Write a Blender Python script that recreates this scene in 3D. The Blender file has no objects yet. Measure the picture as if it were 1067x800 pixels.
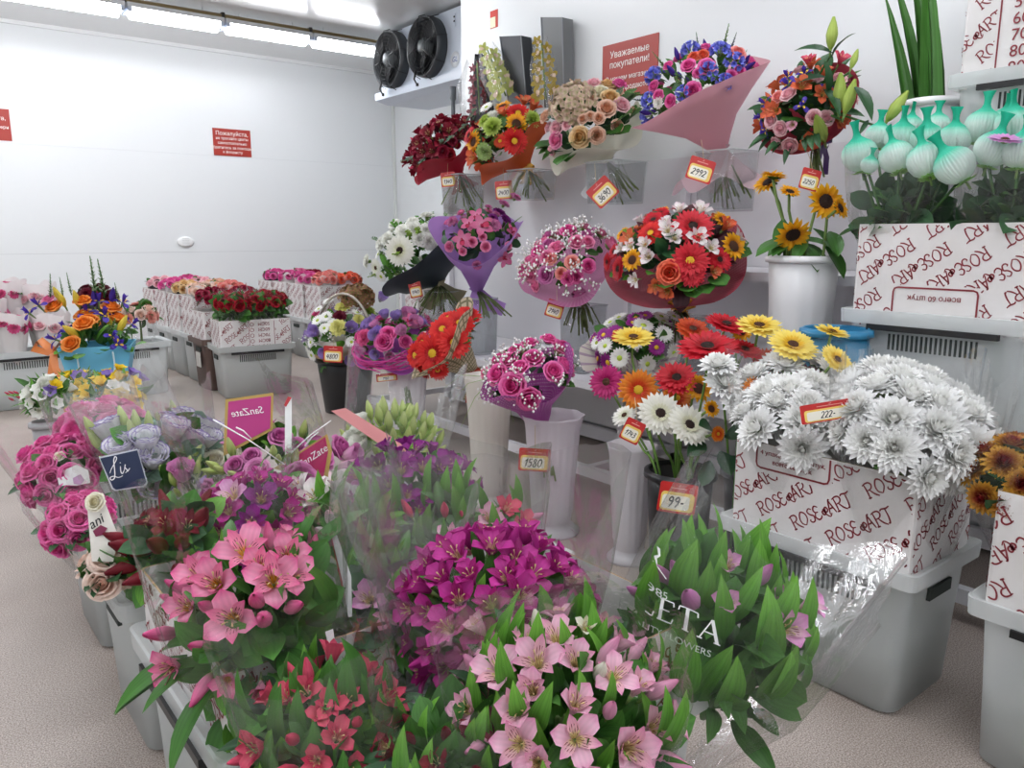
EXPO = 0.12
import bpy, math, random
from mathutils import Vector as V, Matrix
from mathutils.bvhtree import BVHTree
PI = math.pi
SC = bpy.context.scene
COL = SC.collection
# ------------------------------------------------------------------ camera
F = 820.0; TILT = math.atan(155/820); YAW = math.radians(38.5); CH = 1.35
FW = V((math.sin(YAW)*math.cos(TILT), math.cos(YAW)*math.cos(TILT), -math.sin(TILT)))
RT = V((math.cos(YAW), -math.sin(YAW), 0)); UP = RT.cross(FW)
EYE = V((0, 0, CH))
TOW = V((-math.sin(YAW), -math.cos(YAW), 0)); ZUP = V((0, 0, 1))
def ray(px, py): return (FW*F + RT*(px-533.5) - UP*(py-400)).normalized()
def atx(px, py, x): d = ray(px, py); return EYE + d*(x/d.x)
def aty(px, py, y): d = ray(px, py); return EYE + d*(y/d.y)
def atz(px, py, z): d = ray(px, py); return EYE + d*((z-CH)/d.z)
def atd(px, py, dep): d = ray(px, py); return EYE + d*(dep/d.dot(FW))
def pm(p): return F/((p-EYE).dot(FW))
def nrm(a, b, c): return (RT*a + ZUP*b + TOW*c).normalized()
cam_d = bpy.data.cameras.new('camera'); cam = bpy.data.objects.new('camera', cam_d); COL.objects.link(cam)
cam.location = EYE; cam.rotation_euler = (PI/2-TILT, 0, -YAW)
cam_d.sensor_width = 36; cam_d.lens = F*36/1067; cam_d.clip_start = .02
SC.camera = cam

# ------------------------------------------------------------------ materials
def lin(h):
    h = h.lstrip('#'); out = []
    for i in (0, 2, 4):
        c = int(h[i:i+2], 16)/255
        out.append(c/12.92 if c <= .04045 else ((c+.055)/1.055)**2.4)
    return (*out, 1)
MATS = {}
def _new(name):
    m = bpy.data.materials.new(name); m.use_nodes = True; nt = m.node_tree; nt.nodes.clear()
    o = nt.nodes.new('ShaderNodeOutputMaterial'); return m, nt, o
def N(nt, t, **kw):
    n = nt.nodes.new(t)
    for k, v in kw.items(): setattr(n, k, v)
    return n
def mat(name, col, rough=.5, spec=.5, metal=0., bump=None, noise=None, emit=None, clear=0.):
    if name in MATS: return MATS[name]
    m, nt, o = _new(name); b = N(nt, 'ShaderNodeBsdfPrincipled')
    b.inputs['Base Color'].default_value = lin(col); b.inputs['Roughness'].default_value = rough
    b.inputs['Specular IOR Level'].default_value = spec; b.inputs['Metallic'].default_value = metal
    if emit: b.inputs['Emission Color'].default_value = lin(emit[0]); b.inputs['Emission Strength'].default_value = emit[1]
    if clear: b.inputs['Coat Weight'].default_value = clear
    if noise:   # (scale, second colour, contrast)
        tc = N(nt, 'ShaderNodeTexCoord'); t = N(nt, 'ShaderNodeTexNoise'); t.inputs['Scale'].default_value = noise[0]; t.inputs['Detail'].default_value = 4
        nt.links.new(tc.outputs['Object'], t.inputs['Vector'])
        r = N(nt, 'ShaderNodeValToRGB'); r.color_ramp.elements[0].position = .5-noise[2]; r.color_ramp.elements[1].position = .5+noise[2]
        r.color_ramp.elements[0].color = lin(noise[1]); r.color_ramp.elements[1].color = lin(col)
        nt.links.new(t.outputs['Fac'], r.inputs['Fac']); nt.links.new(r.outputs['Color'], b.inputs['Base Color'])
    if bump:
        t = N(nt, 'ShaderNodeTexNoise'); t.inputs['Scale'].default_value = bump[0]; tc = N(nt, 'ShaderNodeTexCoord'); nt.links.new(tc.outputs['Object'], t.inputs['Vector'])
        u = N(nt, 'ShaderNodeBump'); u.inputs['Strength'].default_value = bump[1]; u.inputs['Distance'].default_value = .01
        nt.links.new(t.outputs['Fac'], u.inputs['Height']); nt.links.new(u.outputs['Normal'], b.inputs['Normal'])
    nt.links.new(b.outputs[0], o.inputs[0]); MATS[name] = m; return m
def petal_mat(name, stops, rough=.5, var=.12, trans=.25, streak=None, hue=.0, vein=(4, .10), rib=0.):
    """stops: [(t, hex)] along the petal from base to tip; the colour the petal itself has."""
    if name in MATS: return MATS[name]
    m, nt, o = _new(name); L = nt.links
    a = N(nt, 'ShaderNodeAttribute', attribute_name='t'); r = N(nt, 'ShaderNodeValToRGB'); cr = r.color_ramp
    while len(cr.elements) > 1: cr.elements.remove(cr.elements[-1])
    cr.elements[0].position = stops[0][0]; cr.elements[0].color = lin(stops[0][1])
    for p, c in stops[1:]: cr.elements.new(p).color = lin(c)
    L.new(a.outputs['Fac'], r.inputs['Fac']); out = r.outputs['Color']
    ar = N(nt, 'ShaderNodeAttribute', attribute_name='r'); oi = N(nt, 'ShaderNodeObjectInfo')
    s = N(nt, 'ShaderNodeMath', operation='ADD'); L.new(ar.outputs['Fac'], s.inputs[0]); L.new(oi.outputs['Random'], s.inputs[1])
    mr = N(nt, 'ShaderNodeMapRange'); mr.inputs['From Max'].default_value = 2; mr.inputs['To Min'].default_value = 1-var; mr.inputs['To Max'].default_value = 1+var
    L.new(s.outputs[0], mr.inputs['Value'])
    h = N(nt, 'ShaderNodeHueSaturation'); L.new(mr.outputs[0], h.inputs['Value']); L.new(out, h.inputs['Color'])
    if hue:
        mh = N(nt, 'ShaderNodeMapRange'); mh.inputs['To Min'].default_value = .5-hue; mh.inputs['To Max'].default_value = .5+hue
        L.new(oi.outputs['Random'], mh.inputs['Value']); L.new(mh.outputs[0], h.inputs['Hue'])
    out = h.outputs['Color']; aw = N(nt, 'ShaderNodeAttribute', attribute_name='w')
    def mth(op, a, b_=None):
        q = N(nt, 'ShaderNodeMath', operation=op)
        for i, x in enumerate((a, b_)):
            if x is None: continue
            if isinstance(x, (int, float)): q.inputs[i].default_value = x
            else: L.new(x, q.inputs[i])
        return q.outputs[0]
    if vein:   # fine lengthwise veins
        pp = mth('PINGPONG', mth('MULTIPLY', aw.outputs['Fac'], float(vein[0]*2)), 1.); k = mth('SUBTRACT', 1+vein[1]*.4, mth('MULTIPLY', pp, vein[1]))
        if rib: k = mth('ADD', k, mth('MULTIPLY', mth('LESS_THAN', mth('ABSOLUTE', mth('SUBTRACT', aw.outputs['Fac'], .5)), .045), rib))
        h2 = N(nt, 'ShaderNodeHueSaturation'); L.new(out, h2.inputs['Color']); L.new(k, h2.inputs['Value']); out = h2.outputs['Color']
    if streak:  # short dark dashes on the throat petals
        sc_ = mth('GREATER_THAN', mth('PINGPONG', mth('MULTIPLY', aw.outputs['Fac'], 9.), 1.), .72); tt = mth('PINGPONG', mth('MULTIPLY', mth('ADD', a.outputs['Fac'], mth('MULTIPLY', aw.outputs['Fac'], 1.7)), 7.), 1.)
        on = mth('MULTIPLY', mth('MULTIPLY', sc_, mth('GREATER_THAN', tt, .35)), mth('MULTIPLY', mth('GREATER_THAN', a.outputs['Fac'], .22), mth('LESS_THAN', a.outputs['Fac'], .68)))
        mc = N(nt, 'ShaderNodeMix', data_type='RGBA'); L.new(on, mc.inputs[0]); L.new(out, mc.inputs[6]); mc.inputs[7].default_value = lin(streak); out = mc.outputs[2]
    b = N(nt, 'ShaderNodeBsdfPrincipled'); b.inputs['Roughness'].default_value = rough; b.inputs['Specular IOR Level'].default_value = .35
    L.new(out, b.inputs['Base Color'])
    if trans:
        tr = N(nt, 'ShaderNodeBsdfTranslucent'); L.new(out, tr.inputs['Color']); mx = N(nt, 'ShaderNodeMixShader'); mx.inputs[0].default_value = trans
        L.new(b.outputs[0], mx.inputs[1]); L.new(tr.outputs[0], mx.inputs[2]); L.new(mx.outputs[0], o.inputs[0])
    else: L.new(b.outputs[0], o.inputs[0])
    MATS[name] = m; return m
def film(name, haze=.06, gloss=.12, tint='#ffffff', rough=.14, scale=14, bump=.35):
    """clear cellophane: mostly see-through, glossy, a little milky"""
    if name in MATS: return MATS[name]
    m, nt, o = _new(name); L = nt.links
    t = N(nt, 'ShaderNodeBsdfTransparent'); t.inputs[0].default_value = lin(tint)
    g = N(nt, 'ShaderNodeBsdfGlossy'); g.inputs['Roughness'].default_value = rough
    d = N(nt, 'ShaderNodeBsdfDiffuse'); d.inputs[0].default_value = lin('#f4f4f4')
    tc = N(nt, 'ShaderNodeTexCoord'); nz = N(nt, 'ShaderNodeTexNoise'); nz.inputs['Scale'].default_value = scale; nz.inputs['Detail'].default_value = 3; nz.inputs['Distortion'].default_value = 1.2
    L.new(tc.outputs['Object'], nz.inputs['Vector']); bp = N(nt, 'ShaderNodeBump'); bp.inputs['Strength'].default_value = bump; bp.inputs['Distance'].default_value = .02
    L.new(nz.outputs['Fac'], bp.inputs['Height']); L.new(bp.outputs[0], g.inputs['Normal'])
    lw = N(nt, 'ShaderNodeLayerWeight'); lw.inputs['Blend'].default_value = .25; L.new(bp.outputs[0], lw.inputs['Normal'])
    mu = N(nt, 'ShaderNodeMath', operation='MULTIPLY_ADD'); mu.inputs[1].default_value = .34; mu.inputs[2].default_value = gloss*.18; L.new(lw.outputs['Fresnel'], mu.inputs[0])
    m1 = N(nt, 'ShaderNodeMixShader'); m1.inputs[0].default_value = haze; L.new(t.outputs[0], m1.inputs[1]); L.new(d.outputs[0], m1.inputs[2])
    m2 = N(nt, 'ShaderNodeMixShader'); L.new(mu.outputs[0], m2.inputs[0]); L.new(m1.outputs[0], m2.inputs[1]); L.new(g.outputs[0], m2.inputs[2])
    L.new(m2.outputs[0], o.inputs[0]); MATS[name] = m; return m
def milky(name, col, clear=.25, transl=.35, rough=.35):
    """translucent plastic: diffuse + translucent, partly see-through"""
    if name in MATS: return MATS[name]
    m, nt, o = _new(name); L = nt.links
    b = N(nt, 'ShaderNodeBsdfPrincipled'); b.inputs['Base Color'].default_value = lin(col); b.inputs['Roughness'].default_value = rough
    tr = N(nt, 'ShaderNodeBsdfTranslucent'); tr.inputs[0].default_value = lin(col); t = N(nt, 'ShaderNodeBsdfTransparent')
    a = N(nt, 'ShaderNodeMixShader'); a.inputs[0].default_value = transl; L.new(b.outputs[0], a.inputs[1]); L.new(tr.outputs[0], a.inputs[2])
    c = N(nt, 'ShaderNodeMixShader'); c.inputs[0].default_value = clear; L.new(a.outputs[0], c.inputs[1]); L.new(t.outputs[0], c.inputs[2])
    L.new(c.outputs[0], o.inputs[0]); MATS[name] = m; return m

# ------------------------------------------------------------------ mesh builder
class MB:
    def __init__(s): s.v = []; s.f = []; s.m = []; s.t = []; s.r = []; s.w = []
    def grid(s, rows, mi=0, tr=None, r=.5, close=False, flip=False):
        nr, nc = len(rows), len(rows[0]); b = len(s.v)
        for i, row in enumerate(rows):
            for j, p in enumerate(row):
                s.w.append(j/max(1, nc-1)); s.v.append(tuple(p)); s.t.append(tr[i] if tr and not isinstance(tr[i], (list, tuple)) else (tr[i][j] if tr else i/max(1, nr-1))); s.r.append(r if not isinstance(r, list) else r[j])
        for i in range(nr-1):
            for j in range(nc if close else nc-1):
                k = (j+1) % nc; q = (b+i*nc+j, b+i*nc+k, b+(i+1)*nc+k, b+(i+1)*nc+j)
                s.f.append(q[::-1] if flip else q); s.m.append(mi)
        return b
    def face(s, pts, mi=0, t=.5, r=.5):
        b = len(s.v); s.v += [tuple(p) for p in pts]; s.w += [.5]*len(pts); s.t += [t]*len(pts); s.r += [r]*len(pts); s.f.append(tuple(range(b, b+len(pts)))); s.m.append(mi)
    def tube(s, pts, rad, n=6, mi=0, cap=True, tr=None, r=.5):
        pts = [V(p) for p in pts]; rows = []; u = None
        for i, p in enumerate(pts):
            d = (pts[min(i+1, len(pts)-1)]-pts[max(i-1, 0)]).normalized()
            if u is None: u = d.orthogonal().normalized()
            u = (u-d*u.dot(d)).normalized(); w = d.cross(u); q = rad[i] if isinstance(rad, (list, tuple)) else rad
            rows.append([p+(u*math.cos(2*PI*k/n)+w*math.sin(2*PI*k/n))*q for k in range(n)])
        b = s.grid(rows, mi, tr, r, close=True)
        if cap:
            s.f.append(tuple(b+k for k in range(n))[::-1]); s.m.append(mi); e = b+(len(rows)-1)*n; s.f.append(tuple(e+k for k in range(n))); s.m.append(mi)
    def lathe(s, prof, n=24, mi=0, wave=None, tr=None, r=.5, cap0=False, cap1=False):
        rows = [[V(((rr*(wave(2*PI*k/n, i) if wave else 1))*math.cos(2*PI*k/n), (rr*(wave(2*PI*k/n, i) if wave else 1))*math.sin(2*PI*k/n), z)) for k in range(n)] for i, (rr, z) in enumerate(prof)]
        b = s.grid(rows, mi, tr, r, close=True)
        if cap0: s.f.append(tuple(b+k for k in range(n))[::-1]); s.m.append(mi)
        if cap1: e = b+(len(rows)-1)*n; s.f.append(tuple(e+k for k in range(n))); s.m.append(mi)
    def box(s, c, d, mi=0, M=None):
        c = V(c); x, y, z = d[0]/2, d[1]/2, d[2]/2
        p = [c+V((a, b, e)) for a in (-x, x) for b in (-y, y) for e in (-z, z)]
        if M is not None: p = [M @ q for q in p]
        b = len(s.v); s.v += [tuple(q) for q in p]; s.t += [.5]*8; s.r += [.5]*8; s.w += [.5]*8
        for f in ((0, 1, 3, 2), (4, 6, 7, 5), (0, 4, 5, 1), (2, 3, 7, 6), (0, 2, 6, 4), (1, 5, 7, 3)): s.f.append(tuple(b+i for i in f)); s.m.append(mi)
    def loft(s, rings, mi=0, cap0=False, cap1=False):
        b = s.grid(rings, mi, close=True); n = len(rings[0])
        if cap0: s.f.append(tuple(b+k for k in range(n))[::-1]); s.m.append(mi)
        if cap1: e = b+(len(rings)-1)*n; s.f.append(tuple(e+k for k in range(n))); s.m.append(mi)
    def put(s, o, M, r=None):
        b = len(s.v)
        for p in o.v: s.v.append(tuple(M @ V(p)))
        s.w += o.w; s.t += o.t; s.r += o.r if r is None else [r]*len(o.r)
        s.f += [tuple(b+i for i in f) for f in o.f]; s.m += o.m
    def mesh(s, name, mats, smooth=True):
        me = bpy.data.meshes.new(name); me.from_pydata(s.v, [], s.f)
        for k in mats: me.materials.append(k)
        n = len(me.polygons); me.polygons.foreach_set('material_index', s.m); me.polygons.foreach_set('use_smooth', [smooth]*n)
        for nm, d in (('t', s.t), ('r', s.r), ('w', s.w)): me.attributes.new(nm, 'FLOAT', 'POINT').data.foreach_set('value', d)
        me.update(); return me
def rrect(w, d, z, r, n=4):
    out = []
    for cx, cy, a0 in ((w/2-r, d/2-r, 0), (-w/2+r, d/2-r, PI/2), (-w/2+r, -d/2+r, PI), (w/2-r, -d/2+r, 1.5*PI)):
        out += [V((cx+r*math.cos(a0+PI/2*k/n), cy+r*math.sin(a0+PI/2*k/n), z)) for k in range(n+1)]
    return out

# ------------------------------------------------------------------ objects
def thing(name, label, cat, loc=(0, 0, 0), rz=0, group=None):
    o = bpy.data.objects.new(name, None); COL.objects.link(o); o.empty_display_size = .05
    o.location = loc; o.rotation_euler = (0, 0, rz); tag(o, label, cat, group); return o
def tag(o, label, cat, group=None):
    o['label'] = label; o['category'] = cat
    if group: o['group'] = group
    return o
def part(name, me, parent=None, M=None, mats=None, smooth=True, label=None, kind=None):
    """links a mesh (or an MB) as one object; M is the local matrix under the parent"""
    if isinstance(me, MB): me = me.mesh(name, mats, smooth)
    o = bpy.data.objects.new(name, me); COL.objects.link(o)
    if parent is not None: o.parent = parent
    if M is not None: o.matrix_basis = M
    if label: o['label'] = label
    if kind: o['kind'] = kind
    return o
def struct(name, mb, mats, smooth=False):
    o = part(name, mb, None, None, mats, smooth); o['kind'] = 'structure'; return o
def copy_tree(o, parent=None):
    c = o.copy(); COL.objects.link(c)
    if parent is not None: c.parent = parent; c.matrix_basis = o.matrix_basis
    for ch in list(o.children): copy_tree(ch, c)
    return c
def frame(loc, n, spin=0., s=1., up=None):
    """matrix whose +Z is n; up fixes +Y"""
    n = V(n).normalized()
    if up is None: x = n.orthogonal().normalized(); y = n.cross(x)
    else:
        y = V(up)-n*V(up).dot(n); y.normalize(); x = y.cross(n)
    if spin: x, y = x*math.cos(spin)+y*math.sin(spin), y*math.cos(spin)-x*math.sin(spin)
    M = Matrix((x, y, n)).transposed().to_4x4(); M = M @ Matrix.Scale(s, 4) if not isinstance(s, tuple) else M @ Matrix.Diagonal((*s, 1)); M.translation = V(loc); return M
def rel(root, M):   # world matrix to local of an unrotated root
    return Matrix.Translation(-V(root.location)) @ M
def text_mesh(body, size, depth=.0006, shear=0., space=1., align='CENTER', offset=0.):
    c = bpy.data.curves.new('txt', 'FONT'); c.body = body; c.size = size; c.align_x = align; c.align_y = 'CENTER'; c.extrude = depth; c.shear = shear; c.space_line = space; c.resolution_u = 3; c.offset = offset
    o = bpy.data.objects.new('txt', c); COL.objects.link(o); bpy.context.view_layer.update()
    me = bpy.data.meshes.new_from_object(o.evaluated_get(bpy.context.evaluated_depsgraph_get())); bpy.data.objects.remove(o); bpy.data.curves.remove(c); return me
def smooth_line(p, k=4):
    out = []; n = len(p)
    for i in range(n-1):
        a, b, c, d = p[max(0, i-1)], p[i], p[i+1], p[min(n-1, i+2)]
        for j in range(k):
            t = j/k; out.append(tuple(.5*((2*b[q])+(c[q]-a[q])*t+(2*a[q]-5*b[q]+4*c[q]-d[q])*t*t+(3*b[q]-a[q]-3*c[q]+d[q])*t**3) for q in (0, 1)))
    out.append(p[-1]); return out
def ribbon(mb, pts, w, T, clip=None, mi=0, taper=True):
    """flat stroke along 2-D points; T maps (x, y) to a 2-D point; quads out of clip (x0, y0, x1, y1) are dropped"""
    q = [V(T(*p)) for p in pts]; n = len(q); L = []; R = []
    for i, p in enumerate(q):
        d = q[min(n-1, i+1)]-q[max(0, i-1)]; d = d.normalized() if d.length > 1e-9 else V((1, 0)); s = V((-d.y, d.x))
        h = w*.5*(1 if not taper else .55+.45*math.sin(PI*(i+.5)/n)); L.append(p+s*h); R.append(p-s*h)
    for i in range(n-1):
        f = [L[i], R[i], R[i+1], L[i+1]]
        if clip and any(not (clip[0] < a.x < clip[2] and clip[1] < a.y < clip[3]) for a in f): continue
        mb.face([(a.x, a.y, 0) for a in f], mi)
GLY = {   # pen strokes of hand-drawn letters, unit height, with advance width
 'R': (.68, [[(0, 0), (.02, .5), (0, 1)], [(-.14, .92), (.1, 1), (.38, .98), (.5, .78), (.36, .56), (.05, .5)], [(.22, .52), (.45, .15), (.72, -.08)], [(-.12, 0), (.14, 0)]]),
 'O': (.80, [[(.35, 0), (.08, .2), (.05, .6), (.3, .98), (.6, .8), (.64, .4), (.35, 0)]]),
 'S': (.56, [[(.46, .86), (.28, 1), (.06, .82), (.2, .56), (.44, .38), (.36, .06), (.14, 0), (0, .16), (.1, .24)]]),
 'E': (.58, [[(.46, .84), (.22, 1), (.02, .78), (.1, .56), (.34, .52)], [(.12, .54), (-.02, .26), (.16, 0), (.4, .06), (.5, .22)]]),
 '@': (.42, [[(.16, .3), (.24, .36), (.2, .46), (.08, .42), (.06, .26), (.2, .16), (.34, .28), (.32, .48), (.16, .56)]]),
 'A': (.92, [[(.0, .5), (-.12, .38), (0, .28), (.14, .42), (.04, .62), (-.14, .5), (-.12, .16), (.12, -.1), (.34, .1)], [(.16, 0), (.34, .6), (.5, 1), (.6, .98)], [(.48, 1), (.58, .5), (.72, 0)], [(.28, .4), (.64, .4)]]),
 'T': (.74, [[(-.1, .9), (.05, 1), (.4, .95), (.66, 1.02)], [(.3, .96), (.3, .4), (.2, -.02), (.08, .02)]]),
 '0': (.62, [[(.3, 0), (.06, .25), (.08, .75), (.32, 1), (.5, .75), (.46, .25), (.3, 0)]]),
 '1': (.46, [[(.02, .68), (.2, .85), (.32, 1), (.26, .5), (.2, 0)]]),
 '2': (.6, [[(.04, .78), (.2, 1), (.44, .86), (.34, .5), (.02, .06), (.2, .1), (.5, .02)]]),
 '3': (.58, [[(.06, .9), (.3, 1), (.44, .8), (.2, .55), (.44, .4), (.38, .08), (.1, 0), (.0, .14)]]),
 '4': (.6, [[(.22, 1), (.04, .5), (.08, .42), (.48, .46)], [(.42, .86), (.36, .4), (.3, 0)]]),
 '5': (.6, [[(.5, 1), (.18, .98), (.12, .58), (.36, .58), (.44, .3), (.26, .02), (.02, .08)]]),
 '6': (.6, [[(.42, .98), (.14, .7), (.04, .25), (.24, 0), (.44, .2), (.34, .48), (.1, .34)]]),
 '7': (.56, [[(.04, .92), (.26, .96), (.48, .98), (.3, .5), (.18, 0)], [(.14, .5), (.42, .52)]]),
 '8': (.6, [[(.44, .84), (.26, 1), (.1, .8), (.26, .54), (.44, .28), (.26, 0), (.06, .2), (.22, .48), (.44, .84)]]),
 '9': (.6, [[(.44, .76), (.26, .56), (.08, .76), (.26, 1), (.44, .8), (.4, .4), (.22, 0)]]),
 ' ': (.3, []), '-': (.4, [[(.04, .45), (.34, .48)]])}
def stroke_word(mb, word, h, w, T, clip=None, mi=0, slant=0.):
    x = 0.
    for ch in word:
        adv, st = GLY[ch]
        for s in st: ribbon(mb, smooth_line(s), w, lambda a, b, x=x: T((x+a+slant*b)*h, b*h), clip, mi)
        x += adv
    return x*h
def word_len(word, h): return sum(GLY[c][0] for c in word)*h
# ------------------------------------------------------------------ flower heads (unit radius, opening along +Z)
def wid(s, p=.6, b=.3, q=1.6):
    return b+(1-b)*math.sin(PI/2*min(1, s/p)) if s < p else max(0, math.cos(PI/2*((s-p)/(1-p))**q))
def petal(mb, ang, L, W, r0, z0, e0, e1, cup=.2, sh=(.6, .3, 1.6), mi=0, nu=5, nv=2, rng=None, wob=0., tr=(0, 1), twist=0.):
    d = V((math.cos(ang), math.sin(ang), 0)); sd = V((-math.sin(ang), math.cos(ang), 0)); z = V((0, 0, 1)); p = d*r0+z*z0; rows = []
    for i in range(nu+1):
        s = i/nu; e = e0+(e1-e0)*s; n = z*math.cos(e)-d*math.sin(e); w = W*wid(s, *sh)
        if i == nu: w = max(w, W*.06)
        rows.append([p+sd*(w*v)+n*(cup*w*v*v+twist*w*v*s+(rng.uniform(-wob, wob) if wob else 0)) for v in [2*j/nv-1 for j in range(nv+1)]])
        p = p+(d*math.cos(e)+z*math.sin(e))*(L/nu)
    mb.grid(rows, mi, [tr[0]+(tr[1]-tr[0])*i/nu for i in range(nu+1)], rng.random() if rng else .5)
def rpetal(mb, ang, span, prof, mi=0, nu=5, nv=6, tr=(0, 1), r=.5, edge=.12, lap=.06, ruf=0., rng=None):
    rows = []; n = len(prof)-1
    for i in range(nu+1):
        s = i/nu; q = s*n; k = min(n-1, int(q)); u = q-k; rr = prof[k][0]*(1-u)+prof[k+1][0]*u; zz = prof[k][1]*(1-u)+prof[k+1][1]*u; row = []
        for j in range(nv+1):
            v = 2*j/nv-1; a = ang+v*span*(.55+.45*math.sin(PI*min(1, s*.75+.15)))
            row.append(V(((rr+lap*v*s+(rng.uniform(-ruf, ruf)*s if ruf else 0))*math.cos(a), (rr+lap*v*s)*math.sin(a), zz-edge*s*v*v+(rng.uniform(-ruf, ruf)*s if ruf else 0))))
        rows.append(row)
    mb.grid(rows, mi, [tr[0]+(tr[1]-tr[0])*i/nu for i in range(nu+1)], r)
def dome(mb, R, h, z0, n=10, m=4, mi=0, r=.5, bump=0., rng=None):
    mb.lathe([(max(.001, R*math.cos(PI/2*i/m)), z0+h*math.sin(PI/2*i/m)) for i in range(m+1)], n, mi, wave=(lambda a, i: 1+(rng.uniform(-bump, bump) if bump else 0)), r=r)
def calyx(mb, R, z0, h, mi=1, n=8): mb.lathe([(R*.25, z0-h), (R*.7, z0-h*.75), (R, z0)], n, mi)
def b_rose(rng, full=1.):
    mb = MB(); a = rng.random()*6
    for k, (cnt, span, prof, tr, edge) in enumerate((
        (3, 1.5, [(.10, -.2), (.17, .2), (.10, .52)], (.0, .25), .04), (3, 1.35, [(.15, -.3), (.30, .15), (.25, .52)], (.1, .45), .06),
        (4, 1.1, [(.2, -.4), (.46, .05), (.43, .42), (.5, .48)], (.2, .65), .10), (5, .95, [(.2, -.5), (.62, -.08), (.66, .28), (.80, .32)], (.25, .85), .13),
        (6, .85, [(.2, -.55), (.76, -.22), (.88, .10), (1.04, .06)], (.3, 1), .16))):
        for i in range(cnt):
            rpetal(mb, a+i*2*PI/cnt+rng.uniform(-.15, .15), span, prof, 0, 5, 6, tr, rng.random(), edge, .05)
        a += .7
    calyx(mb, .5, -.4, .25); return mb
def b_gerbera(rng, layers=2, tilt=.1):
    mb = MB()
    for k, (cnt, L, W, e0, e1, r0, z) in enumerate(((26, .82, .115, .02+tilt, -.10+tilt, .20, 0), (22, .66, .10, .22+tilt, .0+tilt, .18, .04), (18, .30, .05, .6, .2, .16, .07))[:layers+1]):
        for i in range(cnt):
            petal(mb, 2*PI*(i+rng.uniform(-.25, .25))/cnt, L*rng.uniform(.93, 1.04), W, r0, z, e0+rng.uniform(-.08, .08), e1+rng.uniform(-.12, .08), -.25, (.55, .45, 2.2), 0, 4, 2, rng, 0, (0, 1) if k < 2 else (-.1, .15))
    mb.lathe([(.05, -.22), (.16, -.16), (.26, 0)], 10, 1); return mb
def b_disc(rng, R=.27, h=.10, z=.04):
    mb = MB(); dome(mb, R, h, z, 16, 4, 0, .5)
    for i in range(70):   # florets of the disc
        q = math.sqrt((i+.5)/70); a = i*2.39996; p = V((R*q*math.cos(a), R*q*math.sin(a), z+h*math.sqrt(max(0, 1-q*q))))
        s = R*.07; mb.face([p+V((s, 0, 0)), p+V((0, s, 0)), p+V((0, 0, s*2.2))], 1 if q > .72 else 0, .5, rng.random()); mb.face([p+V((-s, 0, 0)), p+V((0, -s, 0)), p+V((0, 0, s*2.2))], 1 if q > .72 else 0, .5, rng.random())
    return mb
def b_sunflower(rng):
    mb = MB()
    for k, (cnt, L, e0) in enumerate(((17, .64, .1), (16, .58, .35))):
        for i in range(cnt): petal(mb, 2*PI*(i+k*.5+rng.uniform(-.3, .3))/cnt, L*rng.uniform(.85, 1.06), .135, .36, .02+k*.03, e0+rng.uniform(-.15, .25), e0-.3+rng.uniform(-.2, .2), .4, (.4, .5, 1.1), 0, 4, 2, rng)
    for i in range(12): petal(mb, 2*PI*i/12, .4, .12, .3, -.1, -.1, .1, .2, (.3, .5, 1), 1, 3, 2, rng)
    mb.lathe([(.08, -.2), (.35, -.12), (.42, 0)], 12, 1); return mb
def b_mum(rng, rows=8, dense=1.):
    mb = MB()
    for k in range(rows):
        u = k/(rows-1); cnt = int((8+12*u)*dense); e = 1.5-1.35*u
        for i in range(cnt):
            L = .38+.42*u+rng.uniform(-.05, .05); ee = e+rng.uniform(-.12, .12)
            petal(mb, 2*PI*(i+.5*(k % 2)+rng.uniform(-.25, .25))/cnt, L, .10+.045*u, .05+.20*u, .26-.20*u, ee, ee+.65-.6*u, .5, (.6, .6, 2.4), 0, 3, 2, rng, 0, (u*.6, .4+u*.6))
    mb.lathe([(.08, -.25), (.3, -.12), (.4, .0)], 8, 1); return mb
def b_daisy(rng, cnt=18):
    mb = MB()
    for k in range(2):
        for i in range(cnt): petal(mb, 2*PI*(i+.5*k+rng.uniform(-.2, .2))/cnt, .74-.1*k, .12, .22, .02+.04*k, .12+.2*k+rng.uniform(-.1, .1), -.1+.1*k, -.2, (.6, .5, 2.2), 0, 3, 2, rng)
    dome(mb, .26, .14, .03, 10, 3, 2); calyx(mb, .25, 0, .2); return mb
def b_carnation(rng):
    mb = MB()
    for k in range(5):
        u = k/4; cnt = 5+2*k
        for i in range(cnt): petal(mb, 2*PI*(i+rng.random()*.5)/cnt, .45+.45*u, .26, .04+.06*u, .0, 1.45-1.2*u+rng.uniform(-.1, .1), 1.2-1.25*u, .3, (.85, .25, 4), 0, 4, 4, rng, .05, (0, 1))
    calyx(mb, .3, -.05, .5); return mb
def b_alstro(rng):   # funnel of six petals: three broad outer, three narrow blotched inner
    mb = MB(); a0 = rng.random()*6; o = rng.uniform(-.15, .42)
    for i in range(3): petal(mb, a0+2*PI*i/3+rng.uniform(-.1, .1), 1.2, .32, .06, -.45, 1.2+o*.3, .2+o+rng.uniform(-.25, .25), .42, (.68, .16, 2.2), 0, 6, 4, rng, .02)
    for i in range(3): petal(mb, a0+PI/3+2*PI*i/3, 1.15, .19, .05, -.42, 1.25+o*.3, .45+o+rng.uniform(-.2, .2), .45, (.62, .18, 1.3), 2, 6, 4, rng, .01)
    for i in range(5):
        a = a0+i*1.25; d = V((math.cos(a), math.sin(a), 0)); mb.tube([d*.04+V((0, 0, -.3)), d*.14+V((0, 0, .25)), d*.24+V((0, 0, .36))], [.012, .012, .03], 4, 3)
    mb.tube([(0, 0, -.9), (0, 0, -.42)], [.035, .1], 6, 1); return mb
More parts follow.
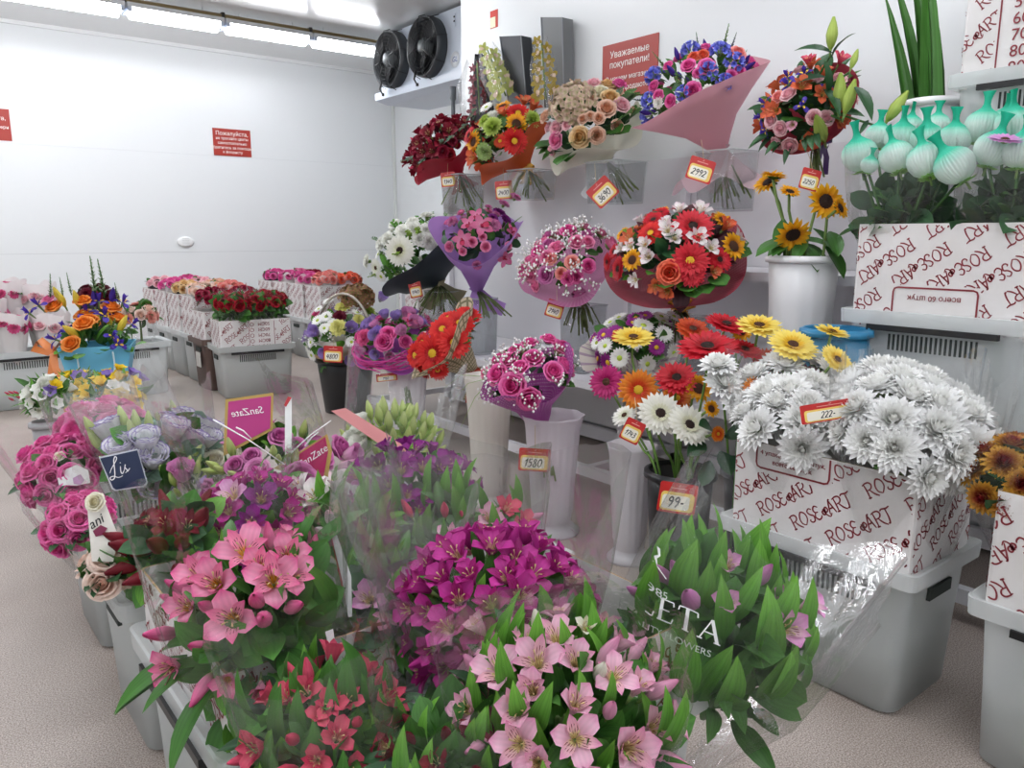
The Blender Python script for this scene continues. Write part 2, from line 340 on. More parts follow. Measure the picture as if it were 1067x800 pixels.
def b_bud(rng, n=3, fat=.34):   # closed or half-open bud
    mb = MB(); a0 = rng.random()*6
    for i in range(n*2):
        q = .86 if i % 2 else 1.; rpetal(mb, a0+PI*i/n, 1.15*3/n, [(.04, -.9), (fat*.75*q, -.55), (fat*q, 0), (fat*.72*q, .55), (.03+.05*rng.random(), 1.)], 0, 6, 4, (0, 1), rng.random(), .05, .02)
    mb.tube([(0, 0, -1.3), (0, 0, -.85)], [.05, .1], 6, 1); return mb
def b_cup(rng, op=.0, lay=3):   # lisianthus / tulip / ranunculus cup of broad petals
    mb = MB(); a0 = rng.random()*6
    for k in range(lay):
        q = .55+.45*k/(lay-1)
        for i in range(4+k): rpetal(mb, a0+2*PI*i/(4+k)+k, 1.0, [(.08, -.9), (.55*q, -.5), (.78*q, .1), ((.80+op)*q, .52), ((.86+op*2.2)*q, .74-.25*op)], 0, 7, 8, (0, 1), rng.random(), .14, .05, .05, rng)
    calyx(mb, .3, -.75, .2); return mb
def b_freesia(rng):
    mb = MB(); a0 = rng.random()*6
    for i in range(6): petal(mb, a0+PI/3*i, 1.15, .32, .05, -.6, 1.3, .45+rng.uniform(-.1, .2), .3, (.65, .3, 1.8), 0, 5, 2, rng)
    mb.tube([(0, 0, -.95), (0, 0, -.5)], [.05, .12], 6, 1); return mb
def b_iris(rng):
    mb = MB(); a0 = rng.random()*6
    for i in range(3):
        petal(mb, a0+2*PI*i/3, 1.15, .26, .05, -.1, .7, -1.0, -.2, (.72, .3, 1.8), 0, 6, 2, rng, 0, (0, 1)); petal(mb, a0+PI/3+2*PI*i/3, .95, .2, .05, 0, 1.5, 1.0, .5, (.6, .3, 1.6), 0, 5, 2, rng, 0, (.5, 1))
        petal(mb, a0+2*PI*i/3, .45, .12, .12, .12, .55, -.3, -.2, (.6, .6, 1.8), 2, 3, 2, rng)
    mb.tube([(0, 0, -1.), (0, 0, 0)], [.06, .12], 6, 1); return mb
def b_hydra(rng, n=120):
    mb = MB(); fl = MB()
    for i in range(4): petal(fl, PI/2*i, .2, .11, .01, 0, .3, .1, .2, (.55, .4, 1.8), 0, 2, 2, rng)
    for i in range(n):
        z = 1-(i+.5)/n*1.15; a = i*2.39996; q = math.sqrt(max(0, 1-z*z)); p = V((q*math.cos(a), q*math.sin(a), z*.8)); mb.put(fl, frame(p*rng.uniform(.82, 1.06), p+V((rng.uniform(-.6, .6), rng.uniform(-.6, .6), rng.uniform(-.4, .5))), rng.random()*6), rng.random())
    dome(mb, .8, .6, 0, 10, 4, 1); return mb
def b_orchid(rng):
    mb = MB()
    for i in range(5): petal(mb, PI/2+2*PI*i/5, .95, .3, .06, 0, .35+rng.uniform(-.15, .15), .05, .2, (.5, .35, 1.4), 0, 5, 2, rng)
    petal(mb, -PI/2, .6, .24, .05, .05, .9, -.4, .5, (.6, .5, 2), 2, 5, 2, rng); mb.tube([(0, 0, 0), (0, .05, .35)], [.08, .1], 6, 2); return mb
def b_spike(rng, n=22):   # snapdragon / veronica spire along +Z, length about 2
    mb = MB()
    mb.tube([(0, 0, -1), (.03, 0, 0), (.0, .02, 1)], [.05, .045, .02], 5, 1)
    for i in range(n):
        u = i/n; a = i*2.4; d = V((math.cos(a), math.sin(a), .6)); p = V((0, 0, -.75+1.7*u)); s = .26*(1-u*.75)
        rows = [[p+d.normalized()*s*k/3+V((-d.y, d.x, 0))*(s*.34*wid(k/3, .5, .4, 1.5)*v)+V((0, 0, s*.2*v*v)) for v in (-1, 0, 1)] for k in range(4)]; mb.grid(rows, 0, None, rng.random())
        rows = [[q+V((0, 0, -s*.25)) for q in r] for r in rows]; mb.grid(rows[:3], 1 if u < .4 else 0, None, rng.random())
    return mb
def b_agapanthus(rng, n=14):
    mb = MB(); f = b_freesia(rng)
    for i in range(n):
        z = 1-(i+.5)/n*1.1; a = i*2.39996; q = math.sqrt(max(0, 1-z*z)); p = V((q*math.cos(a), q*math.sin(a), z))
        mb.put(f, frame(p*.7, p, rng.random()*6, .38), rng.random()); mb.tube([(0, 0, -.3), p*.5], .02, 4, 1)
    return mb
def b_netted(rng):   # chrysanthemum closed in a tube net: ribbed globe, net gathered into a flaring neck
    mb = MB(); n = 132
    prof = [(.10, -.95, 0), (.45, -.86, .02), (.78, -.60, .05), (.97, -.2, .1), (1.0, .15, .18), (.9, .5, .35), (.68, .76, .6), (.42, .95, .85), (.25, 1.1, .95), (.19, 1.3, 1), (.20, 1.55, 1), (.27, 1.8, 1), (.40, 2.05, 1)]
    rows = [[V((r*(1+.035*math.cos(2*PI*k/4)*(1 if i < 8 else 2))*math.cos(2*PI*k/n), r*(1+.035*math.cos(2*PI*k/4))*math.sin(2*PI*k/n)*(1 if i < 9 else max(.32, 1-.18*(i-8))), z)) for k in range(n)] for i, (r, z, t) in enumerate(prof)]
    mb.grid(rows, 0, [p[2] for p in prof], .5, close=True); return mb
def b_netbase(rng):   # petals seen at the open underside of the net
    mb = MB()
    for k in range(3):
        for i in range(12): petal(mb, 2*PI*(i+k*.4)/12, .5, .08, .06+.08*k, -.95+.03*k, -.5, .5, .3, (.5, .5, 2), 0, 3, 2, rng)
    mb.tube([(0, 0, -1.5), (0, 0, -.9)], .07, 6, 1); return mb
# ------------------------------------------------------------------ leaves
def b_leaf(L=1., W=.13, bend=.5, fold=.35, p=.4, q=1.2, nu=6):   # along +X, face up +Z
    rows = []; x = z = 0.
    for i in range(nu+1):
        s = i/nu; w = W*wid(s, p, .12, q); e = bend*(.5-s); e = .25*bend-bend*s
        rows.append([V((x, w*v, z+fold*w*abs(v))) for v in (-1, -.5, 0, .5, 1)]); x += L/nu*math.cos(e); z += L/nu*math.sin(e)
    mb = MB(); mb.grid(rows, 0, None, .5); return mb
LEAF = {'lance': b_leaf(1, .13, .8, .35), 'lance2': b_leaf(1, .12, 1.5, .4, .45), 'broad': b_leaf(1, .3, .5, .25, .45, 1.5), 'round': b_leaf(1, .42, .3, .2, .5, 2.4), 'mlance': b_leaf(1, .17, .9, .35, .42), 'strap': b_leaf(1, .05, .5, .5, .3, 1.3, 8), 'fern': b_leaf(1, .05, .5, .2)}
def sprig(rng, n=9, leaf='round', s=.22):   # twig with paired leaves along +X
    mb = MB(); mb.tube([(0, 0, 0), (.5, 0, .04), (1, 0, 0)], [.014, .01, .006], 4, 1)
    for i in range(n):
        u = .15+.85*i/n
        for sg in (-1, 1):
            a = sg*rng.uniform(.7, 1.2); M = Matrix.Translation((u, 0, .03)) @ Matrix.Rotation(a, 4, 'Z') @ Matrix.Rotation(rng.uniform(-.6, .2), 4, 'Y') @ Matrix.Scale(s*rng.uniform(.8, 1.1)*(1-.4*u), 4); mb.put(LEAF[leaf], M, rng.random())
    return mb
_rg = random.Random(5)
LEAF['euc'] = sprig(_rg); LEAF['ruscus'] = sprig(_rg, 10, 'broad', .2); LEAF['fernsprig'] = sprig(_rg, 18, 'lance', .22)
GREEN = lambda: petal_mat('leaf green', [(0, '#3d6e35'), (.5, '#4f8a3c'), (1, '#5f9a45')], .42, .35, .22)
def leafmat(key):
    return {'mid': lambda: petal_mat('leaf mid green', [(0, '#335c28'), (1, '#4a7d34')], .42, .4, .2, vein=(7, .22), rib=.22), 'bright': lambda: petal_mat('leaf bright green', [(0, '#42762a'), (.6, '#5a9435'), (1, '#70a840')], .4, .4, .25, vein=(7, .22), rib=.22),
            'dark': lambda: petal_mat('leaf dark green', [(0, '#20412a'), (1, '#335a34')], .4, .35, .15, vein=(7, .22), rib=.22), 'euc': lambda: petal_mat('leaf grey green', [(0, '#6f8f7c'), (1, '#86a592')], .55, .3, .2, vein=(7, .22), rib=.22),
            'wine': lambda: petal_mat('leaf wine', [(0, '#3a1520'), (1, '#4d2029')], .4, .3, .15, vein=(7, .22), rib=.22), 'lime': lambda: petal_mat('leaf lime', [(0, '#7aa23c'), (1, '#a6c656')], .45, .25, .3, vein=(7, .22), rib=.22), 'stem': lambda: petal_mat('stem green', [(0, '#6b8a4a'), (1, '#7f9a55')], .5, .25, .1),
            'cutstem': lambda: petal_mat('cut stem green', [(0, '#5f7040'), (1, '#6b7a48')], .5, .35, .1), 'white': lambda: mat('white sprig', '#e3ebe6', .6)}[key]()
# ------------------------------------------------------------------ registry of kinds
KIND = {}
def kind(key, pname, fn, mats, nvar=2, sub=None):
    KIND[key] = (pname, fn, mats, nvar, sub, {})
def kmesh(key):
    pname, fn, mats, nvar, sub, cache = KIND[key]
    if not cache:
        for i in range(nvar): cache[i] = fn(random.Random(hash_(key)+i)).mesh(pname, mats)
        if sub: cache['sub'] = sub[1](random.Random(3)).mesh(sub[0], sub[2])
    return cache
def hash_(s): return sum((i+1)*ord(c) for i, c in enumerate(s))
st = leafmat('stem')
def P(n, *s, **k): return petal_mat(n, list(s), **k)
YC = mat('yellow centre', '#e0b428', .7); GC = mat('green centre', '#a9bf3c', .7); DC = mat('dark centre', '#2a1710', .8); BR = mat('brown centre', '#4a2a18', .8)
ANT = mat('anther', '#c9b27a', .6)
ROSES = {'rose_hot': ('#d8398e', '#e85aa5', '#ee7db8'), 'rose_pink': ('#e0508f', '#ee7fae', '#f3a0c2'), 'rose_peach': ('#e9a06a', '#f0bfa0', '#f4d2bd'), 'rose_blush': ('#ee9fb2', '#f3b9c4', '#f8d3d6'), 'rose_red': ('#7d0d20', '#a01528', '#b81e32'),
         'rose_coral': ('#e0452f', '#ef6b4c', '#f07d60'), 'rose_cream': ('#e9dfae', '#f2ecd0', '#f6f3e4'), 'rose_sand': ('#d59a4a', '#e6bd80', '#ecd3a8'), 'rose_lilac': ('#b06bb0', '#c993c9', '#d6aad6'), 'rose_salmon': ('#e06a6a', '#f0918a', '#f4aca2'), 'rose_darkred': ('#7a0f2a', '#96193a', '#aa2548'), 'rose_orange': ('#e2661e', '#f08a30', '#f5a24a'), 'rose_mauve': ('#b8448f', '#cc66a8', '#d98abd'), 'rose_peachpale': ('#f0c0a8', '#f5d5c4', '#f8e4d8')}
for k, c in ROSES.items(): kind(k, 'rose', b_rose, [P(k, (0, c[0]), (.45, c[1]), (1, c[2])), st], 2)
GERB = {'gerb_red': (('#a80f1c', '#c8182a', '#d02436'), DC, BR), 'gerb_redy': (('#b3121f', '#cc1b2b', '#d42838'), YC, GC), 'gerb_yellow': (('#e6b52a', '#f2d552', '#f6e27a'), BR, DC), 'gerb_white': (('#e7e6c8', '#f2f1e2', '#f7f6ee'), DC, BR), 'gerb_whiteg': (('#e2e4cc', '#f0f0e4', '#f8f7f2'), BR, GC), 'gerb_magenta': (('#a3125c', '#bb1f6e', '#c8367f'), BR, DC),
        'gerb_orange': (('#d8401a', '#e5601f', '#f0a032'), YC, GC), 'gerb_rust': (('#a82c12', '#c23f1a', '#cf5526'), BR, DC), 'gerb_burgundy': (('#5c0f2a', '#7a1638', '#8a2046'), BR, DC), 'gerb_scarlet': (('#b30e15', '#d81f22', '#e23630'), YC, GC)}
for k, (c, d1, d2) in GERB.items(): kind(k, 'gerbera', b_gerbera, [P(k, (0, c[0]), (.4, c[1]), (1, c[2]), var=.1), st], 2, ('flower_disc', b_disc, [d1, d2]))
kind('sunflower', 'sunflower', b_sunflower, [P('sunflower', (0, '#e08a10'), (.4, '#f0ab18'), (1, '#f7c22c')), leafmat('mid')], 2, ('flower_disc', lambda r: b_disc(r, .42, .10, .03), [DC, BR]))
kind('mini_sun', 'sunflower', b_sunflower, [P('mini sun', (0, '#c9701a'), (.4, '#f0a818'), (1, '#f5bf26')), leafmat('mid')], 1, ('flower_disc', lambda r: b_disc(r, .42, .10, .03), [BR, DC]))
for k, c in {'mum_white': ('#f3f1e6', '#fafaf6', '#ffffff'), 'mum_green': ('#93ad3e', '#b4cc58', '#cadb7c'), 'mum_bronze': ('#6d1020', '#8a1c28', '#d9a83a')}.items():
    kind(k, 'chrysanthemum', b_mum, [P(k, (0, c[0]), (.45, c[1]), (1, c[2]), var=.03, trans=.12), st], 2)
for k, c, ce in (('daisy_white', ('#f1f1ea', '#f8f8f6'), GC), ('daisy_purple', ('#a23a9a', '#c064bd'), YC), ('daisy_magenta', ('#8a1c7e', '#a72f9a'), YC), ('daisy_orange', ('#c8371c', '#db5526'), YC), ('daisy_pink', ('#cf86c8', '#dfa6da'), BR), ('daisy_yellow', ('#e2b526', '#efd04a'), GC)):
    kind(k, 'daisy', b_daisy, [P(k, (0, c[0]), (1, c[1]), var=.06), st, ce], 2)
for k, c in {'carn_white': ('#e9ead8', '#f7f7f2'), 'carn_yellow': ('#d9d46a', '#eeeb9c'), 'carn_purple': ('#5f1458', '#862a80'), 'carn_pink': ('#d23377', '#ec6fa4'), 'carn_burg': ('#4c0a1e', '#6d122c'), 'carn_salmon': ('#ec8f84', '#f5b6a8'), 'carn_edge': ('#f2d6e2', '#c74f9a'), 'cabbage': ('#e7eec2', '#8fb05a')}.items():
    kind(k, 'carnation', b_carnation, [P(k, (0, c[0]), (1, c[1]), var=.1), st], 2)
ALS = {'als_pink': (('#f2c2cc', '#ef9cbc', '#db5290'), ('#eab83a', '#f0a4bb', '#dd5f94')), 'als_magenta': (('#9a2372', '#c83a9c', '#b22684'), ('#e6c9a0', '#ad2880', '#9c1f6e')), 'als_pale': (('#e9cfc0', '#efbdd2', '#e193b9'), ('#efe0a0', '#efc9c8', '#d987b0')), 'als_salmon': (('#c93a55', '#dd5a72', '#d8476a'), ('#efb0a0', '#d94a66', '#c23a5c')),
       'als_dark': (('#4e0a1c', '#86142c', '#701026'), ('#6b1022', '#851a2c', '#4d0a18')), 'als_white': (('#dfe3c0', '#f1ecea', '#ead6de'), ('#efe6b0', '#f3efe8', '#d9b6c4')), 'als_purple': (('#7a1f72', '#9c3191', '#87207f'), ('#d8b58e', '#8f2784', '#741a6c')), 'als_coral': (('#d9642f', '#e07048', '#d55640'), ('#eec060', '#e28050', '#c9503c')), 'als_lightlilac': (('#f3e6d0', '#e0a6cf', '#cf7fba'), ('#f1dc98', '#eed8d2', '#c77ab2')),
       'als_wine': (('#5e0d1c', '#7c152a', '#8f1c32'), ('#6a2a2a', '#791828', '#64101e')), 'als_cream': (('#dfe6b8', '#f2f1dc', '#f6f3e6'), ('#e9e2a0', '#f2efd2', '#ece4c8'))}
for k, (a, b) in ALS.items():
    kind(k, 'alstroemeria', b_alstro, [P(k, (0, a[0]), (.35, a[1]), (.75, a[1]), (1, a[2]), var=.15), st, P(k+' inner', (0, b[0]), (.28, b[0]), (.42, b[1]), (1, b[2]), var=.15, streak='#7a2038'), ANT], 6)
    kind(k.replace('als', 'bud'), 'alstroemeria_bud', b_bud, [P(k+' bud', (0, '#9db36a'), (.3, a[1]), (1, a[2]), var=.12), st], 2)
for k, c in {'bud_lily': ('#9cb54c', '#b6c966', '#a6bd55'), 'bud_green': ('#93b04a', '#bdd072', '#d2dd96'), 'bud_redlily': ('#5a0c1a', '#8a1628', '#6f0f20'), 'bud_iris': ('#4a2f8f', '#4a2f9a', '#3a2483'), 'bud_tulip_y': ('#c8b53a', '#efd54a', '#f3df62'), 'bud_lilac': ('#a3b57c', '#c9a6d8', '#b995d2')}.items():
    kind(k, 'flower_bud', b_bud, [P(k, (0, c[0]), (.5, c[1]), (1, c[2])), st], 2)
for k, c in {'lis_edge': ('#dfe5cf', '#f1f1f2', '#f2f0f6', '#7a58b4'), 'lis_white': ('#dfe6c6', '#eef0e4', '#f4f4ee', '#f2f2ea'), 'lis_pink': ('#e2d2c4', '#e2a8cc', '#d88fc0', '#d184ba'), 'lis_lilac': ('#cfd3b6', '#bda2d8', '#a98fd0', '#a088cc')}.items():
    kind(k, 'lisianthus', lambda r: b_cup(r, .06), [P(k, (0, c[0]), (.5, c[1]), (.88, c[2]), (1, c[3]), var=.05, trans=.3), st], 2)
for k, c in {'fre_yellow': ('#d9a818', '#efc81f', '#f4d636'), 'fre_white': ('#e8e8c8', '#f3f3ea', '#f8f8f4'), 'fre_lilac': ('#d8cfe6', '#a58bd8', '#8f73cc')}.items():
    kind(k, 'freesia', b_freesia, [P(k, (0, c[0]), (.5, c[1]), (1, c[2])), st], 2)
kind('iris', 'iris', b_iris, [P('iris', (0, '#3f2a92'), (.5, '#4b34a8'), (1, '#5a43b4')), st, mat('iris signal', '#ecc23a', .6)], 2)
kind('hydrangea', 'hydrangea', b_hydra, [P('hydrangea', (0, '#b9b684'), (.5, '#d8c2a8'), (1, '#e0bfb4'), var=.3, hue=.02), leafmat('mid')], 1)
kind('hydra_rust', 'hydrangea', b_hydra, [P('hydra rust', (0, '#7d7a3c'), (1, '#a0645a'), var=.3), leafmat('mid')], 1)
kind('sedum', 'sedum', b_hydra, [P('sedum', (0, '#86a864'), (1, '#7da367'), var=.2), leafmat('mid')], 1)
kind('orchid_pink', 'orchid', b_orchid, [P('orchid pink', (0, '#e9a3c0'), (.5, '#e07aa4'), (1, '#d4688f')), st, mat('orchid lip', '#b3204e', .5)], 2)
kind('orchid_green', 'orchid', b_orchid, [P('orchid green', (0, '#b0bd58'), (1, '#c6c878')), st, mat('orchid lip pale', '#e0c9b0', .5)], 2)
kind('orchid_gold', 'orchid', b_orchid, [P('orchid gold', (0, '#a08a30'), (1, '#b59f45')), st, mat('orchid lip pale', '#e0c9b0', .5)], 2)
kind('orchid_wine', 'orchid', b_orchid, [P('orchid wine', (0, '#6a1c2c'), (1, '#8a3040')), st, mat('orchid lip rose', '#b06070', .5)], 2)
kind('agapanthus', 'agapanthus', b_agapanthus, [P('agapanthus', (0, '#5560c4'), (.5, '#6a72d8'), (1, '#868ee6')), st], 2)
kind('spire_green', 'snapdragon', b_spike, [P('snap green', (0, '#7f9a58'), (1, '#97ad6a')), leafmat('mid')], 1)
kind('spire_purple', 'veronica', b_spike, [P('veronica', (0, '#4a2f78'), (1, '#5a3f8a')), leafmat('mid')], 1)
kind('spire_white', 'veronica', b_spike, [P('veronica pale', (0, '#8aa37c'), (1, '#a9b99a')), leafmat('mid')], 1)
kind('netted', 'netted_chrysanthemum', b_netted, [P('teal net', (0, '#f0f7f2'), (.15, '#e4f3ec'), (.3, '#b9e8d9'), (.65, '#42cba9'), (1, '#1fbc98'), var=.04, trans=.3, rough=.55)], 1, ('petal_tuft', b_netbase, [P('net petal', (0, '#7fc832'), (1, '#b8e08a')), st]))
# ------------------------------------------------------------------ domes, bouquets, bunches
class Dome:
    """half-ellipsoid of flower heads: centre c, axis n, radius R, height h"""
    def __init__(s, c, n, R, h):
        s.c = V(c); s.n = V(n).normalized(); s.R = R; s.h = h; s.u = s.n.orthogonal().normalized(); s.w = s.n.cross(s.u)
    def wp(s, a, k=1.): return s.c+(s.u*a[0]*s.R+s.w*a[1]*s.R+s.n*a[2]*s.h)*k
    def nm(s, a): return (s.u*(a[0]/s.R)+s.w*(a[1]/s.R)+s.n*(a[2]/s.h)).normalized()
    def loc(s, p): d = p-s.c; return V((d.dot(s.u)/s.R, d.dot(s.w)/s.R, d.dot(s.n)/s.h))
    def hit(s, px, py):
        d = ray(px, py); o = s.loc(EYE); e = V((d.dot(s.u)/s.R, d.dot(s.w)/s.R, d.dot(s.n)/s.h)); A = e.dot(e); B = o.dot(e); D = B*B-A*(o.dot(o)-1)
        t = (-B-math.sqrt(D))/A if D > 0 else -B/A
        p = EYE+d*t; a = s.loc(p); return p, s.nm(a), a
    def rnd(s, rng, zmin=0.): z = rng.uniform(zmin, 1); a = rng.random()*2*PI; q = math.sqrt(1-z*z); return V((q*math.cos(a), q*math.sin(a), z))
def flower(root, key, p, n, sc, rng, limit=None):
    c = kmesh(key); pname, fn, mats, nvar, sub, _ = KIND[key]
    o = part(pname, c[rng.randrange(nvar)], root, rel(root, frame(p, n, rng.random()*6.28, sc)))
    if sub: part(sub[0], c['sub'], o)
    return o
def ksc(k): return 1.42 if k[:3] == 'als' else 1.35 if k[:3] == 'fre' else 1.2 if k[:3] == 'bud' else 1.15
def head_set(root, dm, rng, main=(), fill=(), zmin=.12, face=.25, gap=.78, jit=.04, upb=0.):
    """main: (kind, px, py, radius px); fill: (kind, radius m, count)"""
    got = []
    for k, px, py, rp in main:
        p, n, a = dm.hit(px, py); sc = rp/pm(p); n = (n*(1-face)+(EYE-p).normalized()*face+ZUP*upb*2).normalized()
        flower(root, k, p, n, sc*ksc(k), rng); got.append((p, sc))
    for k, sc, cnt in fill:
        made = tries = 0
        while made < cnt and tries < cnt*40:
            tries += 1; a = dm.rnd(rng, zmin); p = dm.wp(a, 1+rng.uniform(-jit*2, jit))
            if any((p-q).length < gap*(sc+r) for q, r in got): continue
            n = (dm.nm(a)+V((rng.uniform(-.25, .25), rng.uniform(-.25, .25), rng.uniform(-.1, .3)))+ZUP*upb*2).normalized()
            flower(root, k, p, n, sc*ksc(k)*rng.uniform(.85, 1.1), rng); got.append((p, sc)); made += 1
    return got
def leaf_at(mb, key, p, d, nn, L, r, ws=1.):
    M = frame(p, nn, 0, 1, V(nn).cross(d)) if V(nn).cross(d).length > 1e-3 else frame(p, V(d).orthogonal(), 0, 1)
    x = V(d).normalized(); z = V(nn)-x*V(nn).dot(x); z = z.normalized() if z.length > 1e-4 else x.orthogonal().normalized(); y = z.cross(x)
    M = Matrix((x, y, z)).transposed().to_4x4() @ Matrix.Diagonal((L, L*ws, L, 1)); M.translation = p; mb.put(LEAF[key], M, r)
def leaves(root, dm, rng, specs, name='foliage'):
    """specs: (leaf, material key, length m, count, mode); mode: 'up' sticks out along the axis, 'rim' lies round the edge, 'in' fills the inside, 'out' sprays along the normal"""
    by = {}
    for lf, mk, L, cnt, mode in specs:
        mb = by.setdefault(mk, MB())
        for i in range(cnt):
            if mode == 'rim':
                a = rng.random()*2*PI; v = V((math.cos(a), math.sin(a), rng.uniform(-.05, .3))); p = dm.wp(v, .8); d = (dm.u*v[0]+dm.w*v[1]+dm.n*rng.uniform(-.1, .5)).normalized(); nn = dm.n
            elif mode == 'low':
                a = rng.random()*2*PI; q = rng.uniform(.3, 1.); v = V((math.cos(a)*q, math.sin(a)*q, 0)); dr = rng.uniform(.0, .9); p = dm.wp(v, .8*(1-.55*dr))-ZUP*dr*dm.R; d = (dm.u*v[0]+dm.w*v[1]+ZUP*rng.uniform(-.5, 1.2)).normalized(); nn = (dm.u*v[0]+dm.w*v[1]+TOW*.6+ZUP*.4).normalized()
            elif mode == 'in':
                v = dm.rnd(rng, -.1); p = dm.wp(v, rng.uniform(.4, .9))-dm.nm(v)*L*.25; d = (dm.nm(v)*.6+V((rng.uniform(-1, 1), rng.uniform(-1, 1), rng.uniform(-.6, 1)))).normalized(); nn = dm.nm(v)
            elif mode == 'top':
                v = dm.rnd(rng, .05); p = dm.wp(v, rng.uniform(.8, .95))-dm.n*L*.3; d = (dm.n*1.1+dm.nm(v)*.3+ZUP*.5+V((rng.uniform(-.35, .35), rng.uniform(-.35, .35), 0))).normalized(); nn = (dm.nm(v)+TOW*.9+V((rng.uniform(-.6, .6), rng.uniform(-.6, .6), 0))).normalized()
            elif mode == 'up':
                v = dm.rnd(rng, .05); p = dm.wp(v, rng.uniform(.6, .92))-dm.n*L*.62; d = (dm.n*1.2+dm.nm(v)*.3+ZUP*.4+V((rng.uniform(-.4, .4), rng.uniform(-.4, .4), 0))).normalized(); nn = (dm.nm(v)+TOW*.8+V((rng.uniform(-.5, .5), rng.uniform(-.5, .5), 0))).normalized()
            else:
                v = dm.rnd(rng, .0); p = dm.wp(v, .92)-dm.nm(v)*L*.6; d = (dm.nm(v)+V((rng.uniform(-.7, .7), rng.uniform(-.7, .7), rng.uniform(-.4, .6)))).normalized(); nn = ZUP+TOW*.5+dm.n*.3
            leaf_at(mb, lf, p-V(root.location), d, nn, L*rng.uniform(.75, 1.2), rng.random())
    for mk, mb in by.items(): part(name, mb, root, None, [leafmat(mk), leafmat('stem')])
def gyp(root, dm, rng, n, out=.06, s=.008, col='#f3f2f0', zmin=.05):
    """baby's breath: a cloud of tiny white florets on thin stalks, one part nobody could count"""
    mb = MB(); o = V(root.location)
    for c in range(max(1, n//9)):
        a = dm.rnd(rng, zmin); b = dm.wp(a, .9)-o
        for i in range(9):
            p = dm.wp(a, 1+rng.uniform(0, out/dm.R))-o+V((rng.uniform(-1, 1), rng.uniform(-1, 1), rng.uniform(-1, 1)))*.032; q = s*rng.uniform(.7, 1.2)
            mb.tube([b, p], .0007, 3, 1, cap=False); k = len(mb.v)
            mb.v += [tuple(p+V(d)*q) for d in ((1, 0, 0), (-1, 0, 0), (0, 1, 0), (0, -1, 0), (0, 0, 1), (0, 0, -1))]; mb.t += [.5]*6; mb.w += [.5]*6; mb.r += [rng.random()]*6
            for f in ((0, 2, 4), (2, 1, 4), (1, 3, 4), (3, 0, 4), (2, 0, 5), (1, 2, 5), (3, 1, 5), (0, 3, 5)): mb.f.append(tuple(k+i for i in f)); mb.m.append(0)
    part('babys_breath', mb, root, None, [mat('floret white', col, .6), leafmat('stem')], kind='stuff')
def paper(name, col, rough=.6, pat=None, trans=.3, clear=0.):
    if name in MATS: return MATS[name]
    m, nt, o = _new(name); L = nt.links; b = N(nt, 'ShaderNodeBsdfPrincipled'); b.inputs['Base Color'].default_value = lin(col); b.inputs['Roughness'].default_value = rough; tr = N(nt, 'ShaderNodeBsdfTranslucent'); tr.inputs[0].default_value = lin(col)
    mx = N(nt, 'ShaderNodeMixShader'); mx.inputs[0].default_value = trans; L.new(b.outputs[0], mx.inputs[1]); L.new(tr.outputs[0], mx.inputs[2]); out = mx
    if pat:    # ('dots'|'plaid'|'mesh', colour, density along, density round)
        a = N(nt, 'ShaderNodeAttribute', attribute_name='t'); c = N(nt, 'ShaderNodeAttribute', attribute_name='r'); fr = []
        for at, k in ((a, pat[2]), (c, pat[3])):
            q = N(nt, 'ShaderNodeMath', operation='MULTIPLY'); q.inputs[1].default_value = k; L.new(at.outputs['Fac'], q.inputs[0]); w = N(nt, 'ShaderNodeMath', operation='PINGPONG'); w.inputs[1].default_value = .5; L.new(q.outputs[0], w.inputs[0]); fr.append(w)
        g = N(nt, 'ShaderNodeMath', operation='MULTIPLY' if pat[0] == 'dots' else 'MAXIMUM'); L.new(fr[0].outputs[0], g.inputs[0]); L.new(fr[1].outputs[0], g.inputs[1])
        th = N(nt, 'ShaderNodeMath', operation='GREATER_THAN'); th.inputs[1].default_value = {'dots': .15, 'plaid': .36, 'mesh': .40}[pat[0]]; L.new(g.outputs[0], th.inputs[0])
        cm = N(nt, 'ShaderNodeMix', data_type='RGBA'); cm.inputs[6].default_value = lin(col); cm.inputs[7].default_value = lin(pat[1]); L.new(th.outputs[0], cm.inputs[0])
        L.new(cm.outputs[2], b.inputs['Base Color']); L.new(cm.outputs[2], tr.inputs[0])
    if clear:
        t = N(nt, 'ShaderNodeBsdfTransparent'); x = N(nt, 'ShaderNodeMixShader'); x.inputs[0].default_value = clear; L.new(mx.outputs[0], x.inputs[1]); L.new(t.outputs[0], x.inputs[2]); out = x
    L.new(out.outputs[0], o.inputs[0]); MATS[name] = m; return m
def wrap(root, c0, n, prof, rng, m, cols=72, waves=(5, .10), spikes=None, name='wrapping_paper', fold=.03, back=None, ph=None, squash=None):
    """paper cone about the axis n from c0; prof: (distance along n, radius); spikes: (count, size); back: (world dir, rise)"""
    n = V(n).normalized(); u = n.orthogonal().normalized(); w = n.cross(u); rows = []; ph = rng.random()*6 if ph is None else ph; f1 = rng.random()*6
    last = len(prof)-1
    for i, (z, r) in enumerate(prof):
        s = i/last; row = []
        for k in range(cols):
            a = 2*PI*k/cols; d = u*math.cos(a)+w*math.sin(a); tri = abs(((a*waves[0]/PI/2+f1) % 1)*2-1)
            rr = r*(1+fold*(tri*2-1)*(.3+s)); zz = z
            if spikes: zz += spikes[1]*s*s*abs(math.cos(a*spikes[0]/2+ph))**3
            zz += waves[1]*r*s*s*math.sin(waves[0]*a+ph)*.5
            if back: zz += back[1]*s*s*max(0, d.dot(V(back[0]).normalized()))**1.3
            row.append(V(c0)+d*rr+n*zz-V(root.location))
        rows.append(row)
    mb = MB(); mb.grid(rows, 0, [i/last for i in range(last+1)], [k/cols for k in range(cols)], close=True)
    return part(name, mb, root, None, [m])
STEM = {}
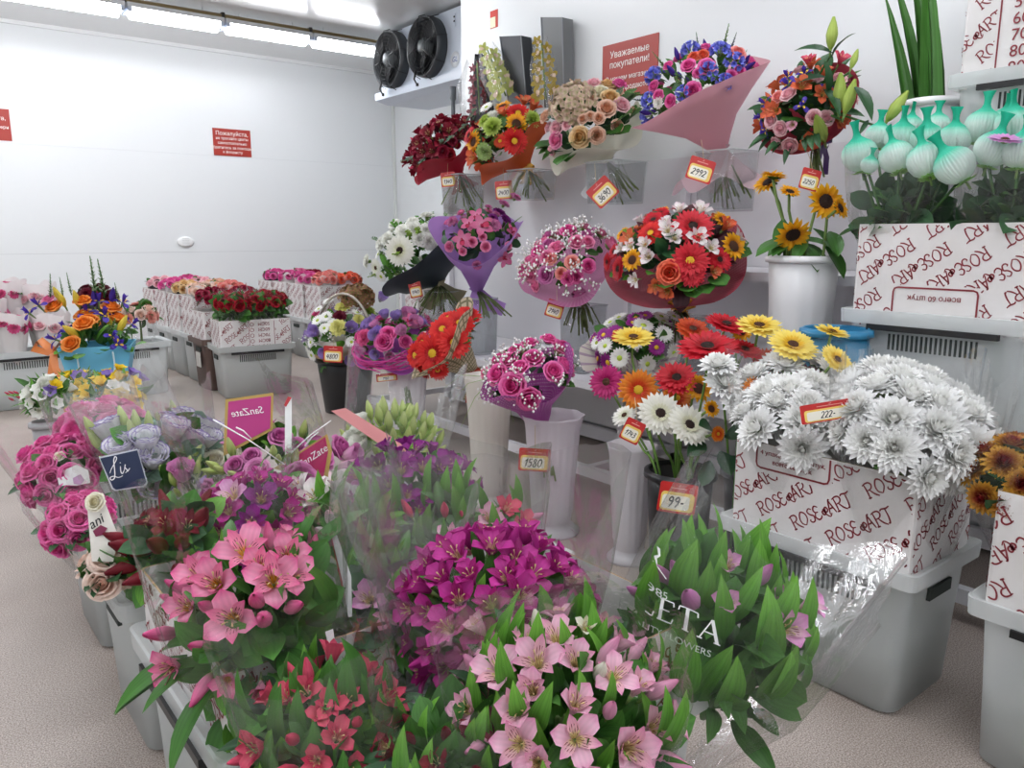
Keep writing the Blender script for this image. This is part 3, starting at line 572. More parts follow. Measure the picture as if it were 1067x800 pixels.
def stem_mesh(col='cutstem', r=.0035):
    k = (col, r)
    if k not in STEM:
        mb = MB(); mb.tube([(0, 0, 0), (.01, 0, -.5), (0, 0, -1)], [r, r, r*1.05], 6); STEM[k] = mb.mesh('stem', [leafmat(col)])
    return STEM[k]
def stems(root, p, d, L, rng, n=14, splay=.35, r=.0035, col='cutstem'):
    for i in range(n):
        e = (V(d).normalized()+V((rng.uniform(-1, 1), rng.uniform(-1, 1), rng.uniform(-.3, .3)))*splay).normalized(); q = V(p)+V((rng.uniform(-1, 1), rng.uniform(-1, 1), 0))*.008; l = L*rng.uniform(.8, 1.05)
        part('stem', stem_mesh(col, r), root, rel(root, frame(q, -e, 0, (1, 1, l))))
def bouquet(name, label, c, n, R, h, main, fill, lv, seed, group=None, cat='bouquet', base=None, zmin=.12, face=.25, gap=.78, upb=0.):
    """c: world centre of the dome"""
    rng = random.Random(seed); root = thing(name, label, cat, base if base is not None else c, 0, group); dm = Dome(c, n, R, h)
    head_set(root, dm, rng, main, fill, zmin, face, gap, .04, upb); leaves(root, dm, rng, lv); return root, dm, rng
def card(root, p, n, up, w, h, m, name='card', th=.0012, rnd=.12):
    mb = MB(); r = min(w, h)*rnd; a = rrect(w, h, -th/2, r, 3); b = rrect(w, h, th/2, r, 3); mb.loft([a, b], 0, True, True)
    return part(name, mb, root, rel(root, frame(p, n, 0, 1, up)), [m], False)
TAGR = mat('tag red', '#c2201f', .35); TAGY = mat('tag yellow', '#f0cf6a', .4); TAGW = mat('tag white', '#f4efe2', .4); INK = mat('ink black', '#161616', .5)
def price_tag(label, px, py, wp, hp, p, txt, roll=0., yaw=0., group='price tags on the bouquets', style=0, strap=True, lift=.0):
    """card with red border, yellow field, white panel and handwritten price; p: world point of its middle"""
    k = pm(p); w, h = wp/k, hp/k; n = nrm(yaw, .12, 1); x = (RT-n*RT.dot(n)).normalized(); y = n.cross(x); up = (y*math.cos(roll)-x*math.sin(roll)).normalized()
    root = thing('price_tag', label, 'price tag', p, 0, group); M = frame(p, n, 0, 1, up)
    def lay(nm, cx, cy, ww, hh, m, dz, rn=.2):
        mb = MB(); a = rrect(ww, hh, 0, min(ww, hh)*rn, 3); b = rrect(ww, hh, .0006, min(ww, hh)*rn, 3); mb.loft([a, b], 0, True, True); return part(nm, mb, root, rel(root, M @ Matrix.Translation((cx, cy, dz))), [m], False)
    lay('tag_card', 0, 0, w, h, TAGR, 0, .08); lay('price_field', 0, -h*.12, w*.88, h*.62, TAGY, .0008); lay('price_panel', -w*.04, -h*.14, w*.72, h*.46, TAGW, .0016)
    mb = MB(); hh = min(h*.34, w*.62/max(.1, word_len(txt, 1)+.2)); L = word_len(txt, hh); stroke_word(mb, txt, hh, hh*.16, lambda a, b: (a-L/2-w*.05, b-h*.14-hh/2), slant=.18); part('price_lettering', mb, root, rel(root, M @ Matrix.Translation((0, 0, .0026))), [INK], False)
    mb = MB(); ribbon(mb, [(-w*.22, h*.32), (w*.22, h*.32)], h*.035, lambda a, b: (a, b), taper=False); ribbon(mb, smooth_line([(-.02*w, h*.42), (0, h*.38), (.03*w, h*.43), (.0, h*.45)]), h*.02, lambda a, b: (a, b)); part('printed_heading', mb, root, rel(root, M @ Matrix.Translation((0, 0, .0012))), [mat('tag pink print', '#e8a09a', .5)], False)
    if strap:
        mb = MB(); q = M @ V((0, h*.45, 0)); mb.tube([q-V(p), q-V(p)+V((0, 0, h*.5))-TOW*.03, q-V(p)+V((0, 0, h*.9))-TOW*.07], .0012, 4); part('string', mb, root, None, [mat('string beige', '#c9b48a', .7)])
    return root
def sleeve(root, b, n, prof, m, rng, name='cellophane_sleeve', cols=56, flat=.85, fdir=None, spikes=(2, .08), creases=7, amp=.035):
    """clear sleeve: flattened cone from b along n; prof: (distance, radius); two pointed corners at the mouth"""
    n = V(n).normalized(); fd = V(fdir) if fdir is not None else TOW; w = (fd-n*fd.dot(n)).normalized(); u = w.cross(n); last = len(prof)-1; rows = []; f = [rng.random()*6 for _ in range(3)]
    for i, (z, r) in enumerate(prof):
        s = i/last; row = []
        for k in range(cols):
            a = 2*PI*k/cols; cr = amp*(math.sin(creases*a+f[0]+s*1.5)+.6*math.sin((creases*2+1)*a+f[1])+.5*math.sin(3*a+f[2]+4*s))
            rr = r*(1+cr*(.25+s)); zz = z+spikes[1]*s*s*s*abs(math.cos(a*spikes[0]/2))**5+.012*math.sin(5*a+f[2])*s*s
            row.append(V(b)+u*math.cos(a)*rr+w*math.sin(a)*rr*(flat if i else .9)+n*zz-V(root.location))
        rows.append(row)
    mb = MB(); mb.grid(rows, 0, None, .5, close=True); return part(name, mb, root, None, [m])
def on_surface(me_obj, root, pts2d, origin, n, up, depth=.25, lift=.0012):
    """moves a flat mesh (2-D points in the frame at origin, facing n) onto the sleeve surface behind it"""
    me = me_obj.data; bv = BVHTree.FromPolygons([V(v.co)+V(root.location) for v in me.vertices], [tuple(p.vertices) for p in me.polygons]); M = frame(origin, n, 0, 1, up); out = []
    for x, y in pts2d:
        p = M @ V((x, y, depth)); r = bv.ray_cast(p, -V(n)); q = r[0]+V(n)*lift if r[0] is not None else M @ V((x, y, 0)); out.append(q-V(root.location))
    return out
# ------------------------------------------------------------------ room
WALL = mat('white wall panel', '#e6e9ea', .28, .5); CEIL = mat('ceiling panel', '#eceeee', .22, .5); JOINT = mat('panel joint', '#c9cccd', .5)
m, nt, o_ = _new('terrazzo floor'); b = N(nt, 'ShaderNodeBsdfPrincipled'); tc = N(nt, 'ShaderNodeTexCoord'); n1 = N(nt, 'ShaderNodeTexNoise'); n1.inputs['Scale'].default_value = 240; n1.inputs['Detail'].default_value = 3; n2 = N(nt, 'ShaderNodeTexNoise'); n2.inputs['Scale'].default_value = 1.3; n2.inputs['Detail'].default_value = 3
for q in (n1, n2): nt.links.new(tc.outputs['Object'], q.inputs['Vector'])
r1 = N(nt, 'ShaderNodeValToRGB'); r1.color_ramp.elements[0].position = .33; r1.color_ramp.elements[0].color = lin('#847770'); r1.color_ramp.elements[1].position = .66; r1.color_ramp.elements[1].color = lin('#d8cec6'); e = r1.color_ramp.elements.new(.5); e.color = lin('#b4a8a0')
r2 = N(nt, 'ShaderNodeValToRGB'); r2.color_ramp.elements[0].position = .3; r2.color_ramp.elements[0].color = lin('#dcd8d4'); r2.color_ramp.elements[1].position = .7; r2.color_ramp.elements[1].color = lin('#ffffff')
mx = N(nt, 'ShaderNodeMix', data_type='RGBA', blend_type='MULTIPLY'); mx.inputs[0].default_value = 1
nt.links.new(n1.outputs['Fac'], r1.inputs[0]); nt.links.new(n2.outputs['Fac'], r2.inputs[0]); nt.links.new(r1.outputs[0], mx.inputs[6]); nt.links.new(r2.outputs[0], mx.inputs[7]); nt.links.new(mx.outputs[2], b.inputs['Base Color']); b.inputs['Roughness'].default_value = .48; nt.links.new(b.outputs[0], o_.inputs[0]); FLOOR = m
XL, XR, YF, YN, HC, XP, YP = -3., 5.85, 10., -2.6, 3.53, 3.70, 5.28
mb = MB(); mb.box(((XL+XR)/2, (YF+YN)/2, -.05), (XR-XL+.4, YF-YN+.4, .1)); struct('floor', mb, [FLOOR])
mb = MB(); mb.box(((XL+XR)/2, (YF+YN)/2, HC+.05), (XR-XL+.4, YF-YN+.4, .1)); struct('ceiling', mb, [CEIL])
def panel_wall(name, c, d, axis):
    mb = MB(); th = .1
    z = 0.; full = list(c)
    for z1 in (1.15, 2.30, HC):
        zc = (z+z1)/2; mb.box((c[0], c[1], zc), (d[0], d[1], z1-z-(.004 if z1 < HC else 0))); z = z1
    off = {'y': (0, .003), 'x': (.003, 0)}[axis]; mb.box((c[0]+off[0]*d[2], c[1]+off[1]*d[2], HC/2), (d[0]-(.008 if axis == 'x' else 0), d[1]-(.008 if axis == 'y' else 0), HC), 1)
    return struct(name, mb, [WALL, JOINT])
panel_wall('wall_far', ((XL+XR)/2, YF+.05), (XR-XL+.2, .1, 1), 'y'); panel_wall('wall_corner', (XR+.05, (YF+YN)/2), (.1, YF-YN, 1), 'x'); panel_wall('wall_left', (XL-.05, (YF+YN)/2), (.1, YF-YN, -1), 'x'); panel_wall('wall_near', ((XL+XR)/2, YN-.05), (XR-XL+.2, .1, -1), 'y')
mb = MB(); mb.box((XP+.05, (YP+YN)/2, HC/2), (.1, YP-YN, HC)); struct('wall_partition', mb, [WALL])
mb = MB(); mb.box((XR-.02, YF-.02, HC/2), (.035, .035, HC)); struct('trim_1', mb, [mat('corner trim', '#e2e5e2', .4)])
mb = MB(); mb.box(((XL+XR)/2, YF-.015, HC-.02), (XR-XL, .03, .04)); struct('trim_2', mb, [CEIL])

# ------------------------------------------------------------------ ceiling lights
LEDM = mat('led diffuser', '#ffffff', .4, emit=('#f8faff', 24.)); HOUS = mat('batten housing', '#d7d9da', .4); TAN = mat('corrugated conduit', '#8f7c55', .6)
LEDN = mat('led diffuser soft', '#ffffff', .4, emit=('#f8faff', 17.))
def batten(x0, x1, y, z, label, group, power=None):
    r = thing('led_batten', label, 'ceiling light', ((x0+x1)/2, y, z), 0, group); L = x1-x0
    mb = MB(); mb.box((0, 0, .02), (L-.02, .23, .04)); part('housing', mb, r, None, [HOUS], False)
    mb = MB(); mb.loft([[V((sx, a*.11, -.001-.085*math.cos(a*PI/2))) for a in (-1, -.6, -.2, .2, .6, 1)]+[V((sx, .11, .0)), V((sx, -.11, .0))] for sx in (-L/2+.05, L/2-.05)], 0, True, True); part('diffuser', mb, r, None, [power or LEDM], False)
    for s in (-1, 1):
        mb = MB(); mb.box((s*(L/2-.03), 0, -.003), (.035, .225, .07)); part('end_cap', mb, r, None, [mat('end cap grey', '#b9c2d2', .4)], False)
        mb = MB(); mb.tube([(s*L*.3, .0, .04), (s*L*.3, 0, HC-z)], .004, 5); part('hanger', mb, r, None, [HOUS])
ZS, YS = 3.40, 8.30
xs = [atz(px, py, ZS).x for px, py in ((125, 12), (227, 28), (318, 42), (393, 53))]; xs = [-1.6, -.55, .48]+xs
for i in range(len(xs)-1): batten(xs[i], xs[i+1], YS, ZS, 'bright white strip light hanging in line under the ceiling before the far wall', 'strip lights of the row by the far wall')
r = thing('cable_conduit', 'tan corrugated cable conduit running along the top of the bright strip lights', 'conduit', (0, YS-.03, ZS+.07)); mb = MB()
n_ = 620; xx = [-1.55+i*(xs[-1]+1.55)/n_ for i in range(n_+1)]; mb.tube([(x, 0, 0) for x in xx], [.026 if i % 2 else .019 for i in range(n_+1)], 8); part('conduit_tube', mb, r, None, [TAN])
for x in xs[1:-1]:
    mb = MB(); mb.box((x, 0, .0), (.03, .065, .062)); part('conduit_clip', mb, r, None, [mat('clip black', '#3a342c', .5)], False)
for y in (5.1, 1.6, -1.3):  # row behind the camera is added fill to brighten front faces
    for i in range(5): batten(-2.6+i*1.2, -1.42+i*1.2, y, ZS, 'unseen white strip light hanging under the ceiling, rearmost row added as fill', 'strip lights over the display', LEDN)

# ------------------------------------------------------------------ evaporator cooler
XC = 4.62; q0, q1 = atx(398, 98, XC), atx(408, 33, XC); YE = q0.y; Y0 = 6.3
CW = mat('cooler white', '#cfd8e4', .35); BK = mat('fan black', '#15171a', .45); GR = mat('fan hub grey', '#5a6062', .5)
r = thing('evaporator_cooler', 'pale grey ceiling cooler with two black fans in the corner', 'cooler', (XC, (Y0+YE)/2, 2.9)); O = V(r.location)
zt, zb = HC-.03, q0.z+.0
mb = MB(); mb.box(V((XC+.3, (Y0+YE)/2, (zt+zb)/2))-O, (.6, YE-Y0, zt-zb)); part('housing', mb, r, None, [CW], False)
mb = MB(); Yt = YE+.07
mb.loft([[V((x, y, z))-O for x, y in ((XC-.05, Yt), (XC+.66, Yt), (XC+.66, Y0-.05), (XC-.05, Y0-.05))] for z in (zb+.005, zb-.07)]+[[V((x, y, zb-.12))-O for x, y in ((XC+.05, Yt-.1), (XC+.6, Yt-.1), (XC+.6, Y0), (XC+.05, Y0))]], 0, True, True); part('drip_tray', mb, r, None, [CW], False)
for px, py in ((413, 63), (450, 50)):
    c = atx(px, py, XC); T = Matrix.Translation(c-O) @ Matrix.Rotation(-PI/2, 4, 'Y'); R_ = .285
    mb = MB(); mb.lathe([(R_, .0), (R_*1.03, .05), (R_*1.0, .12), (R_*.97, .12), (R_*.95, .02)], 40); f = part('fan_shroud', mb, r, T, [mat('shroud dark', '#3c4044', .4)])
    mb = MB(); mb.lathe([(R_*.96, .01), (.001, .008)], 32); part('fan_opening', mb, f, None, [BK])
    mb = MB()
    for k in range(5):
        a = 2*PI*k/5; rows = [[V((q*math.cos(a+w*(.5-.2*q)), q*math.sin(a+w*(.5-.2*q)), .03+.05*w)) for w in (-.7, 0, .7)] for q in (.07, .15, .22, .265)]; mb.grid(rows)
    part('fan_blade_rotor', mb, f, None, [mat('blade black', '#202327', .35)])
    mb = MB(); mb.lathe([(.075, .03), (.085, .10), (.06, .135), (.001, .14)], 20); part('fan_hub', mb, f, None, [GR])
    mb = MB()
    for q in (.10, .135, .17, .205, .24, .272): mb.tube([(q*math.cos(2*PI*i/36), q*math.sin(2*PI*i/36), .145-.2*max(0, q-.2)) for i in range(37)], .0022, 4, cap=False)
    for k in range(8): a = 2*PI*k/8+.2; mb.tube([(.06*math.cos(a), .06*math.sin(a), .145), (.2*math.cos(a), .2*math.sin(a), .15), (.30*math.cos(a), .30*math.sin(a), .11), (.33*math.cos(a), .33*math.sin(a), .03)], .004, 5)
    part('wire_guard', mb, f, None, [BK])
    mb = MB(); mb.tube([(-.22, .09, .14), (-.30, .11, .15), (-.34, .10, .13)], [.012, .009, .008], 6); mb.box((-.35, .1, .12), (.03, .02, .02)); part('cable_gland', mb, f, None, [BK])
c = atx(474, 62, XC-.002); mb = MB(); mb.lathe([(.001, .001), (.075, .001), (.075, 0)], 32); s_ = part('logo_disc', mb, r, Matrix.Translation(c-O) @ Matrix.Rotation(-PI/2, 4, 'Y'), [mat('sticker white', '#eef2f6', .3)])
t_ = text_mesh('GL', .07, .0005, .15); t_.materials.append(mat('logo blue', '#27509a', .4)); part('logo_lettering', t_, r, Matrix.Translation(c-O+V((-.003, 0, 0))) @ Matrix(((0, 0, -1, 0), (-1, 0, 0, 0), (0, 1, 0, 0), (0, 0, 0, 1))))
mb = MB(); c2 = atx(474, 21, XC); mb.box(c2-O, (.01, .03, .12)); mb.box(c2-O+V((-.008, 0, .03)), (.01, .014, .014), 1); mb.box(c2-O+V((-.008, 0, -.01)), (.01, .014, .014), 1); part('bracket', mb, r, None, [CW, BK], False)
mb = MB(); c3 = aty(472, 96, 6.6); mb.tube([c3-O+V((.0, 0, .05)), c3-O+V((0, 0, -.06)), c3-O+V((0, 0, -.08)), c3-O+V((0, 0, -.22)), c3-O+V((0, 0, -.5))], [.03, .03, .02, .02, .018], 10); part('drain_pipe', mb, r, None, [mat('pipe grey', '#70757a', .4)])

# ------------------------------------------------------------------ signs on the walls
SR = mat('sign red', '#a83226', .4); SW = mat('sign letters', '#f6efe9', .5)
def wall_sign(label, c, w, h, X, Z, lines, nm='wall_sign', m_=None):
    n = V(X).cross(V(Z)); r = thing(nm, label, 'sign', c); M = Matrix((V(X), V(Z), n)).transposed().to_4x4()
    mb = MB(); mb.box((0, 0, .003), (w, h, .006)); part('sign_board', mb, r, M, [m_ or SR], False)
    for tx, y, s in lines:
        t_ = text_mesh(tx, s, .0006, offset=.0002); t_.materials.append(SW); part('sign_lettering', t_, r, M @ Matrix.Translation((0, y, .0072)))
    return r
a, b_ = aty(221, 133, YF), aty(262, 164, YF); w, h = b_.x-a.x, a.z-b_.z
wall_sign('small red notice with five lines of white text alone on the far wall', ((a.x+b_.x)/2, YF-.001, (a.z+b_.z)/2), w, h, (1, 0, 0), (0, 0, 1), [('Пожалуйста,', h*.32, h*.2), ('не трогайте цветы', h*.14, h*.14), ('самостоятельно', -.03*h, h*.14), ('Обратитесь за помощью', -.2*h, h*.14), ('к флористу', -.36*h, h*.14)])
b_ = aty(9, 114, YF); c_ = aty(12, 147, YF); h = b_.z-c_.z; w = h*1.35
wall_sign('red notice on the far wall cut off by the picture edge above the wrapped bunches', (b_.x-w/2, YF-.001, (b_.z+c_.z)/2), w, h, (1, 0, 0), (0, 0, 1), [('Пожалуйста,', h*.2, h*.18), ('закрывайте двери', -.08*h, h*.14), ('за собой', -.26*h, h*.14)])
a, b_ = atx(629, 47, XP), atx(687, 38, XP); h = .33
wall_sign('red notice greeting customers on the white wall behind the peach rose bouquet', (XP-.001, (a.y+b_.y)/2, a.z-h/2-.01), a.y-b_.y, h, (0, -1, 0), (0, 0, 1), [('Уважаемые', h*.3, h*.17), ('покупатели!', h*.12, h*.17), ('В нашем магазине', -.13*h, h*.13), ('цветы продаются', -.31*h, h*.13)])
c = atx(515, 20, XP); r = thing('wall_sticker', 'tiny red and pale sticker high on the white wall by the cooler', 'sticker', (XP-.001, c.y, c.z)); M = Matrix(((0, 0, -1, 0), (-1, 0, 0, 0), (0, 1, 0, 0), (0, 0, 0, 1)))
mb = MB(); mb.box((0, 0, .001), (.09, .12, .002)); part('sticker_sheet', mb, r, M, [mat('sticker red', '#c0392b', .4)], False); mb = MB(); mb.box((-.012, -.02, .0025), (.06, .07, .002)); part('sticker_panel', mb, r, M, [mat('sticker pale', '#e9e6c8', .4)], False)
c = aty(193, 252, YF); r = thing('vent_cap', 'small white oval cap fixed on the far wall above the crates', 'vent cap', (c.x, YF-.001, c.z)); M = Matrix(((1, 0, 0, 0), (0, 0, -1, 0), (0, 1, 0, 0), (0, 0, 0, 1)))
mb = MB(); mb.lathe([(.085, 0), (.085, .012), (.075, .022), (.05, .028), (.001, .03)], 28); part('cap_cover', mb, r, M @ Matrix.Diagonal((1.15, .75, 1, 1)), [mat('cap white', '#f3f4f3', .3)]); mb = MB()
for k in range(-2, 3): mb.box((0, k*.02, .030), (.08, .006, .006))
part('cap_slat', mb, r, M, [mat('cap slat', '#d8dad9', .4)], False)

# ------------------------------------------------------------------ shelf unit
SHW = mat('shelf white', '#e4e4e8', .35); SHG = mat('shelf panel grey', '#dedee1', .4)
r = thing('display_shelf', 'long white metal display shelf along the partition holding vases and bouquets', 'shelf', (3.2, 2.8, 0)); O = V(r.location)
def bx(nm, x0, x1, y0, y1, z0, z1, m_, rr=None):
    mb = MB(); mb.box(V(((x0+x1)/2, (y0+y1)/2, (z0+z1)/2))-O, (x1-x0, y1-y0, z1-z0)); return part(nm, mb, r, None, [m_], False)
bx('shelf_board', 2.83, 3.60, .25, 5.4, .555, .595, SHW); bx('shelf_board', 3.10, 3.60, .25, 2.92, 1.145, 1.185, SHW)
bx('back_panel', 3.61, 3.64, .25, 5.44, .12, 1.78, SHG)
for y in (.4, 2.94, 5.3):
    bx('post', 3.10, 3.14, y-.02, y+.02, 0.1, .555, SHW); bx('post', 3.56, 3.60, y-.02, y+.02, 0, 1.7, SHW)
    bx('foot_rail', 2.86, 3.60, y-.02, y+.02, .09, .13, SHW); bx('post', 3.12, 3.15, y-.015, y+.015, .595, 1.145, SHW)
bx('bottom_rail', 2.84, 2.88, .3, 5.4, .075, .13, SHW); bx('bottom_rail', 3.56, 3.6, .3, 5.4, .03, .11, SHW)
# ------------------------------------------------------------------ containers
KR = mat('carton brown edge', '#a38a6a', .8); CT = mat('carton white', '#e3e0df', .6, noise=(9, '#d9d5d3', .25)); INKR = mat('carton print', '#8a2f38', .6)
CR_CL = milky('crate clear plastic', '#eef2f2', .30, .4, .3); CR_GR = milky('crate grey plastic', '#b9bcba', .0, .12, .45); CR_WH = milky('crate white plastic', '#dfe4e4', .04, .25, .4); CR_BR = milky('crate brown plastic', '#5e4a43', .0, .05, .5)
HB = mat('bail black', '#1c1c1e', .4); SLOT = mat('slot dark', '#2b3330', .7); WAT = mat('crate water', '#6f746c', .1)
CM = {}
def crate_meshes(key, m, H, L, W, vents):
    k = (key, H, L, W, vents)
    if k in CM: return CM[k]
    out = []; b0, b1, r_ = .90, .97, .045
    mb = MB(); mb.loft([rrect(L*b0-.03, W*b0-.03, .0, r_), rrect(L*b0, W*b0, .012, r_), rrect(L*(b0+b1)/2, W*(b0+b1)/2, H*.5, r_), rrect(L*b1, W*b1, H-.055, r_)], 0, True, False); out.append(('crate_body', mb.mesh('crate_body', [m]), True))
    mb = MB(); mb.loft([rrect(L*b1+.004, W*b1+.004, H-.048, r_), rrect(L+.035, W+.035, H-.046, r_*.6), rrect(L+.04, W+.04, H, r_*.6), rrect(L+.028, W+.028, H+.002, r_*.6), rrect(L*b1-.004, W*b1-.004, H-.012, r_), rrect(L*b1-.008, W*b1-.008, H-.055, r_)], 0); out.append(('crate_rim', mb.mesh('crate_rim', [m], False), False))
    for s in (-1, 1):
        mb = MB(); mb.box((0, s*(W/2+.016), H-.056), (L*.70, .018, .02)); out.append(('bail_handle', mb.mesh('bail_handle', [HB], False), False))
    for s in (-1, 1):
        mb = MB(); mb.box((s*(L*.485+.001), 0, H-.10), (.012, W*.34, .035)); out.append(('hand_hold', mb.mesh('hand_hold', [SLOT], False), False))
    if vents:
        for s in (-1, 1):
            mb = MB()
            for i in range(19): mb.box(((i-9)*L*.026, s*(W*b1/2-.002), H-.105), (.0065, .007, .055))
            out.append(('vent_grille', mb.mesh('vent_grille', [SLOT], False), False))
    mb = MB(); mb.loft([rrect(L*b0-.018, W*b0-.018, .02, r_*.85), rrect(L*(b0+.025)-.018, W*(b0+.025)-.018, H*.45, r_*.85)], 0, True, True); out.append(('water', mb.mesh('water', [WAT]), True))
    CM[k] = out; return out
def crate(label, x, y, along='x', z=0., H=.455, L=.60, W=.40, style='clear', vents=True, group=None, rz=0., parts=None):
    m = {'clear': CR_CL, 'grey': CR_GR, 'white': CR_WH, 'brown': CR_BR}[style]
    r = thing('plastic_crate', label, 'crate', (x, y, z), (0 if along == 'x' else PI/2)+rz, group)
    for nm, me, sm in crate_meshes(style, m, H, L, W, vents):
        if style == 'brown' and nm == 'water': continue
        part(nm, me, r)
    return r
KM = {}
def carton_mesh(L, W, z0, z1):
    k = (L, W, z0, z1)
    if k not in KM:
        mb = MB(); t = .005; R_ = lambda l, w, z: rrect(l, w, z, .012, 2); mb.loft([R_(L, W, z0), R_(L, W, z1)], 0); mb.loft([R_(L, W, z1), R_(L-2*t, W-2*t, z1)], 1); mb.loft([R_(L-2*t, W-2*t, z1), R_(L-2*t, W-2*t, z0+.01)], 0); mb.loft([R_(L-2*t, W-2*t, z0+.01), R_(L, W, z0)], 0); KM[k] = mb.mesh('carton_wall', [CT, KR], False)
    return KM[k]
PR = {}
def print_mesh(L, W, z0, z1, flip, seed, skip=None):
    """the diagonal printed words on the four faces of a carton; skip: (face, x0, y0, x1, y1) kept free"""
    k = (L, W, z0, z1, flip, seed, skip)
    if k in PR: return PR[k]
    out = MB(); h = .041; ang = math.radians(36); ca, sa = math.cos(ang), math.sin(ang); rng = random.Random(seed)
    for fi, (fl, org, ux) in enumerate(((L, V((-L/2, -W/2-.0012, z0)), V((1, 0, 0))), (W, V((L/2+.0012, -W/2, z0)), V((0, 1, 0))), (L, V((L/2, W/2+.0012, z0)), V((-1, 0, 0))), (W, V((-L/2-.0012, W/2, z0)), V((0, -1, 0))))):
        mb = MB(); fh = z1-z0; wl = word_len('ROSE@ART', h); ph = rng.uniform(-.05, .05)
        for row in range(-2, 4):
            for col in range(-4, 12):
                x0 = col*.118+row*.218+ph-.25; y0 = row*.158-col*.012-.06
                if skip and fi == skip[0] and False: continue
                stroke_word(mb, 'ROSE@ART', h, .005, lambda a, b: (x0+a*ca-b*sa, y0+a*sa+b*ca), (.006, .004, fl-.006, fh-.006))
        for p, f in zip(mb.v, range(len(mb.v))): pass
        keep = MB()
        for f in mb.f:
            pts = [mb.v[i] for i in f]
            if flip: pts = [(fl-a, fh-b, c) for a, b, c in pts]
            if skip and fi == skip[0] and any(skip[1] < a < skip[3] and skip[2] < b < skip[4] for a, b, c in pts): continue
            keep.face([org+ux*a+ZUP*b for a, b, c in pts])
        out.put(keep, Matrix.Identity(4))
    PR[k] = out.mesh('printed_lettering', [INKR], False); return PR[k]
def carton(label, x, y, along='x', z=0., z0=.40, z1=.71, L=.575, W=.375, flip=False, seed=0, group=None, rz=0., letters=True, skip=None):
    """corrugated carton standing inside a crate, printed all over"""
    r = thing('flower_carton', label, 'carton', (x, y, z), (0 if along == 'x' else PI/2)+rz, group); part('carton_wall', carton_mesh(L, W, z0, z1), r)
    if letters: part('printed_lettering', print_mesh(L, W, z0, z1, flip, seed, skip), r)
    return r
def face_text(r, L, W, z0, face, items, box=None, flip=False):
    """extra print on one carton face; items: (text, x, z above z0, size)"""
    org, ux = {0: (V((-L/2, -W/2-.0025, z0)), V((1, 0, 0))), 1: (V((L/2+.0025, -W/2, z0)), V((0, 1, 0))), 2: (V((L/2, W/2+.0025, z0)), V((-1, 0, 0))), 3: (V((-L/2-.0025, W/2, z0)), V((0, -1, 0)))}[face]
    n = ux.cross(ZUP)
    for tx, a, b, s in items:
        t_ = text_mesh(tx, s, .0005); t_.materials.append(INKR); X = -ux if flip else ux; Z = -ZUP if flip else ZUP
        M = Matrix((X, Z, n)).transposed().to_4x4(); M.translation = org+ux*a+ZUP*b; part('printed_text', t_, r, M)
    if box:
        mb = MB(); x0, y0, x1, y1 = box
        for q in ([(x0, y1), (x0, y0+.015), (x0+.004, y0+.004), (x0+.015, y0), (x1-.015, y0), (x1-.004, y0+.004), (x1, y0+.015), (x1, y1)],) if not flip else ([(x0, y0), (x0, y1-.015), (x0+.004, y1-.004), (x0+.015, y1), (x1-.015, y1), (x1-.004, y1-.004), (x1, y1-.015), (x1, y0)],):
            ribbon(mb, q, .006, lambda a, b: (a, b), taper=False)
        M = Matrix((ux, ZUP, n)).transposed().to_4x4(); M.translation = org; part('printed_frame', mb, r, M, [INKR], False)
def vase(label, x, y, z, H, rt, group=None, col='#f3eff1', clear=.10):
    """tall translucent vase: flared wavy mouth, fluted body, pedestal foot"""
    r = thing('flower_vase', label, 'vase', (x, y, z), 0, group); m_ = milky('vase plastic '+col, col, clear, .4, .3); fl = lambda a, i: 1+(.022*math.cos(18*a) if 2 <= i <= 6 else 0)
    pr = [(rt*.62, .05), (rt*.66, .08), (rt*.70, H*.2), (rt*.76, H*.45), (rt*.84, H*.70), (rt*.88, H*.80), (rt*.90, H*.88), (rt*1.0, H*.98), (rt*1.04, H), (rt*1.01, H), (rt*.88, H*.9), (rt*.72, H*.4), (rt*.60, .08), (.001, .075)]
    mb = MB(); mb.lathe(pr, 72, 0, wave=lambda a, i: fl(a, i)*(1+(.035*math.cos(9*a) if i in (7, 8, 9) else 0))); part('vase_body', mb, r, None, [m_])
    mb = MB(); mb.lathe([(.001, 0), (rt*.92, 0), (rt*.94, .012), (rt*.78, .03), (rt*.60, .05), (rt*.62, .055)], 40); part('vase_foot', mb, r, None, [m_]); return r
def bucket(label, x, y, z, H, rt, rb, col, group=None, rim=.012, name='flower_bucket', flute=0, m_=None):
    r = thing(name, label, 'bucket', (x, y, z), 0, group); m_ = m_ or mat('bucket '+col, col, .35); f = (lambda a, i: 1+(.02*math.cos(flute*a) if 1 <= i <= 3 else 0)) if flute else None
    mb = MB(); mb.lathe([(.001, 0), (rb, 0), (rb+(rt-rb)*.1, H*.1), (rb+(rt-rb)*.6, H*.6), (rb+(rt-rb)*.72, H*.72), (rt, H), (rt-.004, H), (rb-.004, .008), (.001, .008)], 54, 0, wave=f); part('bucket_body', mb, r, None, [m_])
    mb = MB(); mb.lathe([(rt-.005, H-.004), (rt+rim, H-.006), (rt+rim+.002, H-.026), (rt-.002, H-.03)], 40); mb.lathe([(rt-.005, H-.004), (rt-.005, H-.02)], 40); part('bucket_rim', mb, r, None, [m_]); return r
ACR = film('clear acrylic', .05, .10, '#f4f6f6', .05, 3, .05)
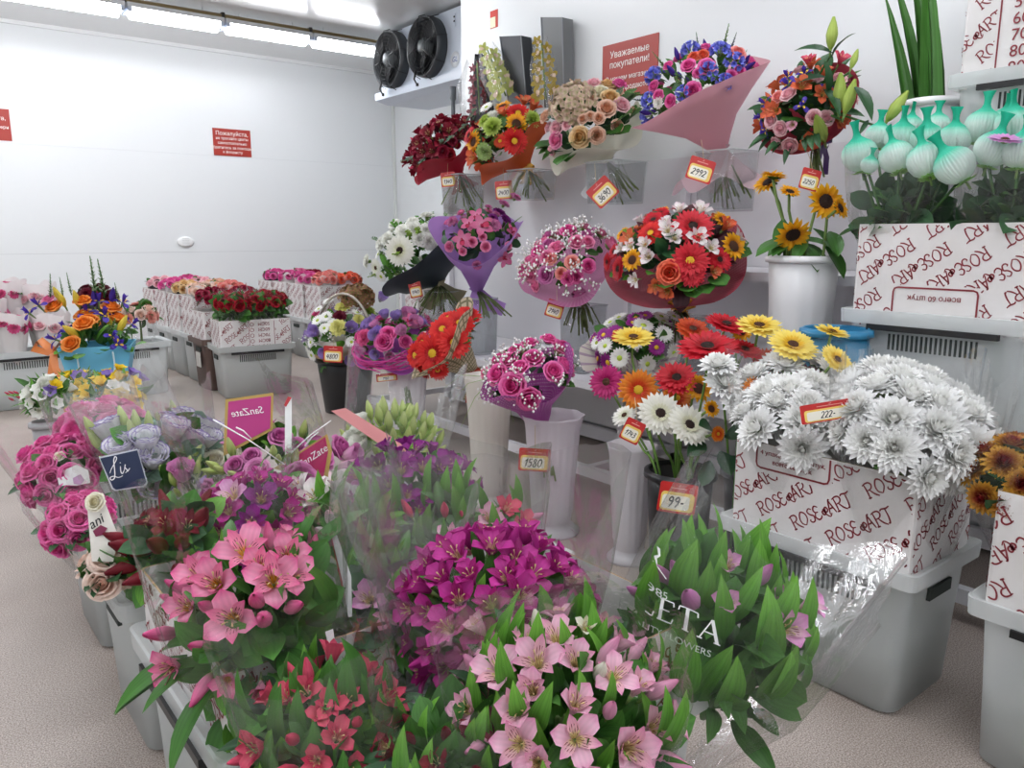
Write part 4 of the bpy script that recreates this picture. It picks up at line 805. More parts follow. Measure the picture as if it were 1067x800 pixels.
def clear_vase(label, x, y, z, H, w, group='clear vases under the bouquets', wd=None):
    r = thing('clear_vase', label, 'vase', (x, y, z), 0, group); wd = wd or w; mb = MB(); R_ = lambda q, zz: rrect(q*w, q*wd, zz, .02, 3)
    mb.loft([R_(.9, 0), R_(1, H), R_(.96, H), R_(.87, .012)], 0, True, True); part('vase_wall', mb, r, None, [ACR]); mb = MB(); mb.loft([R_(1.0, H-.006), R_(1.04, H), R_(.98, H+.002), R_(.95, H-.004)], 0); part('vase_lip', mb, r, None, [milky('acrylic lip', '#e9eef0', .5, .3)]); return r
# ------------------------------------------------------------------ crates and bunches by the far wall
CEL = film('cellophane', .035, .12); CELH = film('cellophane milky', .08, .12, '#fafafa', .2, 10); CELT = film('cellophane thin', .02, .10)
PW = paper('white sleeve paper', '#ece9e8', .7); PPK = paper('pink print paper', '#e9cfd6', .7, ('dots', '#c8587e', 9, 20)); PBK = paper('black sleeve paper', '#26262a', .6, None, .05)
def upright(name, label, x, y, z0, zc, R, h, heads, seed, sl=None, group=None, lean=(0, 0), cat='bunch', leaf=(('broad', 'mid', .07, 14, 'in'), ('broad', 'dark', .06, 8, 'rim')), m_sl=None, over=-.01, nst=5, slr=1.08, zmin=-.05):
    """a bunch standing upright in a crate: stems from (x, y, z0), dome at zc"""
    c = V((x+lean[0], y+lean[1], zc)); b = V((x, y, z0)); n = (c-b).normalized(); rng = random.Random(seed); r = thing(name, label, cat, b, 0, group); dm = Dome(c, (n+ZUP).normalized(), R, h)
    head_set(r, dm, rng, (), heads, zmin); leaves(r, dm, rng, leaf); D = (c-b).length
    stems(r, c-n*.02, b-c, D*.95, rng, nst, .04, .004, 'stem')
    if m_sl: sleeve(r, b, n, [(D*.2, R*.35), (D*.6, R*.75), (D*.9, R*1.02), (D+h*.5+over, R*slr)], m_sl, rng, 'wrapping_sleeve', spikes=(4, .03), amp=.02)
    return r
ORD = ['first', 'second', 'third', 'fourth', 'fifth']
rowL = [(2.47, 7.58, ('rose_peachpale', 'rose_salmon'), 'salmon'), (2.47, 8.03, ('rose_sand', 'rose_peach'), 'peach'), (2.47, 8.48, ('rose_hot', 'rose_blush'), 'pink'), (2.47, 8.93, ('rose_blush', 'rose_hot'), 'pale pink')]
for i, (x, y, ks, cn) in enumerate(rowL):
    crate(f'clear plastic crate, {ORD[i]} behind the brown crate in the row to the far wall', x, y, 'x', group='crates of the far row')
    carton(f'printed white carton of {cn} roses, {ORD[i]} behind the brown crate', x, y, 'x', z1=.80, seed=i % 2, group='cartons of the far row')
    for j, dx in enumerate((-.14, .14)):
        upright('rose_bunch', f'{cn} rose bunch at the {("aisle", "shelf")[j]} side of the {ORD[i]} carton behind the brown crate', x+dx, y, .05, .84, .13, .07, [(ks[j], .040, 18)], 40+i*2+j, group='rose bunches in the far row', m_sl=(PW, PPK, PBK, PPK)[(i*2+j*3) % 4] if i != 1 else (PBK, PW)[j])
rowR = [(3.88, 7.95, ('rose_salmon', 'rose_coral'), 'coral'), (3.88, 8.40, ('rose_hot', 'rose_salmon'), 'deep pink'), (3.88, 8.85, ('rose_hot', 'rose_darkred'), 'dark crimson'), (3.88, 9.30, ('rose_hot', 'rose_pink'), 'hot pink')]
for i, (x, y, ks, cn) in enumerate(rowR):
    crate(f'clear plastic crate, {ORD[i]} from the basket arrangement in the row by the far wall', x, y, 'x', group='crates of the corner row')
    carton(f'printed white carton of {cn} roses, {ORD[i]} from the basket arrangement', x, y, 'x', z1=.82, seed=i % 2, group='cartons of the corner row')
    for j, dx in enumerate((-.14, .14)):
        upright('rose_bunch', f'{cn} rose bunch at the {("aisle", "wall")[j]} side of the {ORD[i]} carton from the basket', x+dx, y, .05, .87, .13, .07, [(ks[j], .040, 18)], 60+i*2+j, group='rose bunches in the corner row', m_sl=(PW, PPK, PW, PBK)[(i+j) % 4])
crate('clear plastic crate far behind the white bouquet near the corner', 4.55, 7.1, 'x'); carton('printed carton of pale tulips behind the white bouquet', 4.55, 7.1, 'x', z1=.74, seed=1)
upright('tulip_bunch', 'yellow tulip bunch in the carton behind the white bouquet', 4.40, 7.1, .05, .80, .12, .09, [('bud_tulip_y', .035, 16)], 81, m_sl=PW); upright('tulip_bunch', 'white bunch in the carton behind the white bouquet', 4.70, 7.1, .05, .79, .12, .09, [('lis_white', .035, 14)], 82, m_sl=PW)
# brown crate and the crate of red roses
rb = crate('dark brown plastic crate with a pale paper label just behind the red roses', 2.42, 7.14, 'x', style='brown', H=.46); mb = MB(); mb.box((-.305, -.02, .27), (.004, .12, .13)); part('paper_label', mb, rb, None, [mat('paper label', '#d9d6cf', .6)], False)
carton('printed carton standing in the brown crate', 2.42, 7.14, 'x', z1=.70, seed=1)
for j, dx in enumerate((-.14, .14)): upright('rose_bunch', ('burgundy rose bunch in the brown crate, aisle side', 'burgundy rose bunch in the brown crate, side towards the shelf')[j], 2.42+dx, 7.14, .05, .80, .13, .09, [('rose_darkred', .038, 18)], 90+j, m_sl=CEL)
X0, Y0_ = 2.44, 6.68; rz = math.radians(-7)
crate('grey plastic crate with vent slots holding the big red roses', X0, Y0_, 'x', style='grey', L=.62, rz=rz, H=.44)
rc = carton('printed carton with a column of stem lengths around the red roses', X0, Y0_, 'x', z1=.655, seed=3, L=.59, rz=rz, z0=.385, skip=(0, .23, -1, .45, 1)); face_text(rc, .59, .375, .385, 0, [(t_, .36, .045+.047*i, .04) for i, t_ in enumerate(('90CM', '80CM', '70CM', '60CM', '50CM'))]+[('○', .26, .045+.047*i, .045) for i in range(5)], None, True)
mb = MB()
for xx in (.235, .445): mb.box((xx-.295, -.1895, .515), (.004, .001, .25))
part('printed_frame', mb, rc, None, [INKR], False)
for j, (dx, dy) in enumerate(((-.15, .06), (.14, .06), (-.15, -.09), (.0, -.1), (.15, -.09))):
    upright('rose_bunch', ('deep red rose bunch at the rear aisle corner of the grey crate', 'deep red rose bunch at the rear shelf corner of the grey crate', 'deep red rose bunch at the front aisle corner of the grey crate', 'deep red rose bunch at the middle of the grey crate front', 'deep red rose bunch at the front shelf corner of the grey crate')[j], X0+dx, Y0_+dy, .05, .79, .125, .075, [('rose_red', .046, 24)], 100+j, m_sl=CELT, over=.05, leaf=(('broad', 'mid', .09, 26, 'in'), ('broad', 'mid', .10, 60, 'low')), zmin=-.35)
# white crate with wrapped bunches
crate('white plastic crate of paper-wrapped bunches behind the blue gift box', 1.56, 7.32, 'x', style='white', L=.66, group='white crates behind the gift box'); crate('white plastic crate at the picture edge holding white-wrapped pink bunches', .82, 7.34, 'x', style='white', L=.66, group='white crates behind the gift box')
upright('carnation_bunch', 'peach carnation bunch in clear sleeve beside the blue gift box', 1.68, 7.26, .05, .66, .13, .10, [('rose_peachpale', .05, 8), ('carn_salmon', .05, 6)], 120, m_sl=CEL, leaf=(('broad', 'mid', .12, 30, 'in'),), lean=(.02, 0))
upright('carnation_bunch', 'burgundy bunch in dark paper behind the blue gift box', 1.40, 7.36, .05, .84, .14, .09, [('carn_burg', .05, 12)], 121, m_sl=PBK)
for j, (x, y, zc, k, lb) in enumerate(((.74, 7.22, .64, 'carn_pink', 'pink carnation bunch in white paper, lowest and nearest in the edge crate'), (.98, 7.42, .84, 'rose_blush', 'pale pink bunch in tall white paper next to the gift box ribbon'), (.78, 7.48, .88, 'carn_pink', 'hot pink bunch in tall white paper at the back of the edge crate'), (1.02, 7.20, .62, 'rose_blush', 'pale rose bunch in white paper in front of the taller wrapped bunch'), (.62, 7.36, .74, 'rose_pink', 'rose pink bunch in white paper at the outer end of the edge crate'))):
    upright('wrapped_bunch', lb, x, y, .05, zc, .12, .08, [(k, .045, 12)], 130+j, m_sl=PW, over=.07, slr=1.2)
# blue gift box on an upturned bucket
g0 = V((.93, 4.98, .44)); bucket('grey bucket under the blue gift box', g0.x, g0.y, 0, .44, .16, .19, '#a9adae', name='grey_bucket')
gb = thing('gift_box_arrangement', 'blue tapered gift box filled with irises, orange roses and yellow tulips', 'flower arrangement', g0); Rz = Matrix.Rotation(-YAW+.35, 4, 'Z'); BL = mat('gift box blue', '#6fbfe2', .45); H = .30
mb = MB(); mb.loft([rrect(.25, .22, 0, .004, 1), rrect(.37, .31, H, .004, 1), rrect(.36, .30, H, .004, 1), rrect(.24, .21, .01, .004, 1)], 0, True, True); part('box_body', mb, gb, Rz, [BL], False)
for s in (-1, 1):
    mb = MB(); mb.tube(smooth_3 := [(s*.09, -.158, H-.03), (s*.09+.005, -.162, H-.10), (s*.085, -.150, H-.18), (s*.075, -.133, .05)], .005, 6); part('cord_handle', mb, gb, Rz, [mat('cord pale blue', '#cfe4ee', .6)])
mb = MB(); rows = []
for lp in ([(-.21, -.10, H-.02), (-.27, -.12, H+.05), (-.30, -.12, H+.0), (-.22, -.11, H-.03)], [(-.21, -.10, H-.02), (-.15, -.16, H+.05), (-.12, -.17, H+.01), (-.2, -.12, H-.03)], [(-.21, -.11, H-.02), (-.20, -.15, H-.12), (-.16, -.15, .10), (-.12, -.17, .0), (-.06, -.18, -.04)], [(-.21, -.11, H-.02), (-.23, -.14, H-.14), (-.19, -.14, .06), (-.16, -.17, -.04)]):
    mb.grid([[V(p)+V((.016*q, .006*q, .012*q)) for q in (-1, -.3, .3, 1)] for p in lp])
part('ribbon_bow', mb, gb, Rz, [mat('ribbon orange', '#e98a4a', .35)])
dm = Dome(g0+V((0, 0, H-.03)), nrm(0, 1, .12), .235, .19); rng = random.Random(7)
head_set(gb, dm, rng, [('rose_orange', 88, 328, 9), ('rose_orange', 116, 320, 9), ('rose_orange', 86, 313, 8), ('rose_orange', 56, 319, 8), ('iris', 90, 325, 10), ('iris', 109, 329, 10), ('iris', 103, 314, 9), ('iris', 128, 315, 9), ('iris', 40, 318, 9), ('iris', 30, 326, 8), ('bud_tulip_y', 64, 312, 9), ('bud_tulip_y', 80, 312, 9), ('bud_tulip_y', 60, 307, 8), ('rose_pink', 50, 312, 6), ('spire_green', 118, 338, 10), ('bud_iris', 117, 308, 8), ('bud_iris', 98, 312, 8)], [('iris', .045, 8), ('rose_orange', .05, 5), ('bud_tulip_y', .05, 4)], .3, .3, .6)
leaves(gb, dm, rng, [('broad', 'mid', .09, 50, 'in'), ('round', 'bright', .08, 16, 'rim'), ('lance', 'bright', .11, 10, 'out')])
for px, py, h_ in ((54, 305, .1), (73, 298, .08), (99, 300, .15), (107, 300, .14), (123, 308, .08), (65, 300, .07)):
    p, n, a = dm.hit(px, py+8); flower(gb, 'spire_white', p+ZUP*h_*.7, (ZUP+n*.15+V((random.Random(px).uniform(-.2, .2), 0, 0))).normalized(), h_*.8, rng)
# ------------------------------------------------------------------ bouquets on the shelf
class BQ: pass
def bq(name, label, hp, X, Rp, bp, dx, hk, main, fill, lv, seed, cat='bouquet', zmin=-.05, face=.25, gap=.78):
    B = BQ(); X -= .08; dx += .02; P_ = atx(*hp, X); B.R = Rp/pm(P_); B.h = hk*B.R; B.b = atx(*bp, X+dx); B.n = (P_-B.b).normalized(); c = P_-B.n*B.h*.45; B.c = c; B.D = (c-B.b).length
    B.root, B.dm, B.rng = bouquet(name, label, c, B.n, B.R, B.h, main, fill, lv, seed, None, cat, B.b, zmin, face, gap); B.X = X; return B
def cone(B, m_, rim=1.14, over=.02, waves=(5, .14), spikes=None, fold=.03, back=None, r0=.035, lip=0., ph=None, name='wrapping_paper', bulge=1., low=.2):
    R, D = B.R, B.D-low*B.R; pr = [(0, r0), (.22*D, r0+.13*R*bulge), (.5*D, .47*R*bulge), (.8*D, .84*R), (D+over, rim*R)]
    if lip: pr.append((D+over+lip*.2, rim*R+lip))
    wrap(B.root, B.b, B.n, pr, B.rng, m_, 72, waves, spikes, name, fold, back, ph)
def skirt(B, m_, L, r, d=None, waves=(7, .2), name='paper_skirt'):
    d = V(d) if d is not None else -B.n; wrap(B.root, B.b, d, [(-.02, .05), (0, .032), (L*.5, r*.55), (L, r)], B.rng, m_, 56, waves, None, name, .08)
def bow(B, col, s=.06, tails=.12):
    mb = MB(); o = TOW*.05
    for k in range(3): mb.lathe([(.04, -.012+.02*k), (.042, 0+.02*k)], 20)
    part('binding_tape', mb, B.root, rel(B.root, frame(B.b-B.n*.02, B.n)), [mat('ribbon '+col, col, .4)])
    mb = MB()
    for sg in (-1, 1):
        mb.grid([[p+ZUP*q for q in (-.012, .012)] for p in [o, o+RT*sg*s*.6+ZUP*s*.45, o+RT*sg*s*1.1+ZUP*.1*s, o+RT*sg*s*.4-ZUP*s*.1, o]])
        mb.grid([[p+RT*q for q in (-.012, .012)] for p in [o, o+RT*sg*s*.4-ZUP*tails*.5+TOW*.02, o+RT*sg*s*.6-ZUP*tails]])
    part('ribbon_bow', mb, B.root, None, [mat('ribbon '+col, col, .4)])
def stems_to(B, ep, n=14, splay=.3, dx=0., col='cutstem', r=.004):
    e = atx(*ep, B.X+dx); d = e-B.b; stems(B.root, B.b, d, d.length, B.rng, n, splay, r, col); return e
CVL = 'clear square vase under the '
def cv(lb, B, e, w=.20, H=None, zb=None, group=None):
    z0 = zb if zb is not None else e.z-.04; return clear_vase(CVL+lb, e.x*.5+B.b.x*.5, e.y*.5+B.b.y*.5, z0, (H or (B.b.z-.02-z0)), w, group)
IN = ('broad', 'mid', .085, 60, 'in')
# --- top row
B = bq('red_bouquet', 'dark red bouquet in red paper with fanned stems below the cooler', (456, 146), 3.38, 40, (478, 181), .10, .75,
  [('als_wine', 436, 150, 7), ('als_wine', 447, 140, 8), ('als_wine', 459, 147, 8), ('als_wine', 468, 137, 8), ('rose_red', 468, 161, 6), ('rose_darkred', 462, 158, 6), ('als_wine', 441, 158, 7), ('rose_darkred', 452, 127, 5)], [('als_wine', .045, 46), ('rose_darkred', .032, 16), ('bud_salmon', .03, 8)], [('broad', 'wine', .09, 40, 'in'), ('euc', 'euc', .16, 9, 'rim'), ('lance', 'wine', .1, 20, 'out')], 201)
RED = paper('red paper', '#b01e34'); cone(B, RED, 1.12, .0, (4, .3), None, .05); skirt(B, RED, .12, .10, -B.n-ZUP*.5); e = stems_to(B, (487, 216), 18, .42); cv('dark red bouquet', B, e, .24)
price_tag('small price tag 1340 under the dark red bouquet', 467, 187, 15, 15, atx(467, 187, 3.22), '1340', .1)
B = bq('gerbera_bouquet', 'bouquet of red gerberas, sunflowers and green cabbage in orange paper', (520, 139), 3.34, 41, (548, 176), .12, .8,
  [('gerb_scarlet', 540, 118, 12), ('gerb_scarlet', 536, 147, 13), ('mini_sun', 538, 129, 11), ('gerb_red', 489, 141, 9), ('mini_sun', 494, 148, 11), ('mum_green', 514, 133, 10), ('mum_green', 554, 125, 9), ('cabbage', 505, 158, 9), ('carn_white', 513, 122, 8), ('mum_green', 507, 127, 8), ('als_coral', 555, 113, 9), ('mini_sun', 524, 111, 9), ('als_coral', 546, 106, 8), ('daisy_orange', 521, 147, 7), ('daisy_white', 507, 112, 8)], [('als_coral', .045, 12), ('daisy_orange', .04, 8), ('cabbage', .045, 3)], [IN, ('round', 'mid', .09, 16, 'rim'), ('broad', 'wine', .08, 12, 'in')], 202)
cone(B, paper('orange paper', '#cf5a2a'), 1.13, .0, (4, .3), None, .05); skirt(B, paper('yellow sisal', '#d9a13a'), .10, .06, -B.n-ZUP*.4); e = stems_to(B, (560, 200), 18, .38); cv('orange wrapped gerbera bouquet', B, e, .24); bow(B, '#d8a02a', .05, .1)
price_tag('price tag 2400 hanging below the orange wrapped gerbera bouquet', 525, 198, 18, 19, atx(525, 198, 3.2), '2400', .08)
B = bq('rose_bouquet', 'peach rose and dusty hydrangea bouquet in cream paper', (611, 122), 3.34, 50, (632, 168), .14, .8,
  [('hydrangea', 597, 109, 21), ('rose_sand', 604, 143, 10), ('rose_peach', 622, 141, 8), ('rose_blush', 580, 133, 8), ('rose_pink', 579, 146, 8), ('rose_peach', 632, 113, 9), ('rose_blush', 648, 109, 8), ('rose_peach', 607, 124, 5), ('rose_peach', 615, 121, 5), ('rose_peach', 624, 123, 6), ('rose_sand', 636, 101, 9), ('rose_blush', 618, 87, 8), ('rose_peach', 644, 95, 6), ('rose_cream', 625, 96, 9), ('rose_peach', 643, 131, 6), ('rose_hot', 646, 87, 7), ('rose_peach', 568, 121, 7), ('rose_sand', 633, 88, 8)], [('rose_peach', .03, 8), ('rose_blush', .03, 6)], [('round', 'mid', .12, 30, 'rim'), ('round', 'dark', .10, 30, 'in'), ('euc', 'euc', .2, 8, 'out')], 203)
CRM = paper('cream paper', '#e6e3cf', .5, None, .35, .1); TWH = paper('white tissue', '#e9e9ea', .5, None, .4, .35); cone(B, CRM, 1.1, .0, (3, .35), (3, .04), .04); skirt(B, TWH, .17, .16, -B.n*.5-ZUP, (5, .25)); e = stems_to(B, (652, 203), 14, .25); cv('peach rose bouquet', B, e, .26)
price_tag('tilted price tag 3690 below the peach rose bouquet', 628, 200, 27, 24, atx(628, 200, 3.1), '3690', .75)
B = bq('purple_bouquet', 'large bouquet of blue agapanthus and pink roses in pale pink paper', (722, 80), 3.22, 60, (750, 156), .12, .8,
  [('agapanthus', 682, 80, 11), ('agapanthus', 738, 75, 11), ('agapanthus', 765, 66, 12), ('agapanthus', 755, 86, 10), ('agapanthus', 712, 97, 9), ('rose_hot', 736, 69, 8), ('rose_hot', 717, 68, 7), ('rose_hot', 681, 90, 6), ('rose_hot', 686, 100, 6), ('rose_hot', 727, 76, 5), ('rose_hot', 762, 79, 6), ('rose_coral', 723, 59, 6), ('rose_coral', 732, 57, 6), ('rose_hot', 696, 68, 5), ('rose_hot', 722, 94, 8), ('rose_salmon', 769, 55, 8), ('rose_hot', 771, 74, 6), ('carn_white', 686, 107, 6), ('carn_white', 738, 94, 6), ('spire_green', 756, 41, 14), ('spire_green', 687, 63, 11), ('spire_green', 706, 84, 10), ('spire_purple', 764, 44, 9), ('spire_purple', 727, 45, 10), ('spire_purple', 716, 82, 8), ('spire_green', 665, 98, 10), ('spire_purple', 664, 104, 8)], [('agapanthus', .05, 6), ('rose_hot', .028, 10), ('bud_iris', .03, 10), ('spire_green', .06, 6)], [('broad', 'mid', .08, 50, 'in'), ('broad', 'mid', .07, 24, 'out'), ('broad', 'wine', .07, 14, 'out')], 204, zmin=.05)
PNK = paper('pale pink paper', '#e3a9b4', .55, None, .35); cone(B, PNK, 1.25, .02, (3, .12), (2, .06), .03, (RT*.9+ZUP*.3, .06), .04, low=.14); skirt(B, paper('pink tissue', '#dfbfc6', .5, None, .4, .2), .17, .22, -ZUP-B.n*.15, (5, .3)); e = stems_to(B, (764, 210), 16, .25); cv('pale pink wrapped bouquet', B, e, .22)
price_tag('price tag 2992 hanging below the pale pink wrapped bouquet', 730, 177, 27, 24, atx(730, 177, 2.98), '2992', -.3)
B = bq('lily_bouquet', 'bouquet of coral alstroemeria, blue iris and green lily buds in rosy paper', (836, 104), 3.12, 48, (852, 148), .18, .8,
  [('als_coral', 808, 70+45, 8), ('als_coral', 845, 68, 9), ('als_salmon', 876, 62, 9), ('rose_pink', 883, 84, 7), ('rose_blush', 848, 122, 7), ('rose_blush', 813, 134, 7), ('rose_blush', 803, 126, 7), ('rose_salmon', 810, 101, 6), ('iris', 821, 80, 8), ('iris', 836, 110, 8), ('iris', 793, 122, 8), ('iris', 862, 88, 7), ('iris', 798, 136, 7), ('als_coral', 857, 98, 9), ('als_coral', 802, 116, 8), ('als_pale', 826, 130, 7), ('als_salmon', 842, 64, 8)], [('als_coral', .04, 10), ('rose_blush', .03, 8), ('iris', .035, 3)], [('broad', 'dark', .10, 46, 'in'), ('lance', 'mid', .16, 12, 'out'), ('lance', 'dark', .12, 16, 'rim'), ('broad', 'mid', .08, 14, 'out')], 205, zmin=.02)
RSY = paper('rosy paper', '#a83a4a'); cone(B, RSY, 1.1, .0, (3, .2), (3, .05), .04, (RT+ZUP*.5, .10)); e = stems_to(B, (858, 185), 10, .2); bow(B, '#4a2466', .04, .14)
for px, py, ln, nn in ((867, 36, .065, (0, 1, .1)), (875, 97, .075, (-.1, 1, .2)), (885, 102, .07, (.2, 1, .1)), (855, 135, .08, (-.5, .6, .6)), (934, 112, .07, (.6, 1, .1)), (890, 62, .04, (.3, 1, 0))):
    p = atx(px, py, 3.0 if px < 900 else 3.05); n_ = nrm(*nn); mb = MB(); a_ = p-n_*ln*1.2-V(B.root.location); f_ = B.c+B.n*.05-V(B.root.location); mb.tube([a_, a_*.6+f_*.4, f_], [.004, .005, .005], 6); o = flower(B.root, 'bud_lily', p, n_, ln, B.rng); part('bud_stalk', mb, B.root, None, [leafmat('mid')])
mb = MB()
for (px, py), (qx, qy), L in (((867, 55), (826, 48), .18), ((867, 60), (889, 30), .18), ((860, 80), (808, 92), .25), ((862, 100), (862, 60), .16), ((890, 90), (912, 122), .2), ((858, 92), (878, 118), .15), ((905, 125), (895, 140), .15)):
    p = atx(px, py, 3.0); q = atx(qx, qy, 2.95); leaf_at(mb, 'lance', p-V(B.root.location), q-p, ZUP+TOW, (q-p).length, .5)
part('lily_leaf', mb, B.root, None, [leafmat('dark')]); price_tag('price tag 2250 on a purple ribbon behind the sunflowers', 844, 187, 20, 22, atx(844, 187, 2.95), '2250', -.25)
# --- middle row
def low_vase(lb, B, w=.17, zt=None): return clear_vase(CVL+lb, B.b.x+.03, B.b.y, .598, (zt or B.b.z-.05)-.598, w)
B = bq('white_bouquet', 'white gerbera and carnation bouquet with ferny greens in dark paper', (428, 252), 2.9, 50, (458, 296), .10, .75,
  [('gerb_white', 417, 261, 15), ('gerb_whiteg', 392, 279, 9), ('carn_white', 404, 249, 8), ('carn_white', 419, 241, 8), ('carn_white', 431, 238, 8), ('carn_white', 437, 249, 8), ('carn_white', 398, 254, 8), ('carn_white', 445, 240, 8), ('carn_white', 447, 252, 9), ('carn_white', 383, 272, 7), ('carn_white', 430, 232, 7), ('carn_white', 458, 243, 7), ('carn_white', 411, 234, 7)], [('carn_white', .045, 8), ('daisy_white', .04, 8)], [('fernsprig', 'mid', .20, 12, 'out'), ('lance', 'bright', .14, 22, 'up'), ('euc', 'lime', .14, 12, 'rim'), IN, ('ruscus', 'bright', .2, 12, 'up')], 211)
cone(B, paper('dark green paper', '#28353a', .6, None, .08), 1.08, -.0, (4, .10), None, .04, low=.26, bulge=1.5); skirt(B, paper('kraft skirt', '#8f8a6c', .6), .12, .15, RT*.3-ZUP, (4, .3)); e = stems_to(B, (462, 322), 24, .55); low_vase('white bouquet', B, .2, e.z+.10)
price_tag('faint pink price tag at the edge of the white bouquet wrap', 433, 302, 13, 16, atx(433, 302, 2.72), '1740', .2)
B = bq('orchid_bouquet', 'pink orchid and carnation bouquet in upright lilac paper', (498, 240), 2.92, 42, (497, 302), .10, .85,
  [('orchid_pink', 502, 236, 12), ('orchid_pink', 497, 226, 9), ('orchid_pink', 489, 234, 9), ('orchid_pink', 482, 250, 10), ('carn_purple', 520, 222, 7), ('carn_purple', 527, 229, 6), ('carn_purple', 514, 227, 5), ('carn_edge', 471, 231, 6), ('carn_edge', 525, 213, 6), ('carn_edge', 537, 206, 6), ('carn_edge', 515, 235, 7), ('carn_edge', 509, 216, 4), ('rose_pink', 492, 252, 5), ('rose_pink', 506, 257, 5), ('rose_pink', 468, 257, 5), ('rose_pink', 482, 262, 4), ('rose_pink', 503, 247, 4), ('spire_green', 501, 217, 9), ('spire_green', 487, 222, 8), ('spire_green', 535, 232, 10), ('spire_green', 475, 244, 7)], [('rose_pink', .025, 8), ('carn_edge', .03, 5), ('orchid_pink', .05, 4)], [('broad', 'dark', .10, 40, 'in'), ('broad', 'mid', .08, 16, 'top'), ('broad', 'euc', .07, 8, 'top')], 212)
LIL = paper('lilac paper', '#b48ad0', .55, None, .4); cone(B, LIL, 1.15, .04, (3, .25), (2, .10), .06, (RT-ZUP*.1, .06), low=.0); skirt(B, LIL, .16, .15, RT*.25-ZUP, (4, .4)); e = stems_to(B, (515, 330), 14, .3); low_vase('lilac wrapped bouquet', B)
B = bq('rose_bouquet', 'pink rose bouquet clouded with white gypsophila in pink net wrap', (592, 263), 2.95, 50, (604, 308), .12, .7,
  [('rose_hot', 560, 262, 7), ('rose_pink', 570, 268, 8), ('rose_hot', 592, 290, 7), ('rose_pink', 553, 286, 8), ('rose_salmon', 585, 285, 6), ('rose_hot', 600, 288, 7), ('rose_salmon', 596, 273, 7), ('rose_hot', 544, 282, 6), ('rose_mauve', 568, 287, 8), ('rose_hot', 592, 240, 8), ('rose_pink', 601, 252, 8), ('rose_pink', 612, 252, 7), ('rose_hot', 613, 277, 7), ('rose_salmon', 574, 270, 6)], [('rose_pink', .037, 14), ('rose_mauve', .035, 6)], [('broad', 'mid', .07, 40, 'in')], 213, zmin=.05)
gyp(B.root, B.dm, B.rng, 520, .045, .0085); NET = paper('pink net', '#d076ac', .6, ('mesh', '#e29ac4', 40, 90), .35, .12); cone(B, NET, 1.16, .0, (4, .2), (3, .04), .05, (RT+ZUP*.5, .06)); bow(B, '#c86aa0', .04, .05); e = stems_to(B, (607, 342), 22, .42); low_vase('gypsophila bouquet on the shelf', B, .2)
price_tag('price tag 2140 below the pink net wrapped gypsophila bouquet', 578, 322, 18, 18, atx(578, 322, 2.74), '2140', -.3)
B = bq('gerbera_bouquet', 'wide bouquet of red gerberas, sunflowers and white alstroemeria in red net', (703, 252), 2.86, 68, (708, 318), .14, .7,
  [('gerb_red', 722, 236, 20), ('gerb_redy', 719, 272, 18), ('gerb_red', 721, 285, 13), ('gerb_red', 633, 273, 9), ('rose_coral', 698, 284, 12), ('mini_sun', 764, 257, 14), ('mini_sun', 659, 271, 11), ('mini_sun', 649, 244, 8), ('mini_sun', 753, 230, 11), ('als_coral', 756, 236, 10), ('gerb_red', 681, 229, 11), ('gerb_scarlet', 678, 243, 13), ('als_coral', 656, 249, 9), ('als_white', 696, 240, 10), ('als_white', 676, 268, 10), ('als_white', 730, 221, 11), ('als_white', 727, 248, 10), ('als_white', 741, 258, 8), ('als_white', 672, 255, 8), ('als_white', 708, 219, 8), ('als_white', 703, 248, 8), ('gerb_red', 688, 222, 9), ('gerb_red', 640, 262, 8), ('als_white', 657, 257, 7), ('mini_sun', 691, 219, 6)], [('als_white', .035, 8), ('gerb_red', .05, 4), ('als_coral', .035, 6)], [('broad', 'wine', .11, 40, 'out'), ('broad', 'dark', .10, 70, 'in'), ('round', 'mid', .09, 12, 'rim'), ('broad', 'bright', .08, 20, 'out')], 214, zmin=.05)
RNET = paper('red net', '#a83348', .6, ('mesh', '#bd5262', 40, 110), .3, .05); cone(B, RNET, 1.1, .0, (3, .15), (2, .03), .03, (RT+ZUP*.7, .07)); bow(B, '#d99a1e', .06, .10); stems_to(B, (708, 350), 16, .3); low_vase('wide red gerbera bouquet', B, .2)
# --- low row
bk = atx(361, 400, 2.75); bucket('black bucket carrying the basket arrangement', bk.x, bk.y, 0, .42, .22, .17, '#17181b', name='black_bucket')
bc = atx(357, 352, 2.72); ba = thing('basket_arrangement', 'round silver-handled basket of white daisies, yellow carnations and rusty hydrangea', 'flower arrangement', (bk.x, bk.y, .43)); O = V(ba.location); WK = mat('wicker white', '#d6cfc6', .7, bump=(60, .5))
mb = MB(); mb.lathe([(.001, 0), (.13, 0), (.17, .07), (.20, .13), (.19, .13), (.12, .01)], 40, 0, wave=lambda a, i: 1+.02*math.sin(20*a+i*3)); part('basket_bowl', mb, ba, None, [WK])
dm = Dome(V((bk.x, bk.y, .55)), nrm(-.1, .9, .4), .30, .24); rng = random.Random(31)
hd = [(math.cos(PI*i/16), math.sin(PI*i/16)) for i in range(17)]; hx = (RT*1+TOW*.3).normalized(); mb = MB(); mb.tube([hx*(.235*a)+ZUP*(.12+.36*b) for a, b in hd], .011, 8); part('basket_handle', mb, ba, None, [mat('handle silver', '#b8b0a6', .35, metal=.5)])
